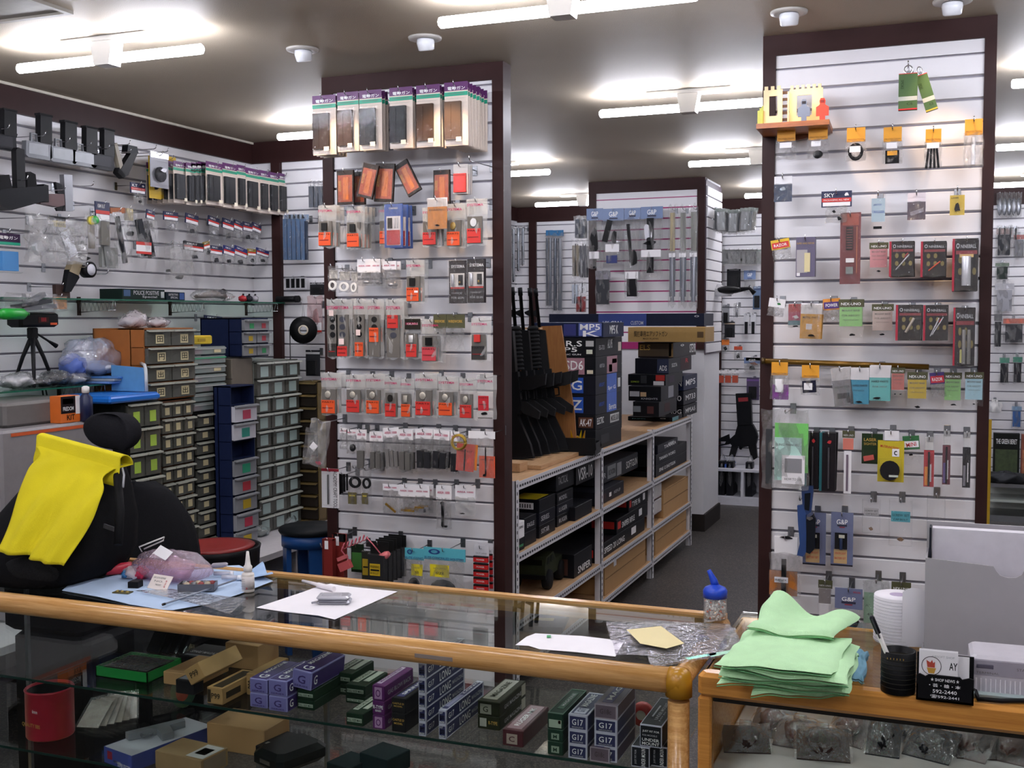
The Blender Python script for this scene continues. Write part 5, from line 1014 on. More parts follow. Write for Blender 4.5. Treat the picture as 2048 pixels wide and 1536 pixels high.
MB().bbox(-.065,.065,-.006,.006,0,.002,.0005).build('blade',STEEL,sp);MB().bbox(.03,.075,-.010,.010,.002,.012,.003).build('grip',M('9a96a0',.4),sp)
q0,q1=ctop(15,1020,1152),ctop(15,1490,1000)
rd=thing('cleaning_rod','long thin grey cleaning rod lying across the cloth','rod',q0+Vector((0,0,.0105)))
MB().tube([(0,0,.0),(q1-q0)*.97+Vector((0,0,.004))],.0026,8).build('rod_shaft',M('8a909c',.3,.7),rd);MB().tube([(0,0,0),(q1-q0)*.03],.0034,8).build('tip',BLACK,rd)
for k,(u,v,a)in enumerate(((1390,960,20),(1440,985,16))):
 t=thing('vial',uniq('small clear vial beside the tin tray, %s'%('upper' if k==0 else 'lower')),'vial',ctop(15,u,v)+Vector((.0,.005,.012)),(0,0,R(a)))
 MB().tube([(-.025,0,0),(.02,0,0)],.006,10).build('vial_body',M('c8c8d4',.15),t);MB().tube([(.02,0,0),(.03,0,0)],.0065,10).build('vial_cap',PAPER,t)
# glue bottle
p=ctop(15,1540,1050);gl=thing('glue_bottle','white glue bottle with tapered nozzle standing on glass','bottle',p+Vector((0,.012,0)))
MB().lathe([(.001,0),(.0155,0),(.0165,.002),(.0165,.046),(.015,.05),(.009,.053),(.009,.056)],20).build('bottle_body',M('e8e0d8',.35),gl)
MB().lathe([(.0115,.055),(.0115,.068),(.008,.072),(.0062,.085),(.0035,.108),(.001,.109)],18).build('nozzle',M('ece6e0',.35),gl)
MB().lathe([(.0168,.008),(.0168,.042)],20).build('label',M('d8d0cc',.5),gl)
for k in range(4):text('SUPER GLUE' if k==0 else 'QUICK BOND',.02,.003,NOTES['GREY'],gl,(0,-.0172,.036-.006*k),(R(90),0,R(20)))
text('3',.005,.005,NOTES['RED'],gl,(.006,-.0168,.012),(R(90),0,R(28)))
# papers, phone, pen
sheet('white_paper','white sheet of paper under the flip phone','paper',[px(12,*q)for q in((45,315),(380,205),(520,150),(590,140),(700,160),(1080,195),(620,402),(500,375),(260,345))],M('f6f2f6',.6,0,.02),wave=.0015)
pn=thing('white_pen','white marker pen lying on the paper','pen',ctop(12,385,140)+Vector((0,0,.009)))
e1=ctop(12,610,200)-ctop(12,385,140)
MB().tube([(0,0,0),e1*.5,e1],[.004,.0055,.0055],10).build('barrel',M('ece4e8',.3),pn);MB().tube([e1*.5,e1*.52,e1*1.02],[.0065,.0072,.0072],10).build('cap',M('f0eaee',.3),pn)
ph=thing('flip_phone','silver folded flip phone on white paper','phone',ctop(12,600,290)+Vector((0,.012,.002)),(0,0,R(20)))
MB().bbox(-.042,.042,-.024,.024,0,.0105,.004).build('lower_shell',M('a8a8b0',.3,.4),ph)
MB().bbox(-.042,.040,-.024,.024,.0115,.022,.004).build('upper_shell',M('b4b4bc',.28,.4),ph)
MB().bbox(-.03,.02,-.016,.016,.0215,.0228,.001).build('lid_panel',M('c4c4cc',.25,.3),ph)
MB().box(-.035,.035,-.0245,-.0238,.005,.008).build('keypad_strip',M('5a5a62',.4),ph)
MB().tube([(-.038,-.02,.008),(-.052,-.03,.007)],.0028,8).build('antenna',M('9a9aa2',.3),ph)
sheet('paper_slip','long white paper slip with a green mark','paper',[px(13,*q)for q in((300,600),(350,565),(385,535),(450,513),(800,535),(1112,568),(1045,686),(760,655),(480,628),(400,605))],M('f6f2f6',.6,0,.02),wave=.0015)
gm=sheet('green_mark','small green tape mark on the paper slip','tape',[px(13,*q)for q in((535,524),(565,524),(565,540),(535,540))],M('3c9c5c',.5),DK+.0035)
zb=sheet('zip_bag','clear zip bag lying across the counter glass','bag',[px(13,*q)for q in((975,440),(1400,440),(1895,452),(2032,645),(1800,690),(1330,768),(1290,720),(1270,620),(1010,560))],FILM2,DK+.001,.004,.004)
b=MB();z0=zb.location
b.grid(lambda u,v:onZ(*px(13,990+950*u+60*v,455+230*v+40*u),DK)-z0+Vector((0,0,.006+.004*math.sin(u*14+v*5)*math.sin(v*9+2*u))),22,12).build('crinkled_film',film('f4f0fc',.14,.1,40,1.0,.16),zb)
st=sheet('','','',[px(13,*q)for q in((1345,712),(1975,615),(2000,650),(1358,757))],M('1c2c30',.3,.2,.5,60),DK+.011,.0008,parent=zb)
st2=None
for q,c in((((1560,690),(1800,650),(1790,668),(1590,705)),'4c9c7c'),(((1740,660),(1960,625),(1960,640),(1760,685)),'3c7c54')):
 P4=[onZ(*px(13,*w),DK+.0125)for w in q]
 MB().add([v-z0 for v in P4],[(0,3,2,1)]).build('green_print',M(c,.15,.8),zb)  # green patches belonging to the dark printed strip
sheet('yellow_note','blank pale yellow note on the zip bag','note',[px(13,*q)for q in((1130,487),(1385,462),(1558,585),(1425,626),(1230,592))],M('e8d8a0',.6,0,.03),DK+.013,.0006,.002)
# BB bottle
p=ctop(13,1772,436);bt=thing('pellet_bottle','clear bottle of white and orange pellets with blue spout cap','bottle',p+Vector((0,.025,.006)))
rb=.0275
MB().lathe([(.001,0),(rb-.002,0),(rb,.003),(rb,.054)],24).build('bottle_wall',film('f0ece8',.16,.2,30,.2,.05),bt)
b=MB();rnd=random.Random(5);b2=MB()
for k in range(230):
 a,z=rnd.uniform(0,6.28),rnd.uniform(.003,.042);r_=(rb-.0042)*math.sqrt(rnd.uniform(.55,1))
 (b2 if rnd.random()<.1 else b).lathe([(0.0001,-.0029),(.0022,-.0018),(.0029,0),(.0022,.0018),(.0001,.0029)],6,at=(r_*math.cos(a),r_*math.sin(a),z))
o=b.build('white_pellets',M('e8e4de',.3),bt);o['kind']='stuff'
o=b2 .build('orange_pellets',M('e0642c',.3),bt);o['kind']='stuff'
MB().lathe([(rb+.001,.052),(rb+.0015,.068),(rb-.003,.075),(.016,.079),(.011,.081),(.0095,.083)],24).build('cap',M('1c48c8',.3),bt)
MB().tube([(0,0,.08),(-.004,0,.092),(-.012,0,.108),(-.016,0,.116)],[.0095,.009,.0058,.005],14).build('spout',M('1c48c8',.3),bt)
# ================================================================== second showcase
SX0,SX1,SYF,SYB,SZ=-.472,1.25,2.225,2.72,.932
sc_=thing('display_case','orange wood framed glass case at the counter corner','display case',((SX0+SX1)/2,(SYF+SYB)/2,0))
so=sc_.location.copy()
def SB(name,x0,x1,y0,y1,z0,z1,mat,b=.004):return MB().bbox(x0-so.x,x1-so.x,y0-so.y,y1-so.y,z0,z1,b).build(name,mat,sc_)
SB('top_rail',SX0,SX1,SYF-.01,SYF+.03,SZ-.05,SZ,OAK2,.008)
SB('corner_post',SX0,SX0+.028,SYF-.006,SYF+.024,0,SZ-.05,OAK2)
SB('corner_post',SX1-.03,SX1,SYF-.006,SYF+.024,0,SZ-.05,OAK2)
SB('back_board',SX0,SX1,SYB-.015,SYB,0,SZ-.012,OAK2)
SB('side_board',SX0,SX0+.012,SYF+.026,SYB-.016,0,SZ-.012,OAK2)
SB('side_board',SX1-.012,SX1,SYF+.026,SYB-.016,0,SZ-.012,OAK2)
SB('top_panel',SX0+.001,SX1-.001,SYF+.031,SYB+.01,SZ-.012,SZ-.002,GLASS,.001)
SB('front_glass',SX0+.028,SX1-.03,SYF+.004,SYF+.008,.12,SZ-.05,GLASS,.0005)
SB('shelf',SX0+.014,SX1-.014,SYF+.03,SYB-.017,.70,.712,M('c8c4c0',.4))
SB('plinth',SX0+.03,SX1-.03,SYF+.01,SYB-.03,0,.10,OAK2)
SB('inner_strip',SX0+.028,SX1-.03,SYF+.009,SYF+.014,SZ-.062,SZ-.051,M('241c18',.5),.001)
# clear packs inside the case
MRB=M('5c342c',.5,0,.4,40)
for k,(u,v,w,h,dark)in enumerate(((300,1160,.10,.05,1),(420,1060,.09,.06,0),(600,1130,.10,.055,0),(780,1210,.11,.06,1),(900,1100,.09,.06,0),(1150,1180,.07,.1,2),(1230,1080,.13,.05,3),(1420,1200,.1,.06,2),(1650,1190,.1,.08,0),(1780,1200,.1,.06,1),(1940,1220,.09,.07,0))):
 p=onZ(*px(14,u,v),.712);p.y=max(p.y,SYF+.07);p.y=min(p.y,SYB-.09)
 t=thing('clear_pack',uniq('clear %s pack in the corner case, %s from its post'%(('maroon grip','dark leather','black rail','silver tube')[dark],ordn[k])),'packet',p,(R(-60),0,R(random.uniform(-25,25))),'clear packs in the corner case')
 MB().bbox(-w/2,w/2,-.001,.001,0,h*1.5,.0005).build('backing_card',M(('6c5c58','3c2c28','2c2c30','a8a8b0')[dark],.5,0,.4,40),t)
 lump('product',(MRB,M('3a2420',.5),GUN,CHROME)[dark],t,(0,-.014,h*.7),(w*.28,.011,h*.5),k,.25,8)
 b=MB();b.grid(lambda u_,v_:((u_-.5)*w*1.1,-.03*math.sin(math.pi*u_)*math.sin(math.pi*v_)-.004+.003*math.sin(u_*17+k)*math.sin(v_*13),v_*h*1.6),12,12).build('film',FILM2,t)
 if dark!=2:MB().tube([(-.012,-.02,h*1.3),(.012,-.024,h*1.2)],.008,8).build('knob',film('ffffff',.2,.08,30,.5,.2),t)
# ---- towels
TW=M('c2ecba',.9,0,.10,25,.2,.5,500)
tw0=onZ(*px(14,540,700),SZ)
def towel(label,pts,z,th,seed,drop=None):
 P=[onZ(*px(14,*q),SZ+z)for q in pts];c=sum(P,Vector())/4;c.z=SZ+z
 t=thing('green_towel',label,'towel',c,group='green towels in the folded stack')
 rnd=random.Random(seed);ph_=[rnd.uniform(0,6)for _ in range(4)]
 def top(u,v):
  p=P[0].lerp(P[1],u).lerp(P[3].lerp(P[2],u),v)-c
  e=min(1,12*min(u,1-u,v,1-v));e=math.sqrt(max(0,1-(1-e)**2))
  w=.0024*(math.sin(u*6+ph_[0]+v*3)+.7*math.sin(v*9+ph_[1]+u*4)+.5*math.sin(u*17+v*11+ph_[2])*math.sin(v*14+ph_[3])+.8*math.sin(u*9-v*7+ph_[1])*(1-e*.6))
  if drop:p.z+=drop(u,v)
  return Vector((p.x+.003*math.sin(v*11+ph_[2]),p.y+.003*math.sin(u*9+ph_[3]),p.z+th*.5+th*.5*e+w))
 def bot(u,v):
  p=top(u,v);e=min(1,12*min(u,1-u,v,1-v));e=math.sqrt(max(0,1-(1-e)**2));return Vector((p.x,p.y,p.z-th*e*.98-.0003))
 m=MB();m.grid(top,26,22);m.grid(lambda u,v:bot(1-u,v),26,22);m.build('folded_cloth',TW,t)
 # hem line: darker stitched edge
 for ee in(0,1):
  MB().tube([top(i/20,ee)+Vector((0,-.0008 if ee==0 else.0008,-.004))for i in range(21)],.0011,5).build('hem',M('6cac74',.9),t)
 return t
F1=((100,735),(940,800),(1010,560),(330,400));F2=((110,690),(930,760),(1000,545),(300,410));F3=((100,640),(925,745),(1005,500),(330,370))
towel('lowest folded green towel of the stack',((330,815),(925,820),(1010,560),(420,430)),.0,.016,1)
towel('second folded green towel from the bottom',F1,.017,.014,2)
towel('third folded green towel from the bottom',F2,.032,.014,3)
towel('folded green towel just under the top one',F3,.047,.013,4)
towel('green towel just below the topmost fold',((100,600),(840,690),(960,450),(330,390)),.061,.011,5)
towel('topmost green towel folded back with a raised corner',((300,400),(850,455),(1005,335),(440,270)),.074,.016,7,lambda u,v:.05*max(0,v-.35)*math.exp(-((u-.15)/.25)**2)+.012*math.sin(u*8+1)*v)
bt_=towel('blue green towel edge beside the stack',((930,720),(1035,735),(1060,560),(990,545)),.0,.02,6)
for ch in bt_.children:ch.data.materials[0]=M('7cacc4',.9,0,.1)
# ---- tissue roll
p=onZ(*px(14,1240,470),SZ-.002);ts=thing('tissue_roll','white tissue paper roll standing on its end','tissue roll',p+Vector((0,.03,0)))
TWM=M('eeeaf0',.8,0,.03)
MB().lathe([(.017,.104),(.0485,.104),(.05,.102),(.05,.002),(.0485,0),(.017,0),(.017,.104)],32).build('paper_roll',TWM,ts)
b=MB()
for k in range(14):b.lathe([(.0502,.005+.007*k),(.0508,.0058+.007*k),(.0502,.0066+.007*k)],32)
b.build('layer_ridges',M('d8d4dc',.8),ts)
MB().lathe([(.0155,.0),(.017,.0),(.017,.1045),(.0155,.1045)],20).build('cardboard_core',M('b8a8c4',.7),ts)
MB().grid(lambda u,v:(.012+.040*u+.012*u*u,-.046+.012*u-.006*math.sin(v*3),.13*(1-v)-.01*(1-v)*(2*u-1)**2+.001),8,10).build('loose_sheet',TWM,ts)
# ---- pen cup
p=onZ(*px(14,1245,800),SZ);cpn=thing('pen_cup','black cylindrical pen cup','pen cup',p+Vector((0,.034,0)))
MB().lathe([(.001,0),(.031,0),(.032,.002),(.032,.080),(.029,.080),(.029,.004),(.001,.004)],28).build('cup_wall',M('0c0c0e',.35),cpn)
b=MB()
for k in range(7):b.lathe([(.0322,.012+.009*k),(.0328,.0128+.009*k),(.0322,.0136+.009*k)],28)
b.build('rings',M('24221c',.4),cpn)
text('· · · · · ·',.03,.004,NOTES['GOLD'],cpn,(-.004,-.0329,.071))
pn2=thing('ballpoint_pen','white and black ballpoint pen leaning in the cup','pen',cpn.location+Vector((.008,-.01,.006)),(R(6),R(-22),0))
MB().tube([(0,0,0),(0,0,.118)],.0046,10).build('barrel',M('dcd8d4',.35),pn2)
MB().tube([(0,0,.118),(0,0,.150),(0,0,.154)],[.005,.005,.003],10).build('cap',M('1c1c24',.35),pn2)
MB().box(-.0015,.0015,-.0075,-.0055,.11,.15).build('clip',STEEL,pn2)
# ---- card holder
p=onZ(*px(14,1545,840),SZ);chd=thing('card_holder','black business card holder with white phone numbers','card holder',p+Vector((0,.02,0)))
w=.05
b=MB();b.prism([(-w,0),(w,0),(w,.048),(w-.008,.05),(.03,.046),(.026,.05),(-.028,.05),(-.034,.046),(-w+.006,.05),(-w,.046)],-.018,-.014)
b.box(-w,w,.012,.016,0,.082);b.box(-w,w,-.018,.016,0,.004);b.box(-w,-w+.003,-.018,.016,0,.03);b.box(w-.003,w,-.018,.016,0,.03);b.build('holder',M('0d0d10',.3),chd)
for s_,zz2,ww in(('★ SHOP NEWS ★',.042,.05),('・芸・雄・本',.031,.055),('592-2440',.020,.042),('☎592-2441',.010,.05)):text(s_,ww,.007,NOTES['WH'],chd,(.0,-.0188,zz2),bold=True)
for k in range(4):
 t=thing('business_card',uniq('white business card with cup logo in the holder, %s'%('front one' if k==0 else ordn[k]+' behind')),'business card',chd.location+Vector((-.012+(.02 if k==3 else 0),-.011+.005*k,.004)),(R(-4),0,0),'business cards in the holder')
 MB().box(-.034,.034,-.0004,.0004,0,.088-.01*(k==3)).build('card',PAPER,t)
 if k==0:
  text('AY',.014,.014,NOTES['BK'],t,(.026,-.0011,.062),bold=True);text('AIRSOFT SHOP',.04,.004,NOTES['SLV'],t,(.008,-.0011,.078))
  MB().lathe([(.0165,-.0012),(.0175,-.0012),(.0175,-.0004),(.0165,-.0004),(.0165,-.0012)],28,axis='y',at=(-.012,0,.060)).build('logo_ring',M('3c3436',.5),t)
  MB().prism([(-.008,.056),(.008,.056),(.005,.046),(-.005,.046)],-.0013,-.0004).build('logo_cup',M('c89838',.5),t,(-.012,0,0))
  MB().prism([(-.007,.057),(-.009,.070),(-.002,.066),(.001,.071),(.003,.065),(.006,.068),(.006,.057)],-.0013,-.0004).build('logo_flame',M('b84430',.5),t,(-.012,0,0))
# ---- white device with vents, cable
p=onZ(*px(14,1700,795),SZ)
dv=thing('terminal_device','white desktop device with a row of vents','device',p+Vector((.09,.05,0)),(0,0,R(2)))
MB().bbox(-.09,.22,-.045,.06,0,.078,.006).build('case',M('c8c4cc',.4),dv)
MB().box(-.088,.218,-.0462,-.0448,.042,.070).build('top_strip',M('a4a0ac',.45),dv)
MB().bbox(-.08,-.05,-.047,-.0455,.055,.063,.001).build('badge',M('5c5868',.4),dv)
MB().bbox(-.09,.22,-.060,-.046,0,.012,.003).build('front_lip',M('98a8a8',.4),dv)
vm=MB().bbox(-.0014,.0014,-.0006,.0006,0,.026,.0003).mesh('vent')
for k in range(34):put('vent_rib',vm,M('e8e4ea',.4),dv,(-.08+.0085*k,-.0466,.010))
text('TERMINAL',.04,.004,NOTES['GREY'],dv,(-.06,-.0468,.047));text('STAR',.02,.005,NOTES['GREY'],dv,(.0,-.0468,.058))
c0_,c1_,c2_=(onZ(*px(14,*q),SZ)+Vector((0,0,.006))for q in((1705,740),(1760,835),(2048,845)))
cbl=thing('power_cable','black cable with plug beside the card holder','cable',c0_)
MB().tube([(0,0,.012),(c1_-c0_)*.5+Vector((0,0,.006)),c1_-c0_,(c1_+c2_)/2-c0_+Vector((0,-.006,0)),c2_-c0_,c2_-c0_+Vector((.15,.03,0))],.0045,8).build('cord',BLACK,cbl)
MB().bbox(-.012,.012,-.01,.01,-.004,.022,.003).build('plug',BLACK,cbl)
# ---- grey document box standing behind
g0=onY(1848,1275,2.50);g1=onY(1848,1115,2.50);g2=onY(1860,1050,2.56)
GR=M('a8a4a8',.45,0,.05)
gx=thing('document_box','large light grey plastic document box with notched front','document box',(g0 .x+.14,2.56,SZ-.002))
zf=g1 .z-gx.location.z;zk=g2 .z-gx.location.z
nt_=[(-.14,.0),(.30,0),(.30,zf-.02),(.05,zf-.012),(.045,zf-.022),(.035,zf-.028),(.02,zf-.03),(.005,zf-.026),(-.002,zf-.018),(-.008,zf-.008),(-.14,zf)]
MB().prism(nt_,-.062,-.058).build('front_panel',GR,gx)
MB().box(-.14,.30,.05,.054,0,zk).build('back_panel',GR,gx)
MB().box(-.14,-.136,-.058,.05,0,zf).build('side_panel',GR,gx);MB().box(.296,.30,-.058,.05,0,zf).build('side_panel',GR,gx)
MB().box(-.14,.30,-.058,.05,0,.003).build('floor_panel',GR,gx)
MB().bbox(-.146,.306,-.068,.056,0,.012,.003).build('base_lip',GR,gx)
MB().box(-.128,.29,.0,.03,.003,zk-.006).build('paper_stack',M('d8d4dc',.6),gx)
MB().box(-.134,-.130,-.01,.03,.003,zk-.004).build('folder_spine',M('20222c',.5),gx)
# ================================================================== bag with yellow cloth
q=lambda x,y,Y:onY(x,y,Y)
bg=thing('black_bag','black padded bag standing on the counter under the yellow cloth','bag',q(110,1150,2.46))
bg.location.z=DK;bo=bg.location.copy()
# lofted outline: (z, left px x, right px x, front Y, back Y)
secs=[(DK,-50,175,2.30,2.62),(DK+.02,-55,195,2.285,2.64),(DK+.08,-25,222,2.32,2.65),(DK+.16,25,236,2.40,2.66),(DK+.24,65,240,2.49,2.66),(DK+.30,95,236,2.545,2.65),(DK+.325,110,225,2.56,2.63)]
rings=[]
for z,xl,xr,yf,yb in secs:
 ym=(yf+yb)/2
 py_=768
 a=onY(xl,py_,ym).x;b_=onY(xr,py_,ym).x;ring=[]
 for k in range(24):
  t=2*math.pi*k/24;cx_,sx_=math.cos(t),math.sin(t)
  f=lambda c:math.copysign(abs(c)**.55,c)
  ring.append(Vector(((a+b_)/2+(b_-a)/2*f(cx_),ym+(yb-yf)/2*f(sx_),z))-bo)
 rings.append(ring)
b=MB();vs_=[v for r_ in rings for v in r_];n=24
b.add(vs_,[(i*n+k,i*n+(k+1)%n,(i+1)*n+(k+1)%n,(i+1)*n+k)for i in range(len(rings)-1)for k in range(n)]+[tuple(range((len(rings)-1)*n,len(rings)*n))],0,True)
b.build('bag_body',M('121214',.8,0,.3,60,.3,.4,300),bg)
MP=M('1a1a1c',.85,0,.7,260)
lump('mesh_pocket',MP,bg,q(60,1160,2.33)-bo+Vector((0,0,.02)),(.10,.035,.045),2,.06)
t0=q(218,1055,2.44)-bo
MB().box(-.018,.018,-.002,.002,-.006,.006,0,Matrix.Rotation(R(12),3,'Y'),t0).build('brand_tag',M('4a4a50',.6,0,.4,200),bg)
MB().tube([q(243,930,2.53)-bo,q(248,950,2.50)-bo,q(246,975,2.48)-bo],.003,6).build('strap_edge',M('b0b0b4',.5),bg)
MB().tube([q(235,950,2.50)-bo,q(240,1020,2.44)-bo,q(236,1090,2.40)-bo],.012,8).build('side_strap',M('0e0e10',.7),bg)
yc=thing('yellow_cloth','bright yellow chamois cloth draped over the black bag','cloth',q(120,1000,2.50));yo=yc.location.copy()
YM=M('dccc24',.9,0,.12,12,.2,.4,350)
TL,TR,BL,BR=q(84,890,2.52),q(250,935,2.52),q(-2,1100,2.275),q(122,1132,2.275)
ML,MR_=q(78,905,2.485),q(232,950,2.485)
def ycf(u,v):
 # v 0 = rear hem, .18 = crest, 1 = front hem
 if v<.28:
  s=v/.28;a=math.pi*(1-s);c=TL.lerp(TR,u)
  r_=.034
  return c+Vector((0,r_*math.cos(a)*-1*-1*(1 if True else 1),0))*1+Vector((0,0,r_*math.sin(a)-(0.05*(1-s)if s<.3 else 0)))-yo
 s=(v-.28)/.72;c0=TL.lerp(TR,u)+Vector((0,-.034,0));c1=BL.lerp(BR,u)
 p=c0 .lerp(c1,s);xr=MR_.lerp(q(205,1010,2.40),0)
 p.z+=.012*math.sin(math.pi*s)
 pinch=.05*math.exp(-((s-.10)/.10)**2)*(u-.5)*-1.2
 p.x+=pinch+.018*math.sin(math.pi*s)*(1 if u>.5 else.4)
 f=.012*s*math.sin(u*11+s*3)+.008*s*math.sin(u*23+s*5)+.006*math.sin(u*15+9*s)
 p.y+=f;return p-yo
b=MB();b.grid(ycf,44,56);o=b.build('cloth_sheet',YM,yc)
md=o.modifiers.new('thickness','SOLIDIFY');md.thickness=.003;md.offset=0
m=MB();m.tube([Vector(ycf(i/40,1.0))for i in range(41)],.0017,5);m.build('hem',M('c0b020',.9),yc)
# ---- office chair behind
chx=onY(270,960,3.40);ch=thing('office_chair','black office chair with a rounded headrest','chair',(chx.x+.02,3.40,0));co=ch.location.copy()
h0_=onY(238,862,3.35)
b=MB()
def hd(u,v):
 t,a=u*2*math.pi,v*math.pi
 r_=.116*(1+.12*math.cos(t-2.6));e=lambda c,k:math.copysign(abs(c)**k,c)
 return Vector((h0_.x+r_*e(math.sin(a),.8)*e(math.cos(t),.8),h0_.y+.055*e(math.sin(a),.8)*e(math.sin(t),.8)-.035*math.cos(t)**2,h0_.z-.066*math.cos(a)+.022*math.sin(a)*math.cos(t-2.4)))-co
b.grid(hd,28,16);b.build('headrest',M('1c1c20',.8,0,.3,120,.3,.4,300),ch)
MB().box(-.02,.02,.02,.035,h0_.z-.24,h0_.z,0,None).build('headrest_stem',BLACK,ch,(h0_.x-co.x,h0_.y-co.y,0))
bk=onY(240,960,3.40).z
def bkf(u,v):
 t=(u-.5)*2;z=.50+(bk-.50)*v;wd=.262*math.sqrt(max(0,1-(max(0,v-.35)/.66)**2.2))*(1-.12*(1-v))
 return Vector((co.x+t*wd,3.42-.05*(1-t*t)+.05*(v-.5)**2,z))-co
b=MB();b.grid(bkf,18,18);o=b.build('backrest',M('1a1a1d',.85,0,.5,260),ch);md=o.modifiers.new('t','SOLIDIFY');md.thickness=.045;md.offset=-1
MB().bbox(-.24,.24,-.25,.22,.42,.50,.03).build('seat',M('18181b',.85),ch)
MB().lathe([(.03,.09),(.03,.42)],14).build('gas_column',BLACK,ch)
for k in range(5):
 a=2*math.pi*k/5+.3;d_=Vector((math.cos(a),math.sin(a),0))
 MB().tube([d_*.02+Vector((0,0,.10)),d_*.28+Vector((0,0,.065))],[.024,.014],8).build('base_arm',BLACK,ch)
 MB().lathe([(.001,-.014),(.028,-.014),(.028,.014),(.001,.014)],14,axis='x',at=(d_.x*.28,d_.y*.28,.028)).build('caster',BLACK,ch)
for s_ in(-1,1):MB().tube([(s_*.25,.05,.46),(s_*.29,.05,.55),(s_*.29,-.02,.68),(s_*.29,-.2,.68)],.016,8).build('armrest',BLACK,ch)

# ================================================================== angle-steel shelving with gun boxes
SXF,SXB=-1.75,-2.60
PY=[4.50,5.76,6.86,7.96]
LV=[onX(1186,y,SXF).z for y in(1218,1140,1028,908)]
AW=M('d8d6da',.4,0,.04);SLOTD=M('3a3a3e',.6)
shv=thing('steel_shelving','long white slotted-angle shelving loaded with gun boxes','shelving',((SXF+SXB)/2,(PY[0]+PY[-1])/2,0));sho=shv.location.copy()
def SHB(name,x0,x1,y0,y1,z0,z1,mat,parent=shv):return MB().box(x0-sho.x,x1-sho.x,y0-sho.y,y1-sho.y,z0,z1).build(name,mat,parent)
for y in PY:
 for x,s in((SXF,-1),(SXB,1)):
  b=MB();b.box(x-sho.x-(.004 if s<0 else 0),x-sho.x+(.004 if s>0 else 0),y-sho.y-.02,y-sho.y+.02,0,LV[3]+.01)
  b.box(x-sho.x+(-.035 if s<0 else 0),x-sho.x+(0 if s<0 else.035),y-sho.y-.02,y-sho.y-.016,0,LV[3]+.01)
  po=b.build('post',AW,shv)
  if s<0:
   m=MB()
   for k in range(int(LV[3]/.034)):
    m.box(x-sho.x-.0005,x-sho.x+.0006,y-sho.y-.004,y-sho.y+.004,.03+k*.034,.044+k*.034)
   m.build('post_slots',SLOTD,po)
for lv in LV:
 for k in range(3):
  y0,y1=PY[k]+.02,PY[k+1]-.02
  SHB('shelf_board',SXB+.005,SXF-.004,y0-.018,y1+.018,lv-.012,lv,PLY)
  r=SHB('shelf_rail',SXF-.003,SXF,y0,y1,lv-.034,lv+.003,AW)
  m=MB();n=int((y1-y0)/.03)
  for j in range(n):m.box(SXF-sho.x-.0005,SXF-sho.x+.0007,y0-sho.y+.008+j*.03,y0-sho.y+.026+j*.03,lv-.022,lv-.012)
  m.build('rail_slots',SLOTD,r)
  SHB('shelf_rail',SXB,SXB+.003,y0,y1,lv-.034,lv+.003,AW)
WHT='WH'
GB=[M('15161b',.45,0,.2,20),M('1a1b24',.45,0,.2,20),M('1c2440',.45,0,.2,20),M('20181a',.45,0,.2,20)]
gG='black long-gun boxes on the shelving'
def ybox(x0,x1,z,h,depth,lab,mat=GB[0],faces=(),X=SXF-.02,name='gun_box',yoff=0.0,cat='gun box',grp=gG,ypx=768):
 Y0,Y1=onX(x0,ypx,X).y+yoff,onX(x1,ypx,X).y+yoff
 return boxthing(name,lab,cat,(X-depth,Y0,z),depth,Y1-Y0,h,mat,list(faces),group=grp)
def hz(x,y0,y1,X=SXF-.02):return onX(x,y1,X).z,onX(x,y0,X).z-onX(x,y1,X).z
# --- stack beside the rack: corner at px 1190
YS=onX(1191,700,SXF-.03).y
def fbox(y0,y1,lab,mat,faces,wd=.34,ln=.50,dx=0.0,dyy=0.0,xc=1191,Yf=None,grp=gG):
 """box whose near right-hand vertical edge stands at pixel column xc"""
 Yf=(Yf or YS)+dyy;X=onY(xc,768,Yf).x+dx
 z0,z1=onY(xc,y1,Yf).z,onY(xc,y0,Yf).z
 return boxthing('gun_box',lab,'gun box',(X-wd,Yf,z0+.0004),wd,ln,z1-z0-.0008,mat,faces,group=grp)
BLU,ROSE=M('2c5cc0',.4,0,.15),M('a87c88',.5)
y_=[675,714,752,791,831,861,904]
fbox(861,905,'black box at the foot of the tall stack',GB[0],[('r',.2,.5,.3,.7,M('3a3c40',.5))])
fbox(831,861,'black box with brown logo panel in the tall stack',GB[0],[('f',.72,.96,.15,.85,M('5c3420',.5)),('f',.74,.94,.25,.75,'AK-47',WHT),('r',.05,.3,.35,.8,'ELECTRIC',WHT),('r',.55,.9,.2,.8,M('c8c8c8',.5)),('r',.58,.88,.3,.7,'MODEL GUN','BK')])
fbox(791,831,'black and blue box above the brown-logo one',GB[1],[('f',.58,.8,.1,.9,BLU),('f',.6,.78,.25,.75,'Z',WHT),('r',.42,.8,.0,1,BLU),('r',.5,.78,.1,.4,'Beretta',WHT),('r',.12,.32,.4,.6,'AIRSOFT','BLUE')])
fbox(752,791,'black and blue box below the rose one',GB[1],[('f',.58,.8,.1,.9,BLU),('f',.6,.78,.25,.75,'G',WHT),('r',.42,.8,.0,1,BLU),('r',.45,.75,.1,.35,'Spr G',WHT),('r',.85,.95,.2,.7,M('d8d8d8',.5)),('r',.12,.32,.4,.6,'AIRSOFT','BLUE')])
fbox(714,752,'black box with square rose panels',GB[0],[('f',.40,.82,.06,.94,ROSE),('f',.5,.8,.3,.8,'SD6',WHT),('f',.86,.96,.1,.3,M('e8dcc0',.5)),('r',.42,.82,.04,.96,ROSE),('r',.5,.62,.1,.5,PAPER),('r',.62,.8,.55,.8,BLACK),('r',.14,.32,.4,.6,'AIRSOFT GUN','SLV')])
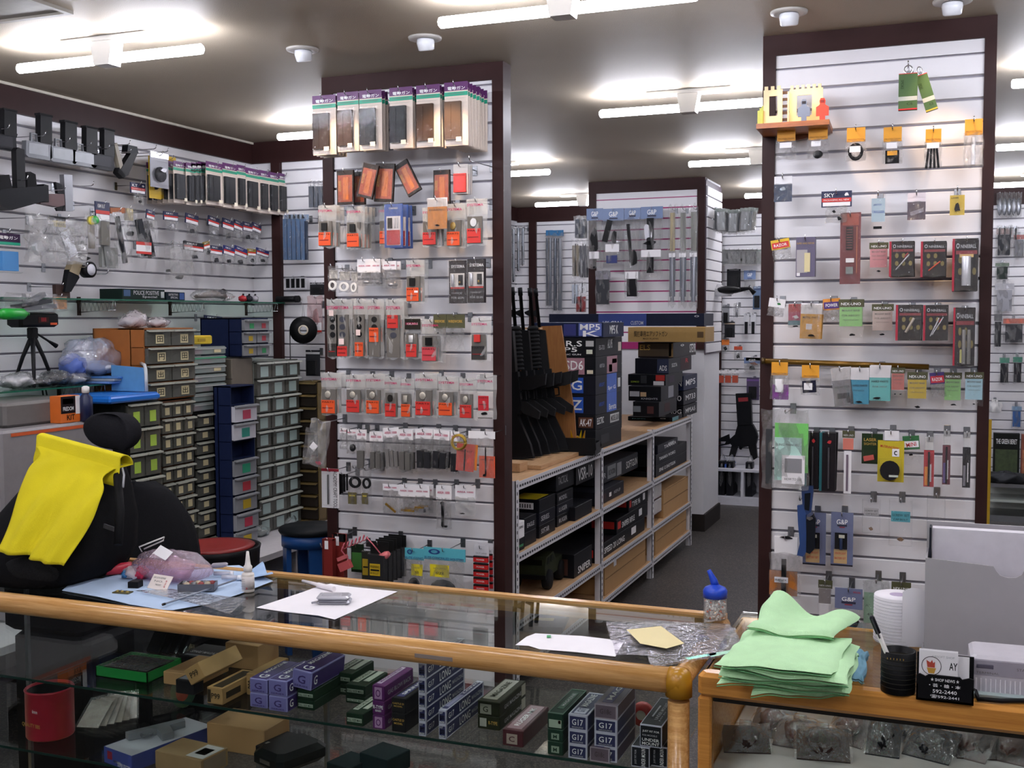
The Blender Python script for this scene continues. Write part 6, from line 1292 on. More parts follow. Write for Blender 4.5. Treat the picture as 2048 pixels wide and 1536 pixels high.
fbox(676,714,'black box with big white letters',GB[0],[('f',.3,.78,.55,.85,'A.R.S',WHT),('f',.3,.7,.25,.5,'MP5',WHT),('f',.3,.76,.08,.16,'ELECTRIC GUN',WHT),('f',.84,.97,.55,.85,M('b8b8b8',.5)),('f',.85,.95,.15,.38,M('d8dcc8',.5)),('r',.44,.62,.4,.9,'A.R.S MP5',WHT),('r',.12,.32,.35,.6,'EG-733','SLV'),('r',.86,.98,.2,.7,M('dcd0c4',.5))])
fbox(645,675,'navy box with big white K near the stack top',GB[2],[('f',.45,.62,.1,.9,M('2c3470',.4)),('f',.66,.98,.1,.95,M('5c6cb0',.4)),('f',.68,.96,.5,.9,'MP5',WHT),('f',.72,.95,.05,.45,'K',WHT),('r',.3,.7,.2,.8,'MP5 K',WHT)],.40,.40,xc=1206)
# --- long box and tan box laid across the top
def xbox(x0,x1,y0,y1,Y,ln,lab,mat,faces,grp=gG):
 a,b_=onY(x0,y1,Y),onY(x1,y1,Y);z1=onY((x0+x1)/2,y0,Y).z;z0=onY((x0+x1)/2,y1,Y).z
 return boxthing('gun_box',lab,'gun box',(a.x,Y,z0),b_.x-a.x,ln,z1-z0-.001,mat,faces,group=grp)
xbox(1098,1408,627,652,6.66,.28,'very long navy box lying across the top of the stacks',M('161c30',.45,0,.2),[('f',.33,.64,.02,.98,M('22387c',.4)),('f',.36,.48,.1,.4,'HK G3A1',WHT),('f',.54,.62,.1,.4,'CUSTOM','SLV'),('f',.94,.97,.7,.85,'o','SLV')])
def Yc(x):return onX(x,760,SXF-.03).y
xbox(1256,1410,654,684,Yc(1346)-.1,.30,'tan box with black katakana print',M('a8864c',.6,0,.1),[('f',.08,.52,.35,.75,'競技専用エアソフトガン',TBK),('f',.2,.4,.12,.28,'MADE IN JAPAN',TBK),('f',.9,.98,.3,.7,M('5c4424',.6))])
# --- second stack: near corners around px 1320-1346
def w_at(x0,xc):return onY(xc,768,Yc(xc)).x-onY(x0,768,Yc(xc)).x
def gbox(x0,xc,y0,y1,ln,lab,mat,faces,low=False):
 Yf=Yc(xc);X=onY(xc,768,Yf).x;w=w_at(x0,xc);zb0=LV[3]+.002 if low else onY(xc,y1,Yf).z+.0004;zt0=onY(xc,y0,Yf).z
 return boxthing('gun_box',lab,'gun box',(X-w,Yf,zb0),w,ln,zt0-zb0-.001,mat,faces,group=gG)
gbox(1276,1346,685,716,.72,'brown-black box with gold letters',GB[3],[('f',.0,.95,.1,.95,M('4a3820',.5)),('f',.05,.35,.5,.85,'ELS','GOLD'),('f',.88,1,.05,.95,M('8c6c3c',.5)),('r',.3,.45,.7,.85,'o',WHT),('r',.7,.98,.2,.8,'STEYR',WHT)])
gbox(1270,1337,717,748,.70,'navy-black box with white helmet logo',GB[1],[('f',.66,1,.04,.96,M('2c3450',.4)),('f',.72,.95,.2,.55,'ADS',WHT),('r',.12,.35,.4,.65,'552TA',WHT),('r',.5,.9,.1,.9,M('3a1c1e',.5)),('r',.72,.84,.55,.85,'R','RED')])
gbox(1256,1331,749,772,.5,'long black box with red and white barcode label',GB[0],[('f',.74,.98,.45,.95,REDL),('f',.68,.96,.05,.4,PAPER),('f',.34,.5,.2,.9,M('3a3c40',.5)),('f',.08,.3,.25,.4,'SOPMOD',M('a8c83c',.5,0,0)),('r',.2,.5,.2,.8,M('3a2c40',.5))])
gbox(1257,1322,773,803,.5,'black box with two pale stickers',GB[0],[('f',.04,.34,.3,.65,M('b8bcc4',.5)),('f',.37,.55,.3,.6,M('c8a880',.5)),('f',.4,.9,.1,.22,'KNIGHTS','SLV'),('r',.4,.7,.1,.9,M('8c8c94',.5))])
gbox(1266,1318,804,834,.5,'black box under the two-sticker one',GB[0],[('f',.02,.3,.3,.7,M('7c848c',.5)),('f',.55,.8,.2,.7,M('4a2020',.5)),('r',.3,.6,.2,.8,M('3a1c1e',.5))])
gbox(1256,1345,835,866,.3,'black box with teal end at the foot of the second stack',GB[0],[('f',.72,.86,.6,.8,'o',WHT),('f',.1,.4,.4,.6,'FNP90',M('5c9ca4',.5,0,0)),('r',.0,.6,.02,.98,M('4a8c94',.4))],True)
for k,(y0,y1,tx,t2)in enumerate(((842,812,'AUG','MP5A5'),(811,783,'P90','M733'),(782,752,'GUN','MP5'))):
 gbox(1330,1367,y1,y0,.45,'%s black box of three at the far end of the top shelf'%('lowest','middle','topmost')[k],GB[k%3],[('f',.15,.9,.3,.7,tx,WHT),('r',.15,.85,.3,.7,t2,WHT)],k==0)
for k,(y1,y0,tx)in enumerate(((905,868,'black'),(866,836,'black'))):pass
for k in range(8):
 zz1=LV[3]+.002+.083*k
 boxthing('gun_box','plain black gun box filling the gap between stacks, %s up'%ordn[k],'gun box',(SXF-.66,6.62,zz1),.42,.36,.082,GB[k%2],[('f',.5,.9,.3,.7,'AIR GUN','SLV'),('r',.1,.5,.3,.7,'SERIES','SLV')],group=gG)
# --- rifle rack
RY=5.42
rk=thing('rifle_rack','wooden rack board holding black rifles upright','rack',onY(1090,905,RY));rko=rk.location.copy()
poly=[(onY(x,y,RY+.12)-rko)for x,y in((1066,653),(1122,651),(1149,830),(1152,880),(1040,895),(1040,690))]
MB().prism([(p.x,p.z)for p in poly],.12,.132).build('back_board',RACKWOOD,rk)
zr=LV[3]+.002
a0,a1=onY(1000,900,RY-.45),onY(1145,900,RY+.1)
MB().box(-.55,.16,-.50,.12,zr-rko.z,zr-rko.z+.018).build('base_board',PLY,rk)
MB().box(-.55,.10,-.62,-.52,zr-rko.z,zr-rko.z+.04).build('front_step',PLY,rk)
MB().box(-.55,-.02,-.02,.02,onY(1050,655,RY).z-rko.z-.01,onY(1050,655,RY).z-rko.z).build('notch_bar',PLY,rk)
def rifle(label,base,lean,turn,L=.84,style=0):
 """muzzle-up rifle standing on its butt; local z runs along the bore, local x is the belly side"""
 t=thing('rifle',label,'rifle',base,(lean[0],lean[1],turn),'rifles standing in the wooden rack')
 P=lambda n,poly,y,mat=GUN:MB().prism(poly,-y,y).build(n,mat,t)
 P('stock',[(-.02,0),(.085,.0),(.075,.06),(.035,.17),(.02,.22),(-.018,.22),(-.022,.1)],.018)
 P('butt_pad',[(-.022,-.008),(.087,-.008),(.085,.004),(-.021,.004)],.019,RUBBER)
 P('receiver',[(-.022,.21),(.035,.21),(.045,.26),(.04,.42),(-.022,.42)],.019)
 P('pistol_grip',[(.035,.24),(.05,.215),(.125,.18),(.135,.215),(.07,.27),(.04,.275)],.014,RUBBER)
 P('magazine',[(.038,.33),(.10,.325),(.17,.345 if style else.335),(.18,.40),(.10,.39),(.038,.395)],.012,BLACK)
 P('trigger_guard',[(.04,.275),(.07,.278),(.07,.322),(.04,.325),(.04,.318),(.063,.316),(.063,.284),(.04,.282)],.005)
 if style==0:
  b=MB()
  prof=[]
  for k in range(11):prof+=[(.03,.425+k*.02),(.03,.437+k*.02),(.025,.437+k*.02),(.025,.445+k*.02)]
  b.lathe(prof,14).build('handguard',RUBBER,t)
  P('carry_handle',[(-.022,.23),(-.06,.25),(-.065,.36),(-.055,.39),(-.022,.41),(-.022,.38),(-.045,.36),(-.045,.27),(-.022,.26)],.008)
 else:
  P('handguard',[(-.024,.42),(.03,.42),(.03,.62),(-.02,.63)],.022,BLACK)
  b=MB();b.tube([(-.05,0,.24),(-.05,0,.28),(-.05,0,.40),(-.05,0,.44)],[.022,.015,.015,.02],12);b.build('scope',BLACK,t)
  P('scope_mount',[(-.022,.29),(-.04,.29),(-.04,.38),(-.022,.38)],.01)
 MB().tube([(0,0,.42),(0,0,L-.04),(0,0,L-.04),(0,0,L)],[.009,.009,.012,.012],10).build('barrel',GUN,t)
 P('front_sight',[(-.006,L-.15),(-.035,L-.13),(-.038,L-.12),(-.006,L-.11)],.004)
 return t
zb_=zr+.026
for k,(x_,Yk,ly,tn2,st_,lab)in enumerate(((1086,RY-.04,5,12,0,'black rifle with ribbed handguard nearest the back board'),(1066,RY-.13,5,10,1,'black scoped rifle second from the back board'),(1050,RY-.22,5,8,0,'black rifle third from the back board'),(1034,RY-.31,5,6,1,'black scoped rifle nearest the pillar'),(1104,RY+.04,6,16,1,'black rifle with curved magazine showing against the board'))):
 p=onY(x_,880,Yk);p.z=zb_
 rifle(lab,p,(R(-3),R(-ly)),R(tn2),.84,st_)
# brown magazine lying on the rack, glasses and bag
lm=thing('wooden_grip','short dark red wooden grip lying on the rack base','grip',onZ(1112,872,zr+.02));MB().tube([(-.04,0,.014),(.045,.01,.018)],[.011,.014],10).build('grip_body',M('5a1c1a',.35),lm);MB().tube([(.04,.01,.018),(.055,.011,.019)],.012,10).build('ferrule',BLACK,lm)
def crown(nm,lab,x,y,Y,w,h,mat,loc=None):
 p=loc or onY(x,y,Y);t=thing(nm,lab,'shooting glasses',p)
 MB().prism([(-w/2,0),(w/2,0),(w*.56,h),(w*.3,h*.55),(0,h*.75),(-w*.3,h*.55),(-w*.56,h)],-.003,.003).build('lens',mat,t)
 MB().box(-w*.5,w*.5,-.008,-.003,0,h*.12).build('lower_frame',M('8c7a18',.4),t);return t
YLW=film('e8c81c',.6,.1,20,.3,.06)
p=onZ(1151,897,zr+.02);crown('shooting_glasses','bright yellow glasses lens standing on the rack step',0,0,0,.06,.10,YLW,p)
bgp=thing('foil_bag','shiny clear bag with orange band on the rack edge','bag',onZ(1140,905,LV[3]+.003));lump('bag_film',film('ffffff',.2,.08,50,1.0,.3),bgp,(0,0,.02),(.06,.045,.02),4,.2);MB().box(-.05,.05,-.02,.02,.03,.034).build('orange_band',M('c88a28',.5),bgp)
pt=onX(1172,897,SXF-.05);tb2=thing('open_tray','black open tray with a yellow lens inside','tray',(SXF-.08,YS-.16,LV[3]+.003),(0,0,R(8)))
MB().prism([(-.10,0),(.10,0),(.115,.035),(.11,.09),(-.11,.09),(-.112,.03)],-.09,-.086).prism([(-.10,0),(.10,0),(.115,.035),(.11,.06),(-.11,.06),(-.112,.03)],.086,.09).box(-.10,.10,-.09,.09,0,.004).prism([(-.09,.0),(.09,0),(.09,.06),(-.09,.06)],-.11,-.106,'x').prism([(-.09,.0),(.09,0),(.09,.06),(-.09,.06)],.106,.11,'x').build('tray_body',BLACK,tb2)
crown('shooting_glasses','amber glasses lens standing in the black tray',0,0,0,.07,.12,film('d89a14',.7,.1,20,.3,.06),tb2 .location+Vector((.02,-.05,.008)))
# --- third level: black long boxes
SV='SLV'
def side(tx,x0=.1,x1=.6,m=SV,extra=()):return[('r',x0,x1,.3,.7,tx,m)]+list(extra)
z3,z2,z1=LV[2]+.001,LV[1]+.001,LV[0]+.001
def shelf_pile(x0,x1,z,specs,X=SXF-.02,yoff=0):
 for lab,h,dep,mat,faces in specs:
  ybox(x0,x1,z,h-.001,dep,lab,mat,faces,X,yoff=yoff);z+=h
 return z
shelf_pile(1022,1048,z3,[('black carton with green print near the pillar',.055,.25,GB[0],[('f',.3,.9,.2,.5,M('2c7c4c',.5)),('r',.1,.9,.3,.5,M('2c7c4c',.5))]),('white carton with black stripes near the pillar',.075,.25,PAPER,[('r',.05,.5,.1,.4,BLACK),('f',.6,.9,.15,.5,BLACK),('r',.1,.9,.6,.75,'AIR COCKING','BK')])])
shelf_pile(1048,1072,z3,[('black carton with white barcode at the bottom, near bay',.062,.3,GB[0],[('f',.6,.95,.3,.65,PAPER),('f',.62,.93,.36,.58,'||||||||','BK')]),('black carton with eagle print above the barcode one',.068,.3,GB[0],[('f',.6,.9,.35,.7,M('9a9a94',.5)),('r',.2,.8,.3,.6,'EAGLE',SV)])],X=SXF-.03)
shelf_pile(1078,1110,z3,[('black carton at the bottom under the yellow-marked one',.06,.3,GB[0],side('SOFTAIR')),('black carton in the middle under the yellow-marked one',.06,.3,GB[1],side('SERIES')),('black carton with yellow lid patch and two labels',.062,.36,GB[0],[('t2',.6,.95,.05,.8,M('c8b41c',.5)),('f',.62,.92,.25,.75,PAPER),('f',.2,.45,.3,.8,M('b8a41c',.5)),('f',.66,.88,.35,.65,'|||||||','BK')])],X=SXF-.035)
shelf_pile(1114,1146,z3,[('black carton with white swan print, low',.055,.3,GB[0],side('RUGER')),('black carton second up beside the swan print',.055,.3,GB[1],side('LUGER')),('black carton third up beside the swan print',.055,.3,GB[0],side('MODEL'))],X=SXF-.05)
shelf_pile(1112,1150,z3+.167,[('rounded dark carton on the pile by the post',.10,.3,M('24262a',.3,0,.3),side('TACTICAL'))],X=SXF-.07)
ybox(1150,1184,z3,.07,.3,'black carton with white labels against the post',GB[0],[('f',.4,.75,.35,.6,PAPER),('f',.42,.72,.4,.56,'MADE IN','BK')])
ybox(1152,1188,z3+.16,.11,.3,'black rifle box with slanted white initials',GB[0],[('r',.1,.9,.15,.75,'VSR-10',WHT)],X=SXF-.06)
ybox(1196,1248,z3,.075,.34,'long black rifle box with white sticker, lower one',GB[1],[('r',.05,.3,.3,.7,M('3c2c30',.5)),('r',.42,.5,.3,.6,PAPER),('r',.6,.85,.35,.6,'HOP-UP',SV)],X=SXF-.04)
ybox(1196,1276,z3+.08,.10,.34,'grey-black rifle box with pale print panels',M('34363c',.45,0,.15),[('r',.22,.42,.15,.9,M('8c9094',.5)),('r',.45,.56,.1,.85,M('9a9ca0',.5)),('r',.24,.40,.35,.65,'BOLT ACTION','BK'),('r',.68,.98,.25,.7,'SOFTGUN',WHT),('r',.02,.18,.3,.6,'VSR',SV)],X=SXF-.1)
shelf_pile(1312,1374,z3,[('black shotgun box with red end, lower',.075,.4,GB[0],[('f',.1,.9,.1,.9,M('1a1a1e',.4)),('f',.55,.9,.5,.9,REDL),('r',.1,.6,.35,.65,'SPAS 12 SHOTGUN',WHT)]),('black shotgun box in the middle of the far bay',.07,.4,GB[0],[('r',.1,.6,.35,.65,'TANAKA WORKS',WHT)])])
ybox(1316,1356,z3+.146,.055,.38,'black shotgun box on top in the far bay',GB[1],[('r',.3,.9,.3,.7,'TANAKA',WHT),('r',.5,.8,.5,.8,M('a8a8ac',.5))])
# --- second level
def cardb(x0,x1,z,h,lab,d=.42,lbl=None,m=CARD):return ybox(x0,x1,z,h,d,lab,m,[('r',.02,.98,.96,1.0,M('7c5c34',.7))]+([('r',.2,.26,.4,.75,PAPER)]if lbl else[]),name='cardboard_box',cat='box',grp='cardboard rifle boxes')
dz=.092
for k,q_ in enumerate(('lower brown cardboard box in the far bay, middle level','upper brown cardboard box in the far bay, middle level')):cardb(1328,1378,z2+dz*k,dz-.002,q_)
for k,q_ in enumerate(('lower white flat binder box behind the far post','upper white flat binder box behind the far post')):ybox(1302,1324,z2+.05+.1*k,.09,.3,q_,M('c8c4c4',.5),[('f',0,1,0,.06,M('5c2c28',.5)),('r',0,1,0,.06,M('5c2c28',.5))],X=SXF-.03,name='binder_box',cat='box',grp='white binder boxes')
for k,q_ in enumerate(('','long black box with red end, second up','long black box with red end on top')):
 ybox((1190,1232,1256)[k]+2,(1290,1296,1298)[k],z2+.085*k,.083,.3,('long black box with red end, lowest of three',q_,q_)[min(k,2)],GB[0],[('f',.5,.95,.35,.85,REDL),('r',.03,.12,.3,.8,REDL),('r',.15,.55,.25,.65,('SPEED 20 LONG','SNIPER RIFLE','TYPE 96')[k],WHT),('r',.7,.8,.3,.8,PAPER)],X=SXF-.03)
ybox(1148,1184,z2,.12,.34,'black box with red square beside the model truck',GB[0],[('f',.2,.6,.4,.8,M('8c1c1c',.5)),('f',.62,.9,.1,.8,M('4a2c24',.5)),('r',.2,.9,.1,.4,'SNIPER',WHT)],X=SXF-.03)
ybox(1100,1146,z2+.0,.10,.34,'plain black box behind the model truck',GB[0],[('f',.1,.9,.2,.6,M('24181a',.5))],X=SXF-.35)
# --- bottom level cardboard
for k,q_ in enumerate(('lower brown cardboard box in the far bay, bottom level','upper brown cardboard box in the far bay, bottom level')):cardb(1312,1374,z1+dz*k,dz-.002,q_)
for k,q_ in enumerate(('lower brown cardboard box in the middle bay, bottom level','upper brown cardboard box with paper label in the middle bay')):cardb(1210,1292,z1+dz*k,dz-.002,q_,.46,k==1)
# --- model truck on the second level, near bay
tk=thing('model_truck','olive green military model truck on the shelf','model truck',(SXF-.17,onX(1076,1180,SXF-.17).y,z2),(0,0,R(4)))
OLG=M('343a28',.5,0,.2)
MB().prism([(-.17,.06),(-.17,.12),(-.15,.165),(-.02,.17),(.03,.125),(.16,.12),(.17,.10),(.17,.06)],-.085,.085,'x').build('body',OLG,tk)
MB().prism([(-.14,.128),(-.125,.158),(-.09,.158),(-.09,.128)],.0852,.0865,'x').prism([(-.07,.128),(-.07,.158),(-.03,.158),(-.005,.128)],.0852,.0865,'x').build('windows',M('10140f',.2),tk)
MB().box(-.07,.07,-.1715,-.1695,.128,.155).build('rear_window',M('10140f',.2),tk)
for sx in(-.08,.08):
 for sy in(-.11,.11):
  w_=MB().lathe([(.018,-.018),(.046,-.018),(.05,-.01),(.05,.01),(.046,.018),(.018,.018)],18,axis='x',at=(sx,sy,.05)).build('wheel',RUBBER,tk)
  MB().lathe([(.001,-.016),(.024,-.016),(.024,.016),(.001,.016)],12,axis='x',at=(sx,sy,.05)).build('hub',OLG,w_)
MB().box(-.09,.09,-.18,-.168,.06,.08).build('bumper',BLACK,tk)
fl=thing('magazine_pile','dark glossy magazine with yellow print on the bottom shelf','magazine',(SXF-.15,onX(1085,1205,SXF-.15).y,z1),(0,0,R(12)))
MB().box(-.12,.12,-.16,.16,0,.03).build('pages',M('1c1c20',.3),fl);MB().box(-.05,.06,-.05,.0,.03,.0305).build('yellow_print',M('c8b41c',.4),fl)
for k in range(8):pass

# ================================================================== far column and far wall
GPH=M('6c80a8',.45,0,.15)
def t_gp(prods,hz=.82,hx=(0,1)):return[('header_card',GPH,hx[0],hx[1],hz,1,-.003,.003),('T','G&P','WH',.5,(hz+1)/2+.01,.42,(1-hz)*.4,-.0045,0,1),('emblem',M('2c3048',.6),.3,.7,hz+.03,hz+.055,-.004,-.003),('bag',FILM2,0,1,0,hz+.02,-.02,.004,'f'),('bag',FILM2,.05,.95,.02,hz,-.03,-.004,'f')]+prods
BK_=lambda*a,**k:pr(BLACK,*a,**k)
for q,L,d in(((7,597,282,716,720),t_gp([BK_(.2,.8,.12,.75,'p',-.02,.0),BK_(.4,.6,.0,.2),pr(PAPER,.2,.8,.16,.28,'b',-.022,-.021)],.8),'blue-header bag with black foregrip parts, first on the column'),((7,716,282,870,690),t_gp([BK_(.1,.35,.4,.8,'b',-.02,0,R(15)),BK_(.4,.7,.3,.7,'p',-.02,0),pr(PAPER,.15,.8,.22,.36,'b',-.022,-.021),pr(M('1c2c6c'),.2,.7,.02,.16,'b',-.022,-.01)],.78),'blue-header bag with black frame and blue block'),((7,872,278,990,925),t_gp([BK_(.25,.42,.45,.82,'b',-.02,0,R(-5)),BK_(.3,.9,.3,.55,'p',-.02,0),pr(PAPER,.1,.9,.2,.28,'b',-.022,-.021),BK_(.2,.8,.0,.2,'b',-.02,0)],.87),'long blue-header bag with black stock'),((7,992,268,1152,795),t_gp([BK_(.3,.6,.08,.84,'b',-.02,0),BK_(.1,.8,.45,.55,'p',-.02,0),pr(M('c8c8d0',.3),.1,.5,.5,.84,'p',-.022,-.01),pr(PAPER,.05,.95,.3,.4,'b',-.024,-.023)],.83),'blue-header bag with black rifle part and silver bag')):
 pk('C',q,.14,L,d,'parts bag',name='far_parts_bag')
for q,d in(((7,1196,262,1252,1000),'long barrel bag with gold top on the far column'),((7,1270,262,1332,1000),'long barrel bag in the middle of three on the far column'),((7,1346,255,1412,1000),'long barrel bag beside the far column edge')):
 pk('C',q,.12,[('barrel',M('8a8c94',.3,.5),.25,.75,.05,.52,-.02,.0,'z'),('sleeve',M('5c6470',.4,0,.3),.15,.85,.1,.5,-.01,.002),('upper_sleeve',M('a89870' if 'gold' in d else '7c7c74',.35,0,.5,60),.2,.8,.55,.93,-.012,.0),('label',PAPER,.1,.9,.49,.53,-.021,-.02),('bag',FILM2,0,1,0,1,-.03,.0,'f')],d,'barrel bag',name='barrel_bag')
pk('C',(7,664,738,772,990),.1,[('product',M('3c3e42',.35,0,.3),.08,.92,.03,.75,-.02,.0),('top_foil',CHROME,.0,1,.75,1,-.01,.0),('bag',FILM2,0,1,0,1,-.03,.0,'f')],'grey foil magazine bag alone on the far column','magazine bag',name='magazine_bag')
# far wall, beside the rifles
for k,(q,d)in enumerate((((7,50,410,82,820),'silver tube bag nearest the rifles on the far wall'),((7,84,410,116,740),'silver tube bag second on the far wall'),((7,118,412,150,700),'silver tube bag third on the far wall'))):
 pk('K',q,.14,[('tube',M('8c9098',.3,.6),.2,.8,.03,.95,-.02,.0,'z'),('inner_tube',BLACK,.3,.6,.0,.5,-.022,-.002,'z'),('bag',FILM2,0,1,0,1,-.04,.0,'f')],d,'barrel bag',name='barrel_bag')
for q,d in(((7,300,440,352,1010),'blue-topped long tube bag on the far wall'),((7,352,440,428,1045),'blue-topped long tube bag beside it, longer')):
 pk('K',q,.12,[('header_card',M('2a6c9c',.5),0,1,.93,1,-.003,.003),('tube',M('50545c',.3,.5),.08,.42,.03,.9,-.03,.0,'z'),('tube',M('6c7078',.3,.5),.52,.9,.03,.9,-.03,.0,'z'),('bag',FILM2,0,1,0,.95,-.05,.0,'f')],d,'barrel bag',name='barrel_bag')
for k,q in enumerate(((7,508,335,596,505),(7,492,510,548,790),(7,548,512,600,800),(7,490,812,540,985),(7,540,820,600,905),(7,518,905,600,1045))):
 c=('2c2e34','5c5448','3c3c40','a8b0bc','d0d0d4','7c2c2c')[k]
 pk('K',q,.5,[('product',M(c,.35,0,.4,30),.1,.9,.05,.85,-.02,.0),('divider',BLACK,.45,.55,.05,.9,-.022,-.01),('bag',FILM2,0,1,0,1,-.04,.0,'f')],('dark foil bag at the column edge','dark brown bag under the foil bag','black bag under the foil bag','silver crumpled bag low by the column edge','white card bag low by the column edge','dark red striped pack low by the column edge')[k],'packet',name='far_packet',n=2 if k<3 else 1,dy=.06,hlen=.52)
# pouches on the column side wall: hung along hooks, fanned
gF='foil pouches fanned beside the far column'
def pouch(loc,w,h,c,lab,rz=0.0,tl=0.0):
 t=thing('foil_pouch',uniq(lab),'pouch',loc,(0,tl,rz),gF)
 blk('pouch_body',M(c,.3,.3,.3),t,(0,0,h/2),(w*.85,.016,h*.8),'k');blk('header',M('8c9c94',.4),t,(0,0,h*.93),(w,.004,h*.14));blk('film',FILM2,t,(0,-.012,h/2),(w,.012,h),'f%d'%random.randint(0,7))
for k in range(12):
 u=1500+27*k;p=onY(1010+u/3.657,340+(475-4*abs(6-k))/3.657,8.72+.06*(k%3));
 pouch(p,.075,.19,('8c8e90','6c7074','9a9890')[k%3],'silver foil pouch in the upper fan, %s from the column'%ordn[k],R(20),R(-5+k))
for k in range(9):
 u=1575+34*k;p=onY(1010+u/3.657,340+700/3.657,YB-.2)
 pouch(p,.08,.14,('787c7c','5c6064','8c908c')[k%3],'grey card pouch in the lower rank, %s from the column'%ordn[k],0,0);hook('K',p,p.z+.135,.2,0,'chrome hook for the grey card pouch, %s from the column'%ordn[k],.22)
def far(q,off,L,d,cat='packet',**k):return pk('K',q,off,L,d,cat,name='far_packet',**k)
def blst(c1,c2,tx=None,dark=BLACK):return[('backing_card',M(c1,.5,0,.3,40),0,1,0,1,0,.004),('product',dark,.2,.8,.08,.6,-.02,.0),('stripe',M(c2,.5),0,1,.84,.92,-.002,0),('blister_shell',BLISTER,.1,.9,.05,.65,-.03,0,'k')]+([('T',tx,'WH',.5,.95,.7,.05,-.003)]if tx else[])
far((7,1622,725,1722,858),.1,blst('1c1c1e','2c2c30','TORCH'),'black blister card below the pouch rank')
far((7,1746,735,1832,900),.1,t_gp([BK_(.3,.7,.05,.4,'p')],.6),'blue header bag below the pouch rank','parts bag')
far((7,1812,852,1875,1020),.12,blst('5c7494','3c4c6c','LIGHT'),'grey-blue light card near the yellow pillar')
far((7,1590,985,1640,1130),.12,blst('8a8c90','5c5c60'),'grey blister card under the plastic bag');far((7,1672,975,1722,1080),.12,[('product',CHROME,.3,.7,.05,.9,-.02,0,'z'),('bag',FILM2,0,1,0,1,-.03,0,'f')],'silver tube bag under the plastic bag')
far((7,1605,1110,1680,1225),.12,blst('2c2c30','c8b49c'),'dark blister card with tan stripe on the far wall')
for k in range(2):far((7,1745+50*k,1050,1785+50*k,1200),.1,[('backing_card',M('d0d0d4',.5),0,1,.4,1,0,.003),('product',BLACK,.25,.75,.0,.6,-.02,0)],('white card with black handle on the far wall','white card with black handle next to it')[k])
far((7,1585,1240,1640,1330),.1,t_bag(M('e07a2c',.5),[BK_(.2,.8,.05,.5,'p')],hz=.55),'orange header bag on the far wall','parts bag');far((7,1675,1290,1735,1395),.1,t_bag(M('c84c2c',.5),[BK_(.2,.8,.1,.6,'p'),pr(PAPER,.3,.6,.4,.6)],hz=.75),'red-orange packet with white sticker on the far wall','parts bag')
for k in range(3):far((7,1555+52*k,1465,1605+52*k,1560),.1,t_bag(PAPER,[pr(M('b84c34',.4),.1,.9,.05,.6,'b',-.012,0)],hz=.75),'orange product bag low on the far wall, %s of three'%ordn[k],'parts bag')
far((7,1762,1365,1880,1440),.1,t_bag(PAPER,[pr(M('8c4c2c',.4),.2,.8,.1,.5,'p')],hz=.6),'brown part bag low on the far wall','parts bag');far((0,1493,755,1518,800),.1,blst('4a3c5c','6c4c8c'),'violet blister card low on the far wall');far((0,1488,715,1520,745),.1,t_gp([BK_(.2,.8,.1,.5,'p')],.6),'blue print bag low on the far wall','parts bag')
far((7,1475,1070,1560,1220),.6,blst('26282c','8c8c90'),'dark card at the column edge above the gun boxes');far((7,1475,1230,1540,1400),.62,blst('1a1c1f','3c6c4c'),'black card with green stripe above the gun boxes')
# helmet in bag on a bracket
hp=onY(1010+1590/3.657,340+925/3.657,8.9);hm=thing('bagged_helmet','plastic bagged cap with black visor jutting from the column','cap',hp)
lump('plastic_bag',film('e8e8ec',.35,.2,30,.8,.1),hm,(-.08,0,.03),(.16,.09,.06),2,.15);lump('black_visor',BLACK,hm,(.06,-.05,.05),(.10,.06,.03),1,.03);MB().tube([(.14,-.04,.05),(.22,-.05,.06),(.26,-.05,.02)],[.02,.012,.02],8).build('strap_clip',BLACK,hm)
# submachine gun hanging on the far wall
gq=lambda u,v:onY(1010+u/3.84,600+v/3.84,YB-.12)
gn=thing('hanging_gun','black submachine gun hanging muzzle up on the far wall','replica gun',gq(1830,1240));go=gn.location.copy()
def gp(n,pts,y0=-.02,y1=.02,mat=GUN):return MB().prism([((gq(*p)-go).x,(gq(*p)-go).z)for p in pts],y0,y1).build(n,mat,gn)
gp('barrel_shroud',((1775,718),(1890,715),(1900,960),(1790,965)),-.03,.03);gp('receiver',((1790,960),(1905,955),(1930,1000),(1945,1050),(1930,1110),(1830,1130),(1740,1110),(1720,1075),(1770,1030)),-.03,.03)
gp('folding_stock',((1725,1060),(1720,1030),(1615,1075),(1612,1085),(1700,1085),(1690,1105),(1615,1115),(1612,1130),(1730,1105)));gp('magazine',((1870,1120),(1930,1105),(1940,1210),(1900,1235)),mat=BLACK);gp('pistol_grip',((1745,1110),(1790,1125),(1765,1205),(1722,1195)),mat=RUBBER);gp('trigger_guard',((1795,1120),(1830,1125),(1815,1150),(1800,1145)),-.008,.008)
gp('red_print',((1795,750),(1870,745),(1872,775),(1798,780)),-.032,-.03,M('8c2028',.5))
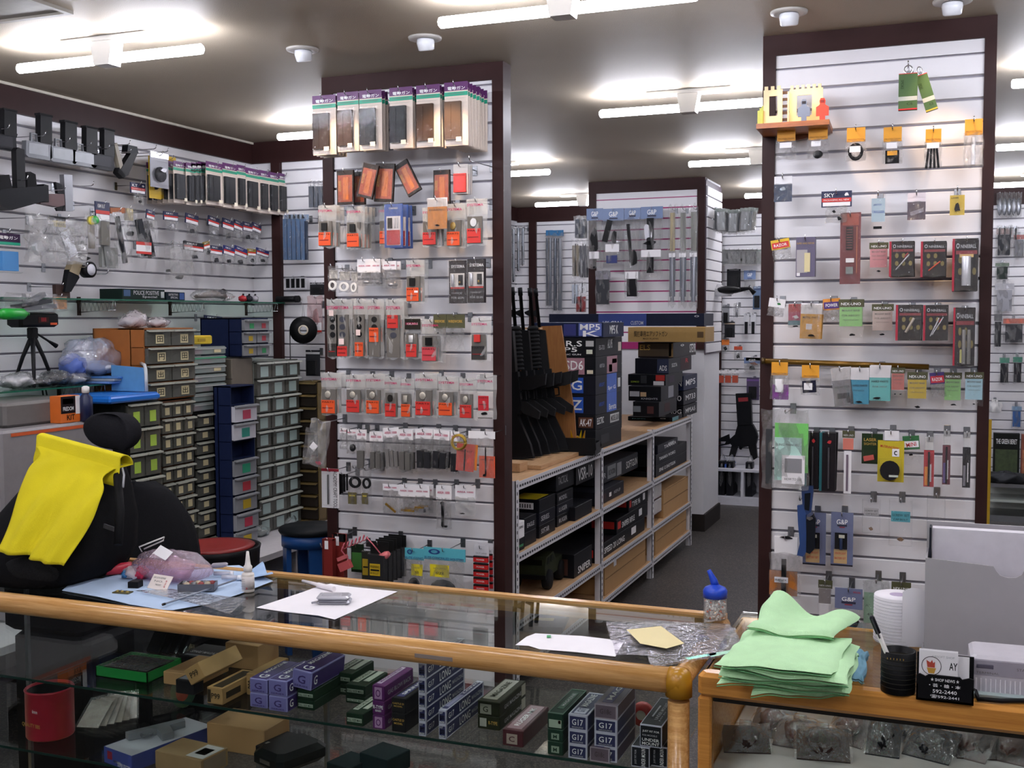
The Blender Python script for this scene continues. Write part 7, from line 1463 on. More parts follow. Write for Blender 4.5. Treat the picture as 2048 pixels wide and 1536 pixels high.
# low white cabinet with boots
c0,c1=onY(1400,1030,YB-.4),onY(1560,1030,YB-.4);zc=onY(1450,938,YB-.4).z
cbx=thing('low_cabinet','low white open cabinet below the hanging gun','cabinet',((c0 .x+c1 .x)/2,YB-.2,0));hw=(c1 .x-c0 .x)/2;CWM=M('d4d4dc',.45)
for nm,q in(('top_panel',(-hw,hw,-.2,.18,zc-.02,zc)),('base_panel',(-hw,hw,-.2,.18,0,.07)),('back_panel',(-hw,hw,.165,.18,.07,zc-.02)),('side_panel',(-hw,-hw+.02,-.2,.165,.07,zc-.02)),('side_panel',(hw-.02,hw,-.2,.165,.07,zc-.02)),('divider',((onY(1484,1000,YB-.4).x-cbx.location.x)-.012,(onY(1484,1000,YB-.4).x-cbx.location.x)+.012,-.2,.165,.07,zc-.02)),('divider',((onY(1424,1000,YB-.4).x-cbx.location.x)-.012,(onY(1424,1000,YB-.4).x-cbx.location.x)+.012,-.2,.165,.07,zc-.02))):MB().box(*q).build(nm,CWM,cbx)
for k,x in enumerate((1445,1462,1500)):
 p=onY(x,1000,YB-.25);t=thing('black_boot','black bagged boot in the low white cabinet, %s'%ordn[k],'boot',(p.x,YB-.22,.071),group='boots in the low cabinet')
 MB().prism([(-.10,0),(.12,0),(.12,.06),(.0,.12),(-.01,.30),(-.10,.30)],-.03,.03,'x').build('boot_body',M('1a1a1e',.3),t);lump('boot_bag',FILM2,t,(0,-.02,.18),(.034,.10,.17),k,.06,10)
fb=thing('blue_folder','blue folder lying on the low white cabinet','folder',(onY(1440,930,YB-.25).x,YB-.22,zc+.001));MB().box(-.12,.12,-.1,.1,0,.03).build('cover',M('3c5ca8',.4),fb);MB().box(-.118,.121,-.098,.098,.005,.025).build('pages',PAPER,fb)
# --- beyond the yellow pillar, right edge of the picture
rs=[((9,1795,40,1915,270),'24262a','c8a8a0','black clip bags in the outer aisle'),((9,1925,90,2010,275),'4a4a50','b8544c','red-label clip bag in the outer aisle'),((9,1790,300,1895,440),'26302a','4c6c4c','dark green bag in the outer aisle'),((9,1785,440,1930,680),'8c8c94','c8c8d0','large silver bag in the outer aisle'),((9,1845,700,2010,905),'3c3c40','d86c54','black lever bag with orange label'),((9,1780,660,1840,940),'2c2c30','5c5c60','slim dark bag behind the pillar edge'),((9,1820,985,1895,1200),'2c2c30','2c9c7c','green-striped blister beside the pillar'),((9,1918,980,1990,1195),'2c2c30','2c9c7c','green-striped blister second from the pillar'),((9,1910,1345,1985,1520),'2c5c9c','8cb4d8','blue bottle card in the outer aisle')]
for q,c1,c2,d in rs:far(q,.1,[('product',M(c1,.35,0,.3,30),.12,.88,.05,.7,-.02,0),('label',M(c2,.5),.02,.98,.72,.9,-.004,0),('bag',FILM2,0,1,0,1,-.04,.0,'f')],d)
for k in range(5):far((8,1800+34*k,1190,1850+34*k,1370),.14,[('product',M('6c6e74',.25,.6),.1,.9,.05,.8,-.02,0,'e'),('bag',FILM2,0,1,0,1,-.04,.0,'f')],'shiny round bag in the top row of the outer aisle, %s'%ordn[k])
for k in range(4):far((8,1805+40*k,1440,1845+40*k,1536),.1,[('product',BLACK,.3,.6,0,.9,-.02,0,'z'),('bag',FILM2,0,1,0,1,-.04,.0,'f')],'black rod bag in the outer aisle, %s'%ordn[k])
# posters and showcase low in the outer aisle
sc2=thing('glass_showcase','low glass showcase at the far end of the outer aisle','showcase',(onY(2040,1050,YB-.45).x,YB-.25,0));zt_=onY(2020,968,YB-.45).z
SHW=.75
for nm,q,mm in(('top_frame',(-.28,SHW,-.2,.2,zt_-.03,zt_),STEEL),('post',(-.28,-.25,-.2,-.17,0,zt_-.03),STEEL),('post',(SHW-.03,SHW,-.2,-.17,0,zt_-.03),STEEL),('back_panel',(-.28,SHW,.17,.2,0,zt_-.03),WHITE),('glass_pane',(-.25,SHW-.03,-.195,-.19,.05,zt_-.03),GLASS),('base',(-.28,SHW,-.2,.17,0,.05),STEEL),('inner_shelf',(-.25,SHW-.03,-.17,.17,zt_*.5,zt_*.5+.02),WHITE)):MB().box(*q).build(nm,mm,sc2)
def poster(x0,y0,x1,y1,Y,c,lab,tx=None,c2=None):
 a,b_=onY(x0,y1,Y),onY(x1,y0,Y);w,h=b_.x-a.x,b_.z-a.z
 t=thing('figure_box',lab,'box',(a.x+w/2,Y,a.z));MB().box(-w/2,w/2,0,.08,0,h).build('box_body',M(c,.4,0,.3),t)
 if c2:MB().box(-w*.42,w*.42,-.002,0,h*.1,h*.68).build('printed_picture',M(c2,.5,0,.8,30),t)
 if tx:text(tx,w*.8,h*.1,NOTES['WH'],t,(0,-.003,h*.84),bold=True)
 return t
pz_=YB-.35
poster(1985,868,2040,965,pz_,'1c1e1c','dark boxed figure with white title on the showcase','THE GREEN BERET','3c4a2c');poster(2041,870,2075,965,pz_,'8c4c3c','reddish figure box at the picture edge',None,'a86c4c')
lb=thing('foil_bag','dark crumpled foil bag lying on the showcase','bag',(onY(2010,960,pz_-.06).x,pz_-.06,zt_));lump('foil',M('3a3c40',.25,.3),lb,(0,0,.04),(.16,.07,.05),5,.25)
ys=onY(1979,940,YP+.5);yst=thing('yellow_banner','narrow yellow board leaning behind the pillar edge','board',(ys.x,YP+.62,0));MB().box(-.06,.008,-.006,.006,0,onY(1979,840,YP+.6).z).build('board',M('d8b028',.5),yst)
pw=onY(1990,825,YB-.1)
wb=thing('white_bag','small white crumpled bag hanging in the outer aisle','bag',pw);lump('bag_body',film('ffffff',.5,.2,40,.8,.1),wb,(0,0,.04),(.05,.04,.06),6,.2);hook('K',pw,pw.z+.10,.1,0,'chrome hook for the small white crumpled bag',.14)

# ================================================================== work nook: drawer cabinets along the side wall
XFc=-3.55
DZ=onX(490,1078,XFc).z
dsk=thing('work_desk','white work desk under the drawer cabinets','desk',(-3.62,4.45,0));DW=M('d4d2d8',.45)
dx0,dx1,dy0,dy1=XL+.01,-3.20,3.0,YN-.04
for nm,q in(('desk_top',(dx0,dx1,dy0,dy1,DZ-.03,DZ)),('end_panel',(dx0,dx1-.02,dy0,dy0+.02,0,DZ-.03)),('end_panel',(dx0,dx1-.02,dy1-.02,dy1,0,DZ-.03)),('divider_panel',(dx0,dx1-.02,4.35,4.37,0,DZ-.03)),('divider_panel',(dx0,dx1-.02,5.05,5.07,0,DZ-.03))):
 MB().box(q[0]+3.62,q[1]+3.62,q[2]-4.45,q[3]-4.45,q[4],q[5]).build(nm,DW,dsk)
DRM={}
def drawer_mesh(w,h,d=.06):
 k=(round(w,3),round(h,3))
 if k not in DRM:
  g=.004;a,z0,z1=w/2-g,g,h-g
  tr=MB();tr.box(-a,a,-.012,-.010,z0,z1).box(-a,-a+.002,-.010,d,z0,z1*.95).box(a-.002,a,-.010,d,z0,z1*.95).box(-a,a,-.010,d,z0,z0+.002)
  lip=MB();lip.prism([(-.012,z1),(-.030,z1-.003),(-.030,z1-.010),(-.012,z1-.006)],-a,a,'x')
  con=MB();con.prism([(-a*.9,z0+.003),(a*.9,z0+.003),(a*.85,h*.5),(a*.3,h*.42),(-a*.2,h*.62),(-a*.85,h*.45)],-.004,.02)
  lab=MB();lab.box(-.5,.5,-.0006,.0006,-.5,.5)
  DRM[k]=[tr.mesh('tray'),lip.mesh('lip'),con.mesh('contents'),lab.mesh('label')]
 return DRM[k]
LIPM=M('a8a89c',.25);CONT=[M('4a463e',.6,0,.5,60),M('383632',.6,0,.5,60),M('57524a',.6,0,.5,60)]
def cabinet(label,x0,x1,y0,y1,rows,cols,body,lab=None,X=XFc,depth=.30,lw=.4,lh=.5,lip=LIPM,wall='x',Y=None,gaps=None,tray=GREYBIN,txt=None,zfix=None):
 """drawer cabinet; pixel box of its front face; drawers are parts with lip, contents and label sub-parts"""
 if wall=='x':
  xm=(x0+x1)/2;A,B_=onX(x0,y1,X),onX(x1,y1,X);w=B_.y-A.y;zt=onX(xm,y0,X).z;zb=onX(xm,y1,X).z
  loc,rz=Vector((X,(A.y+B_.y)/2,zb)),R(90)
 else:
  A,B_=onY(x0,y1,Y),onY(x1,y1,Y);w=B_.x-A.x;zt=onY(x0,y0,Y).z;zb=A.z;loc,rz=Vector(((A.x+B_.x)/2,Y,zb)),0
 if zfix is not None:zb=zfix;loc.z=zb
 h=zt-zb
 t=thing('drawer_cabinet',label,'drawer cabinet',loc,(0,0,rz))
 b=MB();s=.006
 b.box(-w/2,-w/2+s,0,depth,0,h).box(w/2-s,w/2,0,depth,0,h).box(-w/2,w/2,depth-s,depth,0,h).box(-w/2,w/2,0,depth,h-s,h).box(-w/2,w/2,0,depth,0,s)
 rh,cw=(h-s)/rows,(w-s)/cols
 for r_ in range(1,rows):b.box(-w/2,w/2,.002,.08,rh*r_-.0015,rh*r_+.0015)
 for c_ in range(1,cols):b.box(-w/2+cw*c_-.001,-w/2+cw*c_+.001,.002,.08,0,h)
 b.box(-w/2,w/2,.075,.08,0,h);b.build('cabinet_body',body,t)
 ms=drawer_mesh(cw,rh)
 for r_ in range(rows):
  for c_ in range(cols):
   if gaps and(r_,c_)in gaps:continue
   o=(-w/2+s/2+cw*(c_+.5),random.choice((0,0,0,-.008)),s/2+rh*r_)
   d=put('drawer',ms[0],tray[(r_,c_)]if isinstance(tray,dict)else tray,t,o)
   put('pull_lip',ms[1],lip,d);put('contents',ms[2],CONT[(r_*3+c_)%3],d)
   lm_=lab[(r_,c_)]if isinstance(lab,dict)and(r_,c_)in lab else(lab if not isinstance(lab,dict)else None)
   if lm_ is not None:
    put('label',ms[3],lm_,d,((.5-lw)*cw*.2,-.0128,rh*.42),None,(cw*lw,1,rh*lh))
    if txt:put('label_mark',text_mesh(txt[(r_+c_)%len(txt)],True),NOTES['BK'],d,((.5-lw)*cw*.2,-.0136,rh*.42),(R(90),0,0),(cw*lw*.7,rh*lh*.7,1))
 return t
CREAM,LIME,PCY=M('c8bc94',.6),M('a4c448',.6),M('a8bcb8',.6)
ORW=M('9a5a24',.55,0,.2,14)
cabinet('tall brown cabinet top with cream-labelled double drawers',290,389,656,798,4,2,ORW,CREAM,lw=.32,lh=.5,txt=('田','出','円'))
cabinet('lower brown cabinet of small triple drawers',324,389,800,1092,10,3,M('5a3418',.55,0,.2),CREAM,lw=.4,lh=.45,zfix=DZ+.001)
cabinet('dark cabinet with lime green labels beside the chair',256,323,802,1080,7,2,M('2c2e2a',.5),LIME,X=XFc+.08,lw=.38,lh=.45,zfix=DZ+.001,depth=.34)
cabinet('black cabinet of double drawers with cream labels',392,458,822,1095,10,2,M('141414',.5),CREAM,lw=.3,lh=.4,zfix=DZ+.001)
NV=M('1a2444',.45);GT=M('8a8c90',.4);WT=M('c8c8d0',.4)
tw_col={0:GT,1:GT,2:GT,3:GT,4:GT,6:WT,7:WT}
cabinet('narrow navy tower of single drawers',466,513,770,1078,9,1,NV,{(0,0):M('c8a820',.5),(1,0):M('b82c48',.5),(2,0):M('c8a820',.5),(3,0):M('b82c3c',.5),(4,0):M('1c9c74',.5),(6,0):M('1f8c7c',.5),(7,0):M('b83c58',.5)},X=XFc+.13,lw=.34,lh=.5,gaps={(5,0),(8,0)},tray={(r_,0):tw_col.get(r_,GT)for r_ in range(9)},zfix=DZ+.001,depth=.105,lip=GT)
cabinet('pale cabinet of triple drawers with blue-grey labels',512,600,720,1062,10,3,M('7c8078',.5),PCY,lw=.5,lh=.6,zfix=DZ+.001,lip=M('c0c4bc',.3))
cabinet('tan cabinet of single dark drawers against the partition',598,640,762,1062,12,1,M('6e5c34',.5),None,wall='y',Y=YN-.16,depth=.14,tray=M('2c2620',.4),lip=M('6e5c34',.5))
# side skin of the brown cabinet and grey unit
cabinet('small navy chest of six drawers on top of the cabinets',483,537,636,713,3,2,NV,{(0,0):M('c8a820',.5),(1,0):M('c8a820',.5),(2,0):M('2c9c5c',.5),(0,1):M('2c9c5c',.5),(1,1):M('b83c48',.5),(2,1):M('b83c48',.5)},lw=.3,lh=.4,tray=GT,depth=.26,lip=GT,X=XFc+.02)
zg=onX(500,714,XFc).z
gu=thing('grey_unit','grey ribbed storage unit between the drawer cabinets','storage unit',(XFc-.15,onX(486,740,XFc).y,DZ+.002))
MB().bbox(-.15,.15,-.10,.09,0,zg-DZ-.006,.004).build('unit_body',M('6c6458',.5),gu)
for k in range(12):MB().box(-.152,.152,-.102,-.099,.04+k*.075,.046+k*.075).build('rib',M('4a443c',.5),gu)
# clear organisers stacked
for k in range(7):
 y1=820-18.5*k;z0=onX(420,y1,XFc).z;z1=onX(420,y1-17.5,XFc).z;ya,yb=onX(389,y1,XFc).y,onX(452,y1,XFc).y
 t=thing('clear_organiser','clear flat organiser box in the stack on the cabinets, %s from the bottom'%ordn[k],'organiser',(XFc-.12,(ya+yb)/2,z0),(0,0,R(90)),'clear organiser boxes')
 w=yb-ya;h=z1-z0
 MB().bbox(-w/2,w/2,-.12,.12,0,h*.92,.004).build('box_shell',film('c4d0cc',.35,.15,10,.2,.06),t)
 for j in range(3):MB().box(-w*.42+w*.29*j,-w*.18+w*.29*j,-.10,.08,.004,h*.6).build('contents',M(('b04c78','5c7c74','8c8c84')[(j+k)%3],.5,0,.4,50),t)
 MB().box(-w/2,w/2,-.123,-.120,h*.6,h*.75).build('rim',M('3c9c70' if k==5 else 'a4a8a4',.4),t)
 if k%2==0:MB().box(w*.1,w*.32,-.1235,-.1215,h*.2,h*.55).build('label',CREAM,t)
yb_=onX(410,690,XFc);t=thing('yellow_case','yellow plastic case on top of the clear organisers','case',(XFc-.1,yb_.y,onX(420,690,XFc).z+.004),(0,0,R(90)));MB().bbox(-.09,.09,-.08,.1,0,.045,.005).build('case_body',M('d0b41c',.4),t);MB().box(-.03,.03,-.082,-.079,.015,.03).build('latch',M('a88c14',.4),t)
# bags heaped on the tall brown cabinet
ztop=onX(340,656,XFc).z+.001
for k,(x_,s)in enumerate(((255,(.05,.06,.03)),(305,(.06,.05,.04)),(350,(.05,.07,.025)))):
 t=thing('heaped_bag','crumpled clear bag on the tall brown cabinet, %s from the wall corner'%ordn[2-k],'bag',(XFc-.13,onX(x_ if k else 296,650,XFc).y+.03,ztop),group='crumpled bags on the brown cabinet')
 lump('bag_film',film('f4ecf0',.35,.2,50,.9,.1),t,(0,0,s[2]),s,k,.2,10);lump('contents',M(('8c8c90','d8c4cc','c8c0c4')[k],.5),t,(0,0,s[2]*.7),tuple(v*.6 for v in s),k+3,.25,8)
# orange-brown side board is the cabinet's own wall; upper wire/glass shelf
def bracket(t,y,z,ln):
 b=MB();b.tube([(0,y,0),(ln,y,0),(ln,y,-.035)],.0025,6);b.tube([(0,y,-.055),(ln,y,-.045)],.0025,6)
 n=9;b.tube([(ln*k/(2*n),y,-.004 if k%2 else-.05)for k in range(2*n)],.0016,5);b.build('zigzag_bracket',CHROME,t)
 MB().box(-.004,.002,y-.012,y+.012,-.07,.02).build('bracket_plate',M('3c2c28',.5),t)
def wall_shelf(label,xa,xb,yp,ln,brs,ya=None,yb=None):
 zs=onX((xa+xb)/2,yp,XL+ln).z;y0=onX(xa,yp,XL+ln).y if ya is None else ya;y1=onX(xb,yp,XL+ln).y if yb is None else yb
 t=thing('glass_shelf',label,'shelf',(XL+.001,0,zs));t.location.y=y0;
 MB().box(.002,ln,0,y1-y0,0,.007).build('glass_plate',glass_mat('e4f4ec',.7),t);MB().box(ln,ln+.0012,0,y1-y0,0,.007).build('polished_edge',M('1f5c48',.2),t)
 for x in brs:bracket(t,onX(x,yp,XL+.1).y-y0,0,ln*.92)
 return zs+.008,y0,y1
zu_,_,_=wall_shelf('upper glass wall shelf on zigzag wire brackets',200,590,604,.24,(190,370,520),ya=3.62,yb=YN-.03)
zl_,_,_=wall_shelf('lower glass wall shelf carrying the tripod',60,268,774,.30,(150,),ya=2.55,yb=onX(215,770,XL+.3).y+.06)
def onL(x,y,off):return onX(x,y,XL+off)
pb=onL(245,600,.2);boxthing('revolver_box','dark green revolver box with white lettering on the upper glass shelf','box',(XL+.06,pb.y,zu_),.14,onL(330,600,.2).y-pb.y,.052,M('14241f',.4),[('r',.25,.85,.45,.85,'POLICE POSITIVE','SLV'),('r',.45,.8,.12,.38,'Special','SLV'),('r',.03,.18,.3,.9,M('2c4c74',.4)),('r',.9,.98,.2,.8,M('a8b0b4',.5))])
pb2=onL(331,600,.2);boxthing('revolver_box','small dark box with blue square on the upper glass shelf','box',(XL+.07,pb2 .y+.01,zu_),.13,onL(370,600,.2).y-pb2 .y-.01,.042,M('18242c',.4),[('r',.1,.6,.55,.8,'DETECTIVE','SLV'),('r',.2,.6,.2,.45,'SPECIAL','SLV'),('r',.7,.95,.1,.9,M('2c4c8c',.4))])
tbg=thing('tool_bag','grey tool in a clear bag on the upper glass shelf','bag',(XL+.13,onL(430,600,.15).y,zu_));lump('bag_film',FILM2,tbg,(0,0,.03),(.06,.17,.035),3,.15,12);MB().tube([(0,-.14,.025),(0,.02,.04),(0,.12,.03)],[.012,.022,.016],10).build('tool_body',M('6c6058',.4),tbg);MB().tube([(0,.05,.04),(0,.11,.055)],.018,8).build('tool_head',M('2c2428',.4),tbg)
for k,(x_,c)in enumerate(((488,'b8202c'),(500,'2c2c34'),(512,'a8a4ac'))):
 t=thing('small_gadget',('red','black','grey')[k]+' small gadget at the end of the upper glass shelf','gadget',(XL+.14,onL(x_,600,.15).y,zu_));lump('gadget_body',M(c,.4),t,(0,0,.018),(.025,.02,.018),k,.2,8);MB().tube([(0,0,.03),(0,.01,.045)],.006,6).build('knob',BLACK,t)
rdg=thing('black_rod','thick black rod lying on the shelf end against the post','rod',(XL+.20,YN-.05,zu_+.018));MB().tube([(0,0,0),(onY(597,600,YN-.05).x-XL-.20,0,.0)],.018,12).build('rod_body',BLACK,rdg);MB().tube([(onY(590,600,YN-.05).x-XL-.20,0,0),(onY(598,600,YN-.05).x-XL-.20,0,0)],.02,12).build('rod_cap',RUBBER,rdg)
# tripod with chronograph on the lower shelf
ty=onL(80,700,.2).y;tpd=thing('camera_tripod','small black tripod carrying a box chronograph','tripod',(XL+.16,ty,zl_));ztp=onL(80,655,.2).z-zl_
for k,(dx_,dy_)in enumerate(((.09,-.09),(.02,.10),(-.10,-.02))):MB().tube([(0,0,ztp-.03),(dx_*.5,dy_*.5,ztp*.5),(dx_,dy_,.004)],[.011,.009,.007],8).build('leg',M('1c1c1f',.4),tpd)
MB().bbox(-.018,.018,-.018,.018,ztp-.05,ztp,.004).build('head',BLACK,tpd);MB().tube([(0,.01,ztp-.02),(.03,.06,ztp-.06),(.04,.10,ztp-.085)],[.004,.005,.011],8).build('pan_handle',BLACK,tpd)
ck_=thing('chronograph','black box chronograph on the tripod','chronograph',(XL+.16,ty,zl_+ztp+.001),(0,0,R(90)))
MB().bbox(-.11,.12,-.045,.045,0,.068,.012).build('body',M('101012',.4),ck_);MB().box(-.01,.05,-.0465,-.0445,.02,.045).build('display',M('3c1c18',.3),ck_);text('888',.03,.018,NOTES['RED'],ck_,(.02,-.0472,.034));MB().box(.06,.10,-.0465,-.0445,.01,.02).build('orange_mark',M('d0501c',.5),ck_);MB().lathe([(.014,-.012),(.024,-.012),(.024,.0),(.014,0)],14,axis='x',at=(.122,0,.034)).build('bore_ring',RUBBER,ck_)
gt_=thing('green_tube','bright green tape tube poking in beside the chronograph','tube',onL(26,628,.30));MB().tube([(0,-.08,0),(0,-.05,0),(0,.05,0),(0,.07,0)],[.014,.024,.024,.012],14).build('tube_body',M('1c9c34',.35),gt_);MB().tube([(0,.07,0),(0,.085,0)],.008,10).build('tip',M('146c24',.4),gt_);MB().tube([(0,-.09,0),(0,-.08,0)],.010,10).build('cap',BLACK,gt_)
# clutter on the lower shelf
for k,(x_,s,c,d)in enumerate(((40,(.05,.09,.03),'b8b8bc','crumpled silver foil heap'),(70,(.06,.08,.022),'2c2c30','black cable heap'),(110,(.06,.07,.03),'26262c','dark crumpled strap heap'),(145,(.06,.07,.025),'9a9aa0','grey wrapped parts heap'))):
 t=thing('clutter_heap',d+' on the lower glass shelf','heap',(XL+.2,onL(x_,760,.2).y,zl_));lump('heap_body',M(c,.35,.2,.3,40),t,(0,0,s[2]),s,k,.3,10);lump('wrap_film',FILM2,t,(0,0,s[2]*1.1),tuple(v*1.15 for v in s),k+9,.2,8)
wl=thing('wrapped_bundle','blue and white bundle wrapped in clear plastic','bundle',(XL+.20,onL(215,700,.2).y-.11,zl_+.035));lump('blue_core',M('5c74c0',.5,0,.2),wl,(-.02,-.10,.05),(.07,.05,.05),1,.15,10);lump('white_core',M('d0d4e0',.5),wl,(.0,.04,.035),(.08,.10,.03),2,.15,10);lump('wrap_film',film('e8ecff',.3,.15,40,1.0,.15),wl,(0,0,.085),(.10,.15,.085),4,.2,14)
fo=thing('blue_folders','pile of flat blue and grey folders under the bundle','folder pile',(XL+.20,onL(215,760,.2).y,zl_));
for k in range(3):MB().bbox(-.13,.15,-.16,.16,.011*k,.011*k+.010,.002).build('folder',M(('6c8cc0','9aa0a8','4c7cb8')[k],.4),fo,(0,.01*k,0),(0,0,R(4*k)))
bp_=onX(250,795,XFc+.1);btz=onX(300,800,XFc+.08).z+.003
btr=thing('blue_tray','bright blue shallow plastic tray on the lime-label cabinet','tray',(XFc-.05,onX(275,795,XFc+.05).y-.08,btz));MB().bbox(-.14,.16,-.17,.17,0,.03,.008).build('tray_body',M('1c6cc8',.3),btr);MB().bbox(-.13,.15,-.16,.16,.03,.034,.003).build('tray_rim',M('2c7cd8',.3),btr)
wc=thing('white_cover','white curved plastic cover beside the drawers','cover',(XFc-.02,onX(290,750,XFc).y-.05,btz+.038));MB().tube([(.10,-.04,0),(.10,-.04,.07),(.09,-.03,.105),(.06,0,.12),(0,.05,.125)],.008,8).build('bent_edge',M('c8ccd0',.35),wc);MB().prism([(-.1,0),(.1,0),(.1,.07),(.08,.11),(-.1,.12)],-.04,-.034).build('side_sheet',M('5c94c4',.4),wc)
# grey machine, boxes and bottle on the desk behind the chair
gm_=thing('grey_machine','low grey workshop machine with orange line on the desk','machine',(-3.66,onX(130,850,-3.45).y,DZ+.001));zm=onX(130,800,-3.45).z-DZ
MB().bbox(-.25,.22,-.35,.28,0,zm-.10,.01).build('base',M('8a8688',.45),gm_);MB().bbox(-.20,.14,-.25,.2,zm-.10,zm,.012).build('cover',M('6c6866',.45),gm_);MB().box(.2205,.2225,-.30,.1,zm-.125,zm-.112).build('orange_line',M('d05c2c',.5),gm_)
bx_=onX(152,855,-3.42);boxthing('carton','orange and black carton standing on the grey machine','carton',(-3.52,bx_.y-.04,gm_.location.z+zm-.099),.06,.11,onX(152,802,-3.42).z-onX(152,856,-3.42).z,M('d86c24',.5),[('r',0,.75,.35,.98,M('1c1418',.5)),('r',.1,.65,.7,.9,M('b84c34',.5)),('r',.1,.65,.45,.6,'FREDOM','WH'),('r',.76,1,.3,.98,PAPER),('r',.3,.7,.1,.3,'KIT','BK')])
sb=onX(184,850,-3.42);spb=thing('spray_bottle','navy spray can with white cap behind the headrest','spray can',(-3.45,sb.y,gm_.location.z+zm-.099));MB().lathe([(.001,0),(.028,0),(.028,.10),(.014,.115),(.014,.12)],16).build('can_body',M('1c2448',.35),spb);MB().lathe([(.016,.12),(.016,.145),(.008,.15),(.001,.15)],14).build('cap',WHITE,spb)
wr_=thing('black_wire','thin black wire hanging below the lower glass shelf','wire',(XL+.22,onL(85,790,.22).y,zl_-.012));
zq=DZ-zl_+.012
MB().tube([(0,0,0),(.01,.03,zq*.3),(-.02,.01,zq*.6),(.01,-.03,zq*.85),(0,0,zq+.06)],.004,6).build('wire',BLACK,wr_);MB().tube([(.0,.02,0),(.01,.06,zq*.25),(0,.04,zq*.4)],.0035,6).build('wire_branch',BLACK,wr_)
# hanging black tape roll
hp_=onY(607,660,YN-.22);tr_=thing('tape_reel','big black tape reel hanging beside the post','tape reel',hp_,(0,0,R(28)))
rr=.078;MB().lathe([(.028,-.022),(rr,-.022),(rr,.022),(.028,.022),(.028,-.022)],28,axis='y').build('tape',M('0c0c0e',.25),tr_);MB().lathe([(.021,-.024),(.029,-.024),(.029,.024),(.021,.024),(.021,-.024)],20,axis='y').build('core',M('c8bca8',.6),tr_)
MB().box(-rr,-rr+.002,-.022,.022,-.17,0).build('loose_end',M('0c0c0e',.3),tr_);MB().tube([(-.012,0,.02),(0,0,.15),(.012,0,.02)],.002,6).build('hanger_wire',BLACK,tr_)
hook('N',hp_,hp_.z+.15,.22,0,'chrome hook holding the black tape reel',.24)
# stool and black bin
sp_=onY(622,1052,4.75);stl=thing('blue_stool','blue plastic stool with dark round seat','stool',(sp_.x,4.75,0));zs_=sp_.z
MB().lathe([(.001,zs_-.03),(.15,zs_-.03),(.16,zs_-.015),(.15,zs_),(.001,zs_)],24).build('seat',M('14181c',.5),stl)
for k in range(4):
 a=math.pi/4+k*math.pi/2;MB().prism([(-.03,0),(.03,0),(.045,zs_-.03),(-.045,zs_-.03)],-.012,.012).build('leg',M('1c4c8c',.4),stl,(.12*math.cos(a),.12*math.sin(a),0),(0,0,a+math.pi/2))
MB().lathe([(.125,zs_-.09),(.145,zs_-.09),(.145,zs_-.03),(.125,zs_-.03)],24).build('apron',M('1c4c8c',.4),stl)
bn=onY(428,1092,3.9);bin_=thing('black_bin','wide black bin with a red liner rim','bin',(bn.x,3.9,0));zb2=bn.z
MB().lathe([(.001,0),(.15,0),(.19,zb2-.02),(.195,zb2),(.175,zb2),(.14,.02),(.001,.02)],28).build('bin_wall',M('141416',.4),bin_);MB().lathe([(.12,zb2-.03),(.165,zb2-.006),(.17,zb2+.004),(.13,zb2+.006),(.001,zb2-.01)],24).build('red_lid',M('8c2420',.4),bin_)
gbx=thing('desk_clutter','glass jar of small parts on the desk edge','jar',(onZ(545,1055,DZ).x,onZ(545,1055,DZ).y,DZ+.001));MB().lathe([(.001,0),(.04,0),(.042,.06),(.03,.07)],16).build('jar_wall',FILM2,gbx);lump('parts',M('6c6860',.5,.3),gbx,(0,0,.02),(.032,.032,.02),3,.3,8)
for k,(x_,y_2)in enumerate(((440,1085),(470,1070),(520,1072),(575,1050))):
 p=onZ(x_,y_2,DZ);t=thing('parts_bag','clear crumpled parts bag on the desk, %s from the bin'%ordn[k],'parts bag',(min(p.x,-3.27),p.y,DZ+.001),group='parts bags on the desk');lump('bag_film',film('d8e8e8',.3,.15,50,1.0,.15),t,(0,0,.025),(.05,.06,.028),k,.2,10);lump('contents',M(('8c8c88','9cc0c8','6c6860','a8a8a4')[k],.5,0,.4,60),t,(0,0,.016),(.034,.04,.017),k+4,.3,8)

# ================================================================== side wall: hanging stock above the shelves
def lwall(q,off,L,d,cat='packet',**k):return pk('L',q,off,L,d,cat,**k)
# replica pistols hung upside down by the trigger guard
def pistol(q,off,label,frame_c,gripx=(.55,1.0),low=.36,guard=True):
 u,w,h,rz=spot('L',q,off)
 t=thing('replica_pistol',label,'replica pistol',u,(0,0,rz),'replica pistols on the side wall')
 fm=M(frame_c,.4,.3)
 P=lambda n,pts,y,m:MB().prism([((a-.5)*w,b*h)for a,b in pts],-y,y).build(n,m,t)
 P('slide',[(0,.04),(.03,low),(.98,low+.02),(1,.08),(.9,.0),(.1,.0)],.013,fm)
 P('slide_plate',[(.1,.08),(.12,low-.04),(.85,low-.02),(.85,.08)],.0142,M('7c7e82' if frame_c!='1c1c20' else '2c2c30',.4,.3))
 P('grip',[(gripx[0],low),(gripx[0]+.03,1.0),(gripx[1]+.02,1.0),(gripx[1],low)],.015,BLACK)
 P('magazine_floor',[(gripx[0],.98),(gripx[0],1.03),(gripx[1]+.05,1.03),(gripx[1]+.05,.98)],.016,RUBBER)
 P('trigger_guard',[(.25,low),(.27,low+.2),(.5,low+.2),(.52,low),(.48,low),(.47,low+.17),(.31,low+.17),(.30,low)],.005,fm)
 P('hammer',[(.93,low-.1),(1.06,low),(1.1,low+.1),(.98,low+.03)],.005,GUN)
 hook('L',u,u.z+h*(low+.16),off,rz,uniq('chrome hook holding the '+label),off+.05)
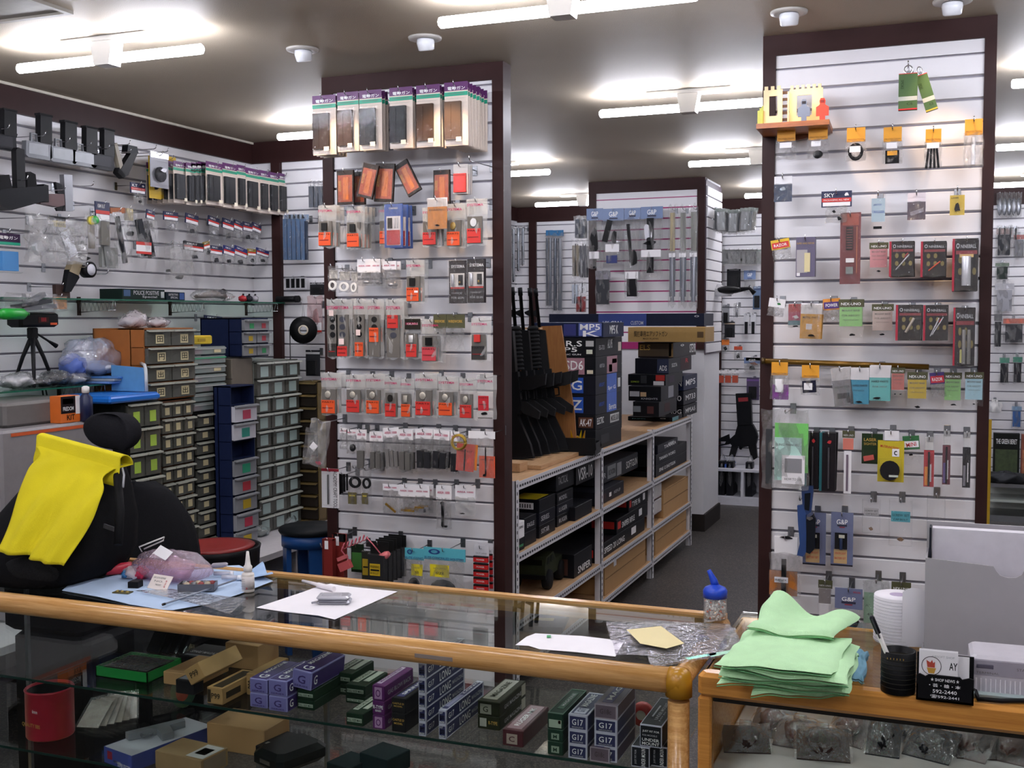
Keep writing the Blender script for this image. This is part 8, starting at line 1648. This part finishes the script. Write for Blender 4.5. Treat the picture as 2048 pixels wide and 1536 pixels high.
for q,d,c in(((1,-90,130,100,405),'black pistol cut by the picture edge','1c1c20'),((1,165,165,342,470),'grey-slide pistol first of the hanging row','5c5e62'),((1,330,212,512,500),'grey-slide pistol second of the hanging row','5c5e62'),((1,482,250,652,522),'grey-slide pistol third of the hanging row','5c5e62'),((1,612,265,768,545),'black pistol fourth of the hanging row','1c1c20')):
 pistol(q,.16,d,c)
u,w,h,rz=spot('L',(1,775,375,930,605),.16)
t=thing('folding_stock','folded black and tan gun stock hung as a V','gun stock',u,(0,0,rz));P=lambda n,pts,y,m:MB().prism([((a-.5)*w,b*h)for a,b in pts],-y,y).build(n,m,t)
P('tan_arm',[(.0,.95),(.12,1),(.38,.3),(.25,.15)],.012,M('8c8474',.5));P('black_arm',[(.3,.0),(.2,.2),(.75,.85),(.98,.8),(.55,.1)],.015,BLACK);P('hinge',[(.5,.75),(.55,1),(.95,1),(1,.8)],.018,GUN);P('butt',[(.1,.12),(.15,.28),(.4,.1),(.35,-.02)],.016,RUBBER);hook('L',u,u.z+h*.8,.16,rz,'chrome hook holding the folded gun stock',.2)
u,w,h,rz=spot('L',(1,-60,395,300,830),.2)
t=thing('replica_gun','large black submachine gun on the side wall at the picture edge','replica gun',u,(0,0,rz));P=lambda n,pts,y,m:MB().prism([((a-.5)*w,b*h)for a,b in pts],-y,y).build(n,m,t)
P('receiver',[(.0,.05),(.1,.3),(.95,.45),(1,.4),(.98,.22),(.3,.0)],.03,GUN);P('magazine',[(.46,.3),(.46,.95),(.5,1),(.62,.98),(.62,.35)],.014,BLACK);P('rear_grip',[(.66,.38),(.66,.62),(.72,.65),(.82,.62),(.84,.4)],.014,RUBBER);P('foregrip',[(.1,.25),(.05,.5),(.3,.55),(.36,.32)],.02,RUBBER);P('end_cap',[(.94,.2),(.95,.48),(1.04,.47),(1.04,.2)],.022,BLACK);hook('L',u,u.z+h*.5,.2,rz,'chrome hook holding the large submachine gun',.26)
u,w,h,rz=spot('L',(1,262,565,492,820),.18)
t=thing('replica_pistol','dark pistol with maroon grip panel below the row','replica pistol',u,(0,0,rz));P=lambda n,pts,y,m:MB().prism([((a-.5)*w,b*h)for a,b in pts],-y,y).build(n,m,t)
P('slide',[(.75,.0),(.72,.98),(.98,1),(.97,.02)],.013,M('6c6c70',.3,.6));P('grip_panel',[(.0,.12),(.05,.38),(.7,.45),(.72,.15),(.5,.08)],.015,M('4a1c1c',.4));P('hammer',[(.55,.45),(.5,.75),(.68,.7),(.7,.45)],.008,GUN);P('trigger',[(.5,.06),(.55,-.02),(.7,.0),(.72,.15)],.006,GUN);hook('L',u,u.z+h*.55,.18,rz,'chrome hook holding the maroon-grip pistol',.24)
for q,d in(((1,560,610,620,650),'beside the maroon-grip pistol'),((1,780,330,900,370),'above the folded stock'),((1,1000,360,1040,400),'beside the silver goggles card'),((1,1080,380,1125,420),'above the yellow card packs'),((1,240,950,290,970),'in front of the large crumpled bag'),((1,1100,1020,1170,1050),'beside the slanted barrels'),((1,640,1220,740,1250),'beside the gauge tool')):
 u,w,h,rz=spot('L',q,.2);hook('L',u,u.z,.2,rz,'empty chrome hook on the side wall '+d,.24)
# blister packs
lwall((1,1030,430,1152,668),.19,[('backing_card',M('9a9aa2',.4),0,1,0,1,0,.003),('product',M('2c2c30',.3),.15,.8,.15,.6,-.02,0,'e'),('metal_part',CHROME,.3,.7,.4,.6,-.03,-.015,'p'),('header',CHROME,0,1,.84,1,-.004,0),('blister_shell',BLISTER,.05,.95,.05,.75,-.034,0,'k')],'silver blister card with black goggles')
for k in range(3):lwall((1,1022+52*k,455,1102+52*k,742),.15-.02*k,[('backing_card',M('c8a41c',.5,0,.15),0,1,0,1,0,.003),('product',BLACK,.2,.9,.15,.7,-.018,0,'p'),('blister_shell',BLISTER,.05,.95,.1,.8,-.024,0,'k'),('T','HOLSTER','BK',.5,.9,.7,.05,-.001)],'yellow card pack behind the silver one, %s'%ordn[k],hk=k==2)
lwall((1,893,636,992,782),.14,t_sky('K.T',True),'navy and red header with silver bits, alone under the pistols','parts bag',name='parts_bag')
gL='magazine packs along the side wall'
for k,(x0,x1,y0,y1,n,c)in enumerate(((1190,1275,490,782,6,'24262a'),(1412,1522,496,795,2,'1c1d20'),(1525,1622,505,815,2,'1c1d20'),(1622,1682,515,822,2,'202124'),(1684,1776,538,838,2,'1c1d20'),(1776,1838,552,850,2,'1f2022'),(1838,1906,565,858,2,'1c1d20'),(1904,1962,572,862,1,'222428'))):
 lwall((1,x0,y0,x1,y1),.235 if n<6 else.20,t_mag(c),'green-striped magazine pack on the side wall, %s column'%ordn[k],'magazine pack',n=n,dy=.034 if n==6 else.05,name='magazine_pack',group=gL)
for k in range(4):lwall((1,1276+34*k,500,1340+34*k,795),.21,t_mag('24262a'),'narrow-set magazine pack on the side wall, %s after the first column'%ordn[k],'magazine pack',name='magazine_pack',group=gL,hk=False)
# navy/red/white header bags
def t_hdr(c1='20264a',bits=True,c2=None):return[('header_card',M(c1,.5),0,1,.55,1,-.003,.003),('band',REDL,.02,.98,.72,.80,-.0038,-.003),('panel',PAPER,.04,.96,.57,.71,-.0038,-.003),('bag',FILM2,.05,.95,0,.6,-.02,.004,'f'),('T','KM KIT','WH',.4,.9,.5,.09,-.0045,0,1)]+([pr(M(c2 or '3c3c40',.4,.3),.3,.7,.1,.4,'p',-.012,0)]if bits else[])
for k,(x0,x1,y0,y1,tl)in enumerate(((1003,1058,822,960,8),(1118,1216,832,965,0),(1270,1356,850,1000,6),(1424,1500,868,1010,8),(1522,1600,885,1035,8),(1600,1660,895,1030,10),(1660,1725,905,1040,4),(1725,1785,915,1040,10))):
 lwall((1,x0,y0,x1,y1),.14,t_hdr(c2=('3c3c40','b8b8bc')[k%2]),'navy and red header bag in the upper small row, %s from the tools'%ordn[k],'parts bag',tilt=tl,name='parts_bag',group='small header bags on the side wall')
for k,(x0,x1,y0,y1,tl,c)in enumerate(((1255,1392,1040,1170,2,'2c2c30'),(1385,1428,1035,1140,-12,'8c7c28'),(1434,1518,1065,1195,3,'20264a'),(1528,1604,1070,1200,8,'24306c'),(1604,1690,1075,1210,10,'24306c'),(1690,1745,1085,1190,0,'8c7c28'),(1752,1836,1088,1190,8,'24306c'))):
 lwall((1,x0,y0,x1,y1),.14,t_hdr(c),'header bag in the lower small row, %s from the clear bag'%ordn[k],'parts bag',tilt=tl,name='parts_bag',group='small header bags on the side wall')
# bigger clear bags
lwall((1,150,850,345,1180),.22,[('bag',FILM2,0,1,0,1,-.05,.01,'f'),('bag',film('ffffff',.16,.1,40,1,.2),.05,1,.02,.97,-.07,0,'f'),pr(M('c4c4c8',.4),.2,.8,.1,.5,'p',-.03,0)],'large crumpled clear bag first on the side wall','bag',name='plastic_bag')
lwall((1,345,860,560,1190),.22,[('header_card',M('c8b468',.5),0,.5,.76,.95,-.003,.003),('band',BLACK,0,.5,.88,.97,-.004,.004),('T','GOGGLE','BK',.25,.82,.4,.05,-.005),('bag',film('ffffff',.16,.1,40,1,.2),0,1,0,.9,-.06,.01,'f'),('bag',FILM2,.05,.95,.05,.92,-.08,0,'f'),pr(CHROME,.3,.6,.15,.7,'b',-.03,-.02,R(-24))],'large clear bag with yellow and black header','bag',name='plastic_bag')
lwall((1,-40,955,142,1250),.2,[('header_card',M('3a2a44',.5),0,1,.72,.92,-.003,.003),('stripe',TEAL,0,1,.66,.72,-.003,.003),('T','電動ガン','WH',.55,.82,.7,.08,-.0045,0,1),('product',M('3c84c4',.4),.2,.8,.05,.5,-.02,0),('blister_shell',BLISTER,0,1,0,.66,-.03,0,'k')],'purple-headed pack with blue product at the picture edge')
lwall((1,560,850,668,1095),.18,[('cap',M('28a83c',.35),.35,.95,.72,.98,-.03,.0,'e'),('ring',M('d8c828',.4),.3,.6,.7,.95,-.025,-.005,'c'),('tool',M('8c8478',.4),.3,.7,.05,.7,-.02,0,'z'),('bag',FILM2,0,1,0,1,-.04,0,'f')],'bagged tool with bright green cap','tool',name='bagged_tool')
lwall((1,655,765,752,1060),.18,t_hdr()+[pr(M('5c584c',.4),.2,.8,.0,.55,'b',-.016,0)],'navy and red header bag with grey grip','parts bag',name='parts_bag')
lwall((1,760,805,862,1190),.16,[('header_card',M('a85c2c',.5),0,1,.9,1,-.003,.003),('barrel',M('26282c',.35,.3),.3,.6,.02,.85,-.02,0,'z',R(-8)),('bag',FILM2,0,1,0,.92,-.04,0,'f'),('label',PAPER,.1,.7,.86,.92,-.005,0)],'slanted black barrel bag','barrel bag',name='barrel_bag',tilt=-5)
lwall((1,662,1040,800,1222),.15,[('product',M('8a8c88',.4),.1,.9,.05,.8,-.02,0),('product',M('6c6e6c',.4),.2,.5,.1,.95,-.026,-.01,'b',R(-10)),('bag',FILM2,0,1,0,1,-.04,0,'f')],'grey plate bag below the green-capped tool','parts bag',name='parts_bag')
lwall((1,835,800,915,1030),.15,[('product',M('b8a878',.4),.2,.7,.6,.95,-.02,0),('product',BLACK,.3,.8,.1,.35,-.02,0,'p'),('bag',FILM2,0,1,0,1,-.04,0,'f')],'clear bag with tan and black pieces','parts bag',name='parts_bag')
lwall((1,915,880,1060,1150),.17,[('barrel',M('26282c',.35,.3),.2,.42,.05,.98,-.02,0,'b',R(-14)),('barrel',M('1c1e22',.35,.3),.5,.72,.02,.95,-.02,0,'b',R(-16)),('label',PAPER,-.1,.6,.1,.4,-.03,-.029),('band',REDL,-.1,.6,.32,.4,-.031,-.029),('band',REDL,-.1,.6,.1,.16,-.031,-.029),('bag',FILM2,0,1,0,1,-.04,0,'f')],'pair of slanted black barrels with red and white label','barrel bag',name='barrel_bag')
lwall((1,1110,1045,1300,1300),.15,[('bag',FILM2,0,1,0,1,-.04,0,'f'),('bag',FILM2,.1,.9,.1,1,-.06,0,'f'),pr(BLACK,.1,.3,.2,.3,'p'),pr(BLACK,.45,.75,.0,.2,'p')],'wide clear bag with two black knobs','parts bag',name='parts_bag')
u,w,h,rz=spot('L',(1,430,1130,630,1380),.2)
t=thing('airbrush_tool','black grip tool with round pressure gauge','tool',u,(0,0,rz));P=lambda n,pts,y,m:MB().prism([((a-.5)*w,b*h)for a,b in pts],-y,y).build(n,m,t)
P('grip',[(.0,.0),(.15,.6),(.35,.62),(.5,.4),(.2,.0)],.014,GUN);P('body',[(.15,.55),(.3,.85),(.6,.8),(.45,.45)],.018,M('a89878',.5));MB().lathe([(.001,-.02),(.20*w,-.02),(.20*w,.02),(.001,.02)],18,axis='y',at=(.25*w,-.02,.62*h)).build('gauge',BLACK,t);MB().lathe([(.001,-.022),(.14*w,-.022),(.14*w,-.02),(.001,-.02)],18,axis='y',at=(.25*w,-.02,.62*h)).build('gauge_face',M('d0d0d8',.3),t);P('nozzle',[(.6,.95),(.6,1.05),(.95,.95),(.75,.85)],.008,BLACK);hook('L',u,u.z+h*.7,.18,rz,'chrome hook holding the gauge tool',.26)
lwall((1,360,1330,456,1420),.18,[('product',M('3c2c28',.4,0,.4,60),0,1,0,1,-.02,0)],'dark printed card under the gauge tool');lwall((1,350,1405,448,1505),.2,[('bag',FILM2,0,1,0,1,-.03,0,'f'),('product',M('d09468',.4,0,.3),.15,.95,.1,.9,-.012,0)],'orange-brown part in a clear bag','parts bag',name='parts_bag')
lwall((2,0,100,330,190),.24,[pr(M('6c6e72',.35,.5),0,1,.0,.3,'b',-.03,0,R(-4)),pr(M('3c3e42',.35,.5),.2,.9,.3,.6,'b',-.03,0,R(-8)),pr(M('8a8c90',.35,.5),.4,.8,.6,.9,'b',-.03,0,R(-25)),('bag',FILM2,0,1,-.2,1.2,-.06,0,'f')],'bundle of grey metal rails in a clear bag','bundle',name='rail_bundle')
lwall((2,1283,225,1395,345),.12,t_hdr(),'navy header bag low between brown cabinet and navy chest','parts bag',name='parts_bag',tilt=4)
lwall((2,1790,175,1835,245),.1,[('product',M('8c3c44',.4),.1,.9,.1,.9,-.02,0,'p'),('tag',PAPER,.5,.9,.1,.5,-.022,-.02)],'small red trinket by the post')if False else None
# black and white camouflage sticker sheet at the picture edge
lwall((2,-60,905,146,1145),.04,[('sheet',M('d8d4d4',.6),0,1,0,1,-.002,.002),('dark_print',BLACK,.0,.95,.75,.98,-.003,-.002),('band',REDL,0,.95,.66,.76,-.0035,-.002),('T','ALL NEW MODELS','WH',.55,.71,.7,.05,-.0042),('print',BLACK,.45,.8,.1,.45,-.003,-.002,'p'),('print',BLACK,.1,.4,.0,.4,-.003,-.002,'p'),('panel',PAPER,.1,.8,.5,.63,-.003,-.002)],'black and white printed sheet with red band at the picture edge','sheet',name='printed_sheet',hk=False)
lwall((2,0,770,62,845),.14,[pr(M('5a4a44',.5),0,1,.2,.8,'b',-.01,0,R(20))],'brown strap end above the printed sheet',hk=True)
# partition behind the pillar: blue strips and grey packs
for k in range(5):pk('N',(1,1945+30*k,850,1990+30*k,1160),.16,[('strip_body',M('4c6484',.45,0,.2),.05,.6,0,.9,-.02,0),('strip_edge',M('2c3444',.45),.6,.9,0,.85,-.018,0),('header_card',M('7c90a8',.5),0,1,.88,1,-.003,.003),('film',FILM,0,1,0,1,-.03,0,'f')],'blue-grey strip pack on the partition, %s from the post'%ordn[k],'strip pack',name='strip_pack',hk=k%2==0)
for k in range(4):pk('N',(620+9*k,362,633+9*k,418),.14,[('product',M('5c6068',.3,.3),.1,.9,.05,.8,-.02,0),('bag',FILM2,0,1,0,1,-.03,0,'f')],'silver-grey pack high on the partition, %s from the post'%ordn[k],name='foil_pack',hk=k%2==0)
pk('N',(570,555,612,578),.08,[('backing_card',M('c8c8cc',.5),0,1,0,1,0,.003)]+[('print_bar',BLACK,.06+.24*k,.22+.24*k,.1,.9,-.002,0)for k in range(4)],'white card with black bars on the partition');pk('N',(620,565,650,590),.12,blst('26262a','8c8c90','GUN'),'black card next to the pillar edge',name='foil_pack')
pk('N',(618,592,648,668),.12,[('bag',film('e0b8b8',.3,.15,40,.8,.1),0,1,0,1,-.03,0,'f'),('product',M('b88c8c',.5),.2,.8,.2,.7,-.012,0,'p'),('label',PAPER,.5,.95,.1,.3,-.02,-.019),('band',REDL,.5,.95,.05,.1,-.02,-.019)],'pink tinted bag next to the pillar edge','parts bag',name='parts_bag')
for k in range(5):pk('N',(612+7*k,700+62*k,640,752+62*k),.1,blst(('2c2c30','8c3c34','3c4c3c','5c2c4c','34363c')[k],'c8c8c8'),'small boxed part beside the pillar post, %s from the top'%ordn[k],name='foil_pack')
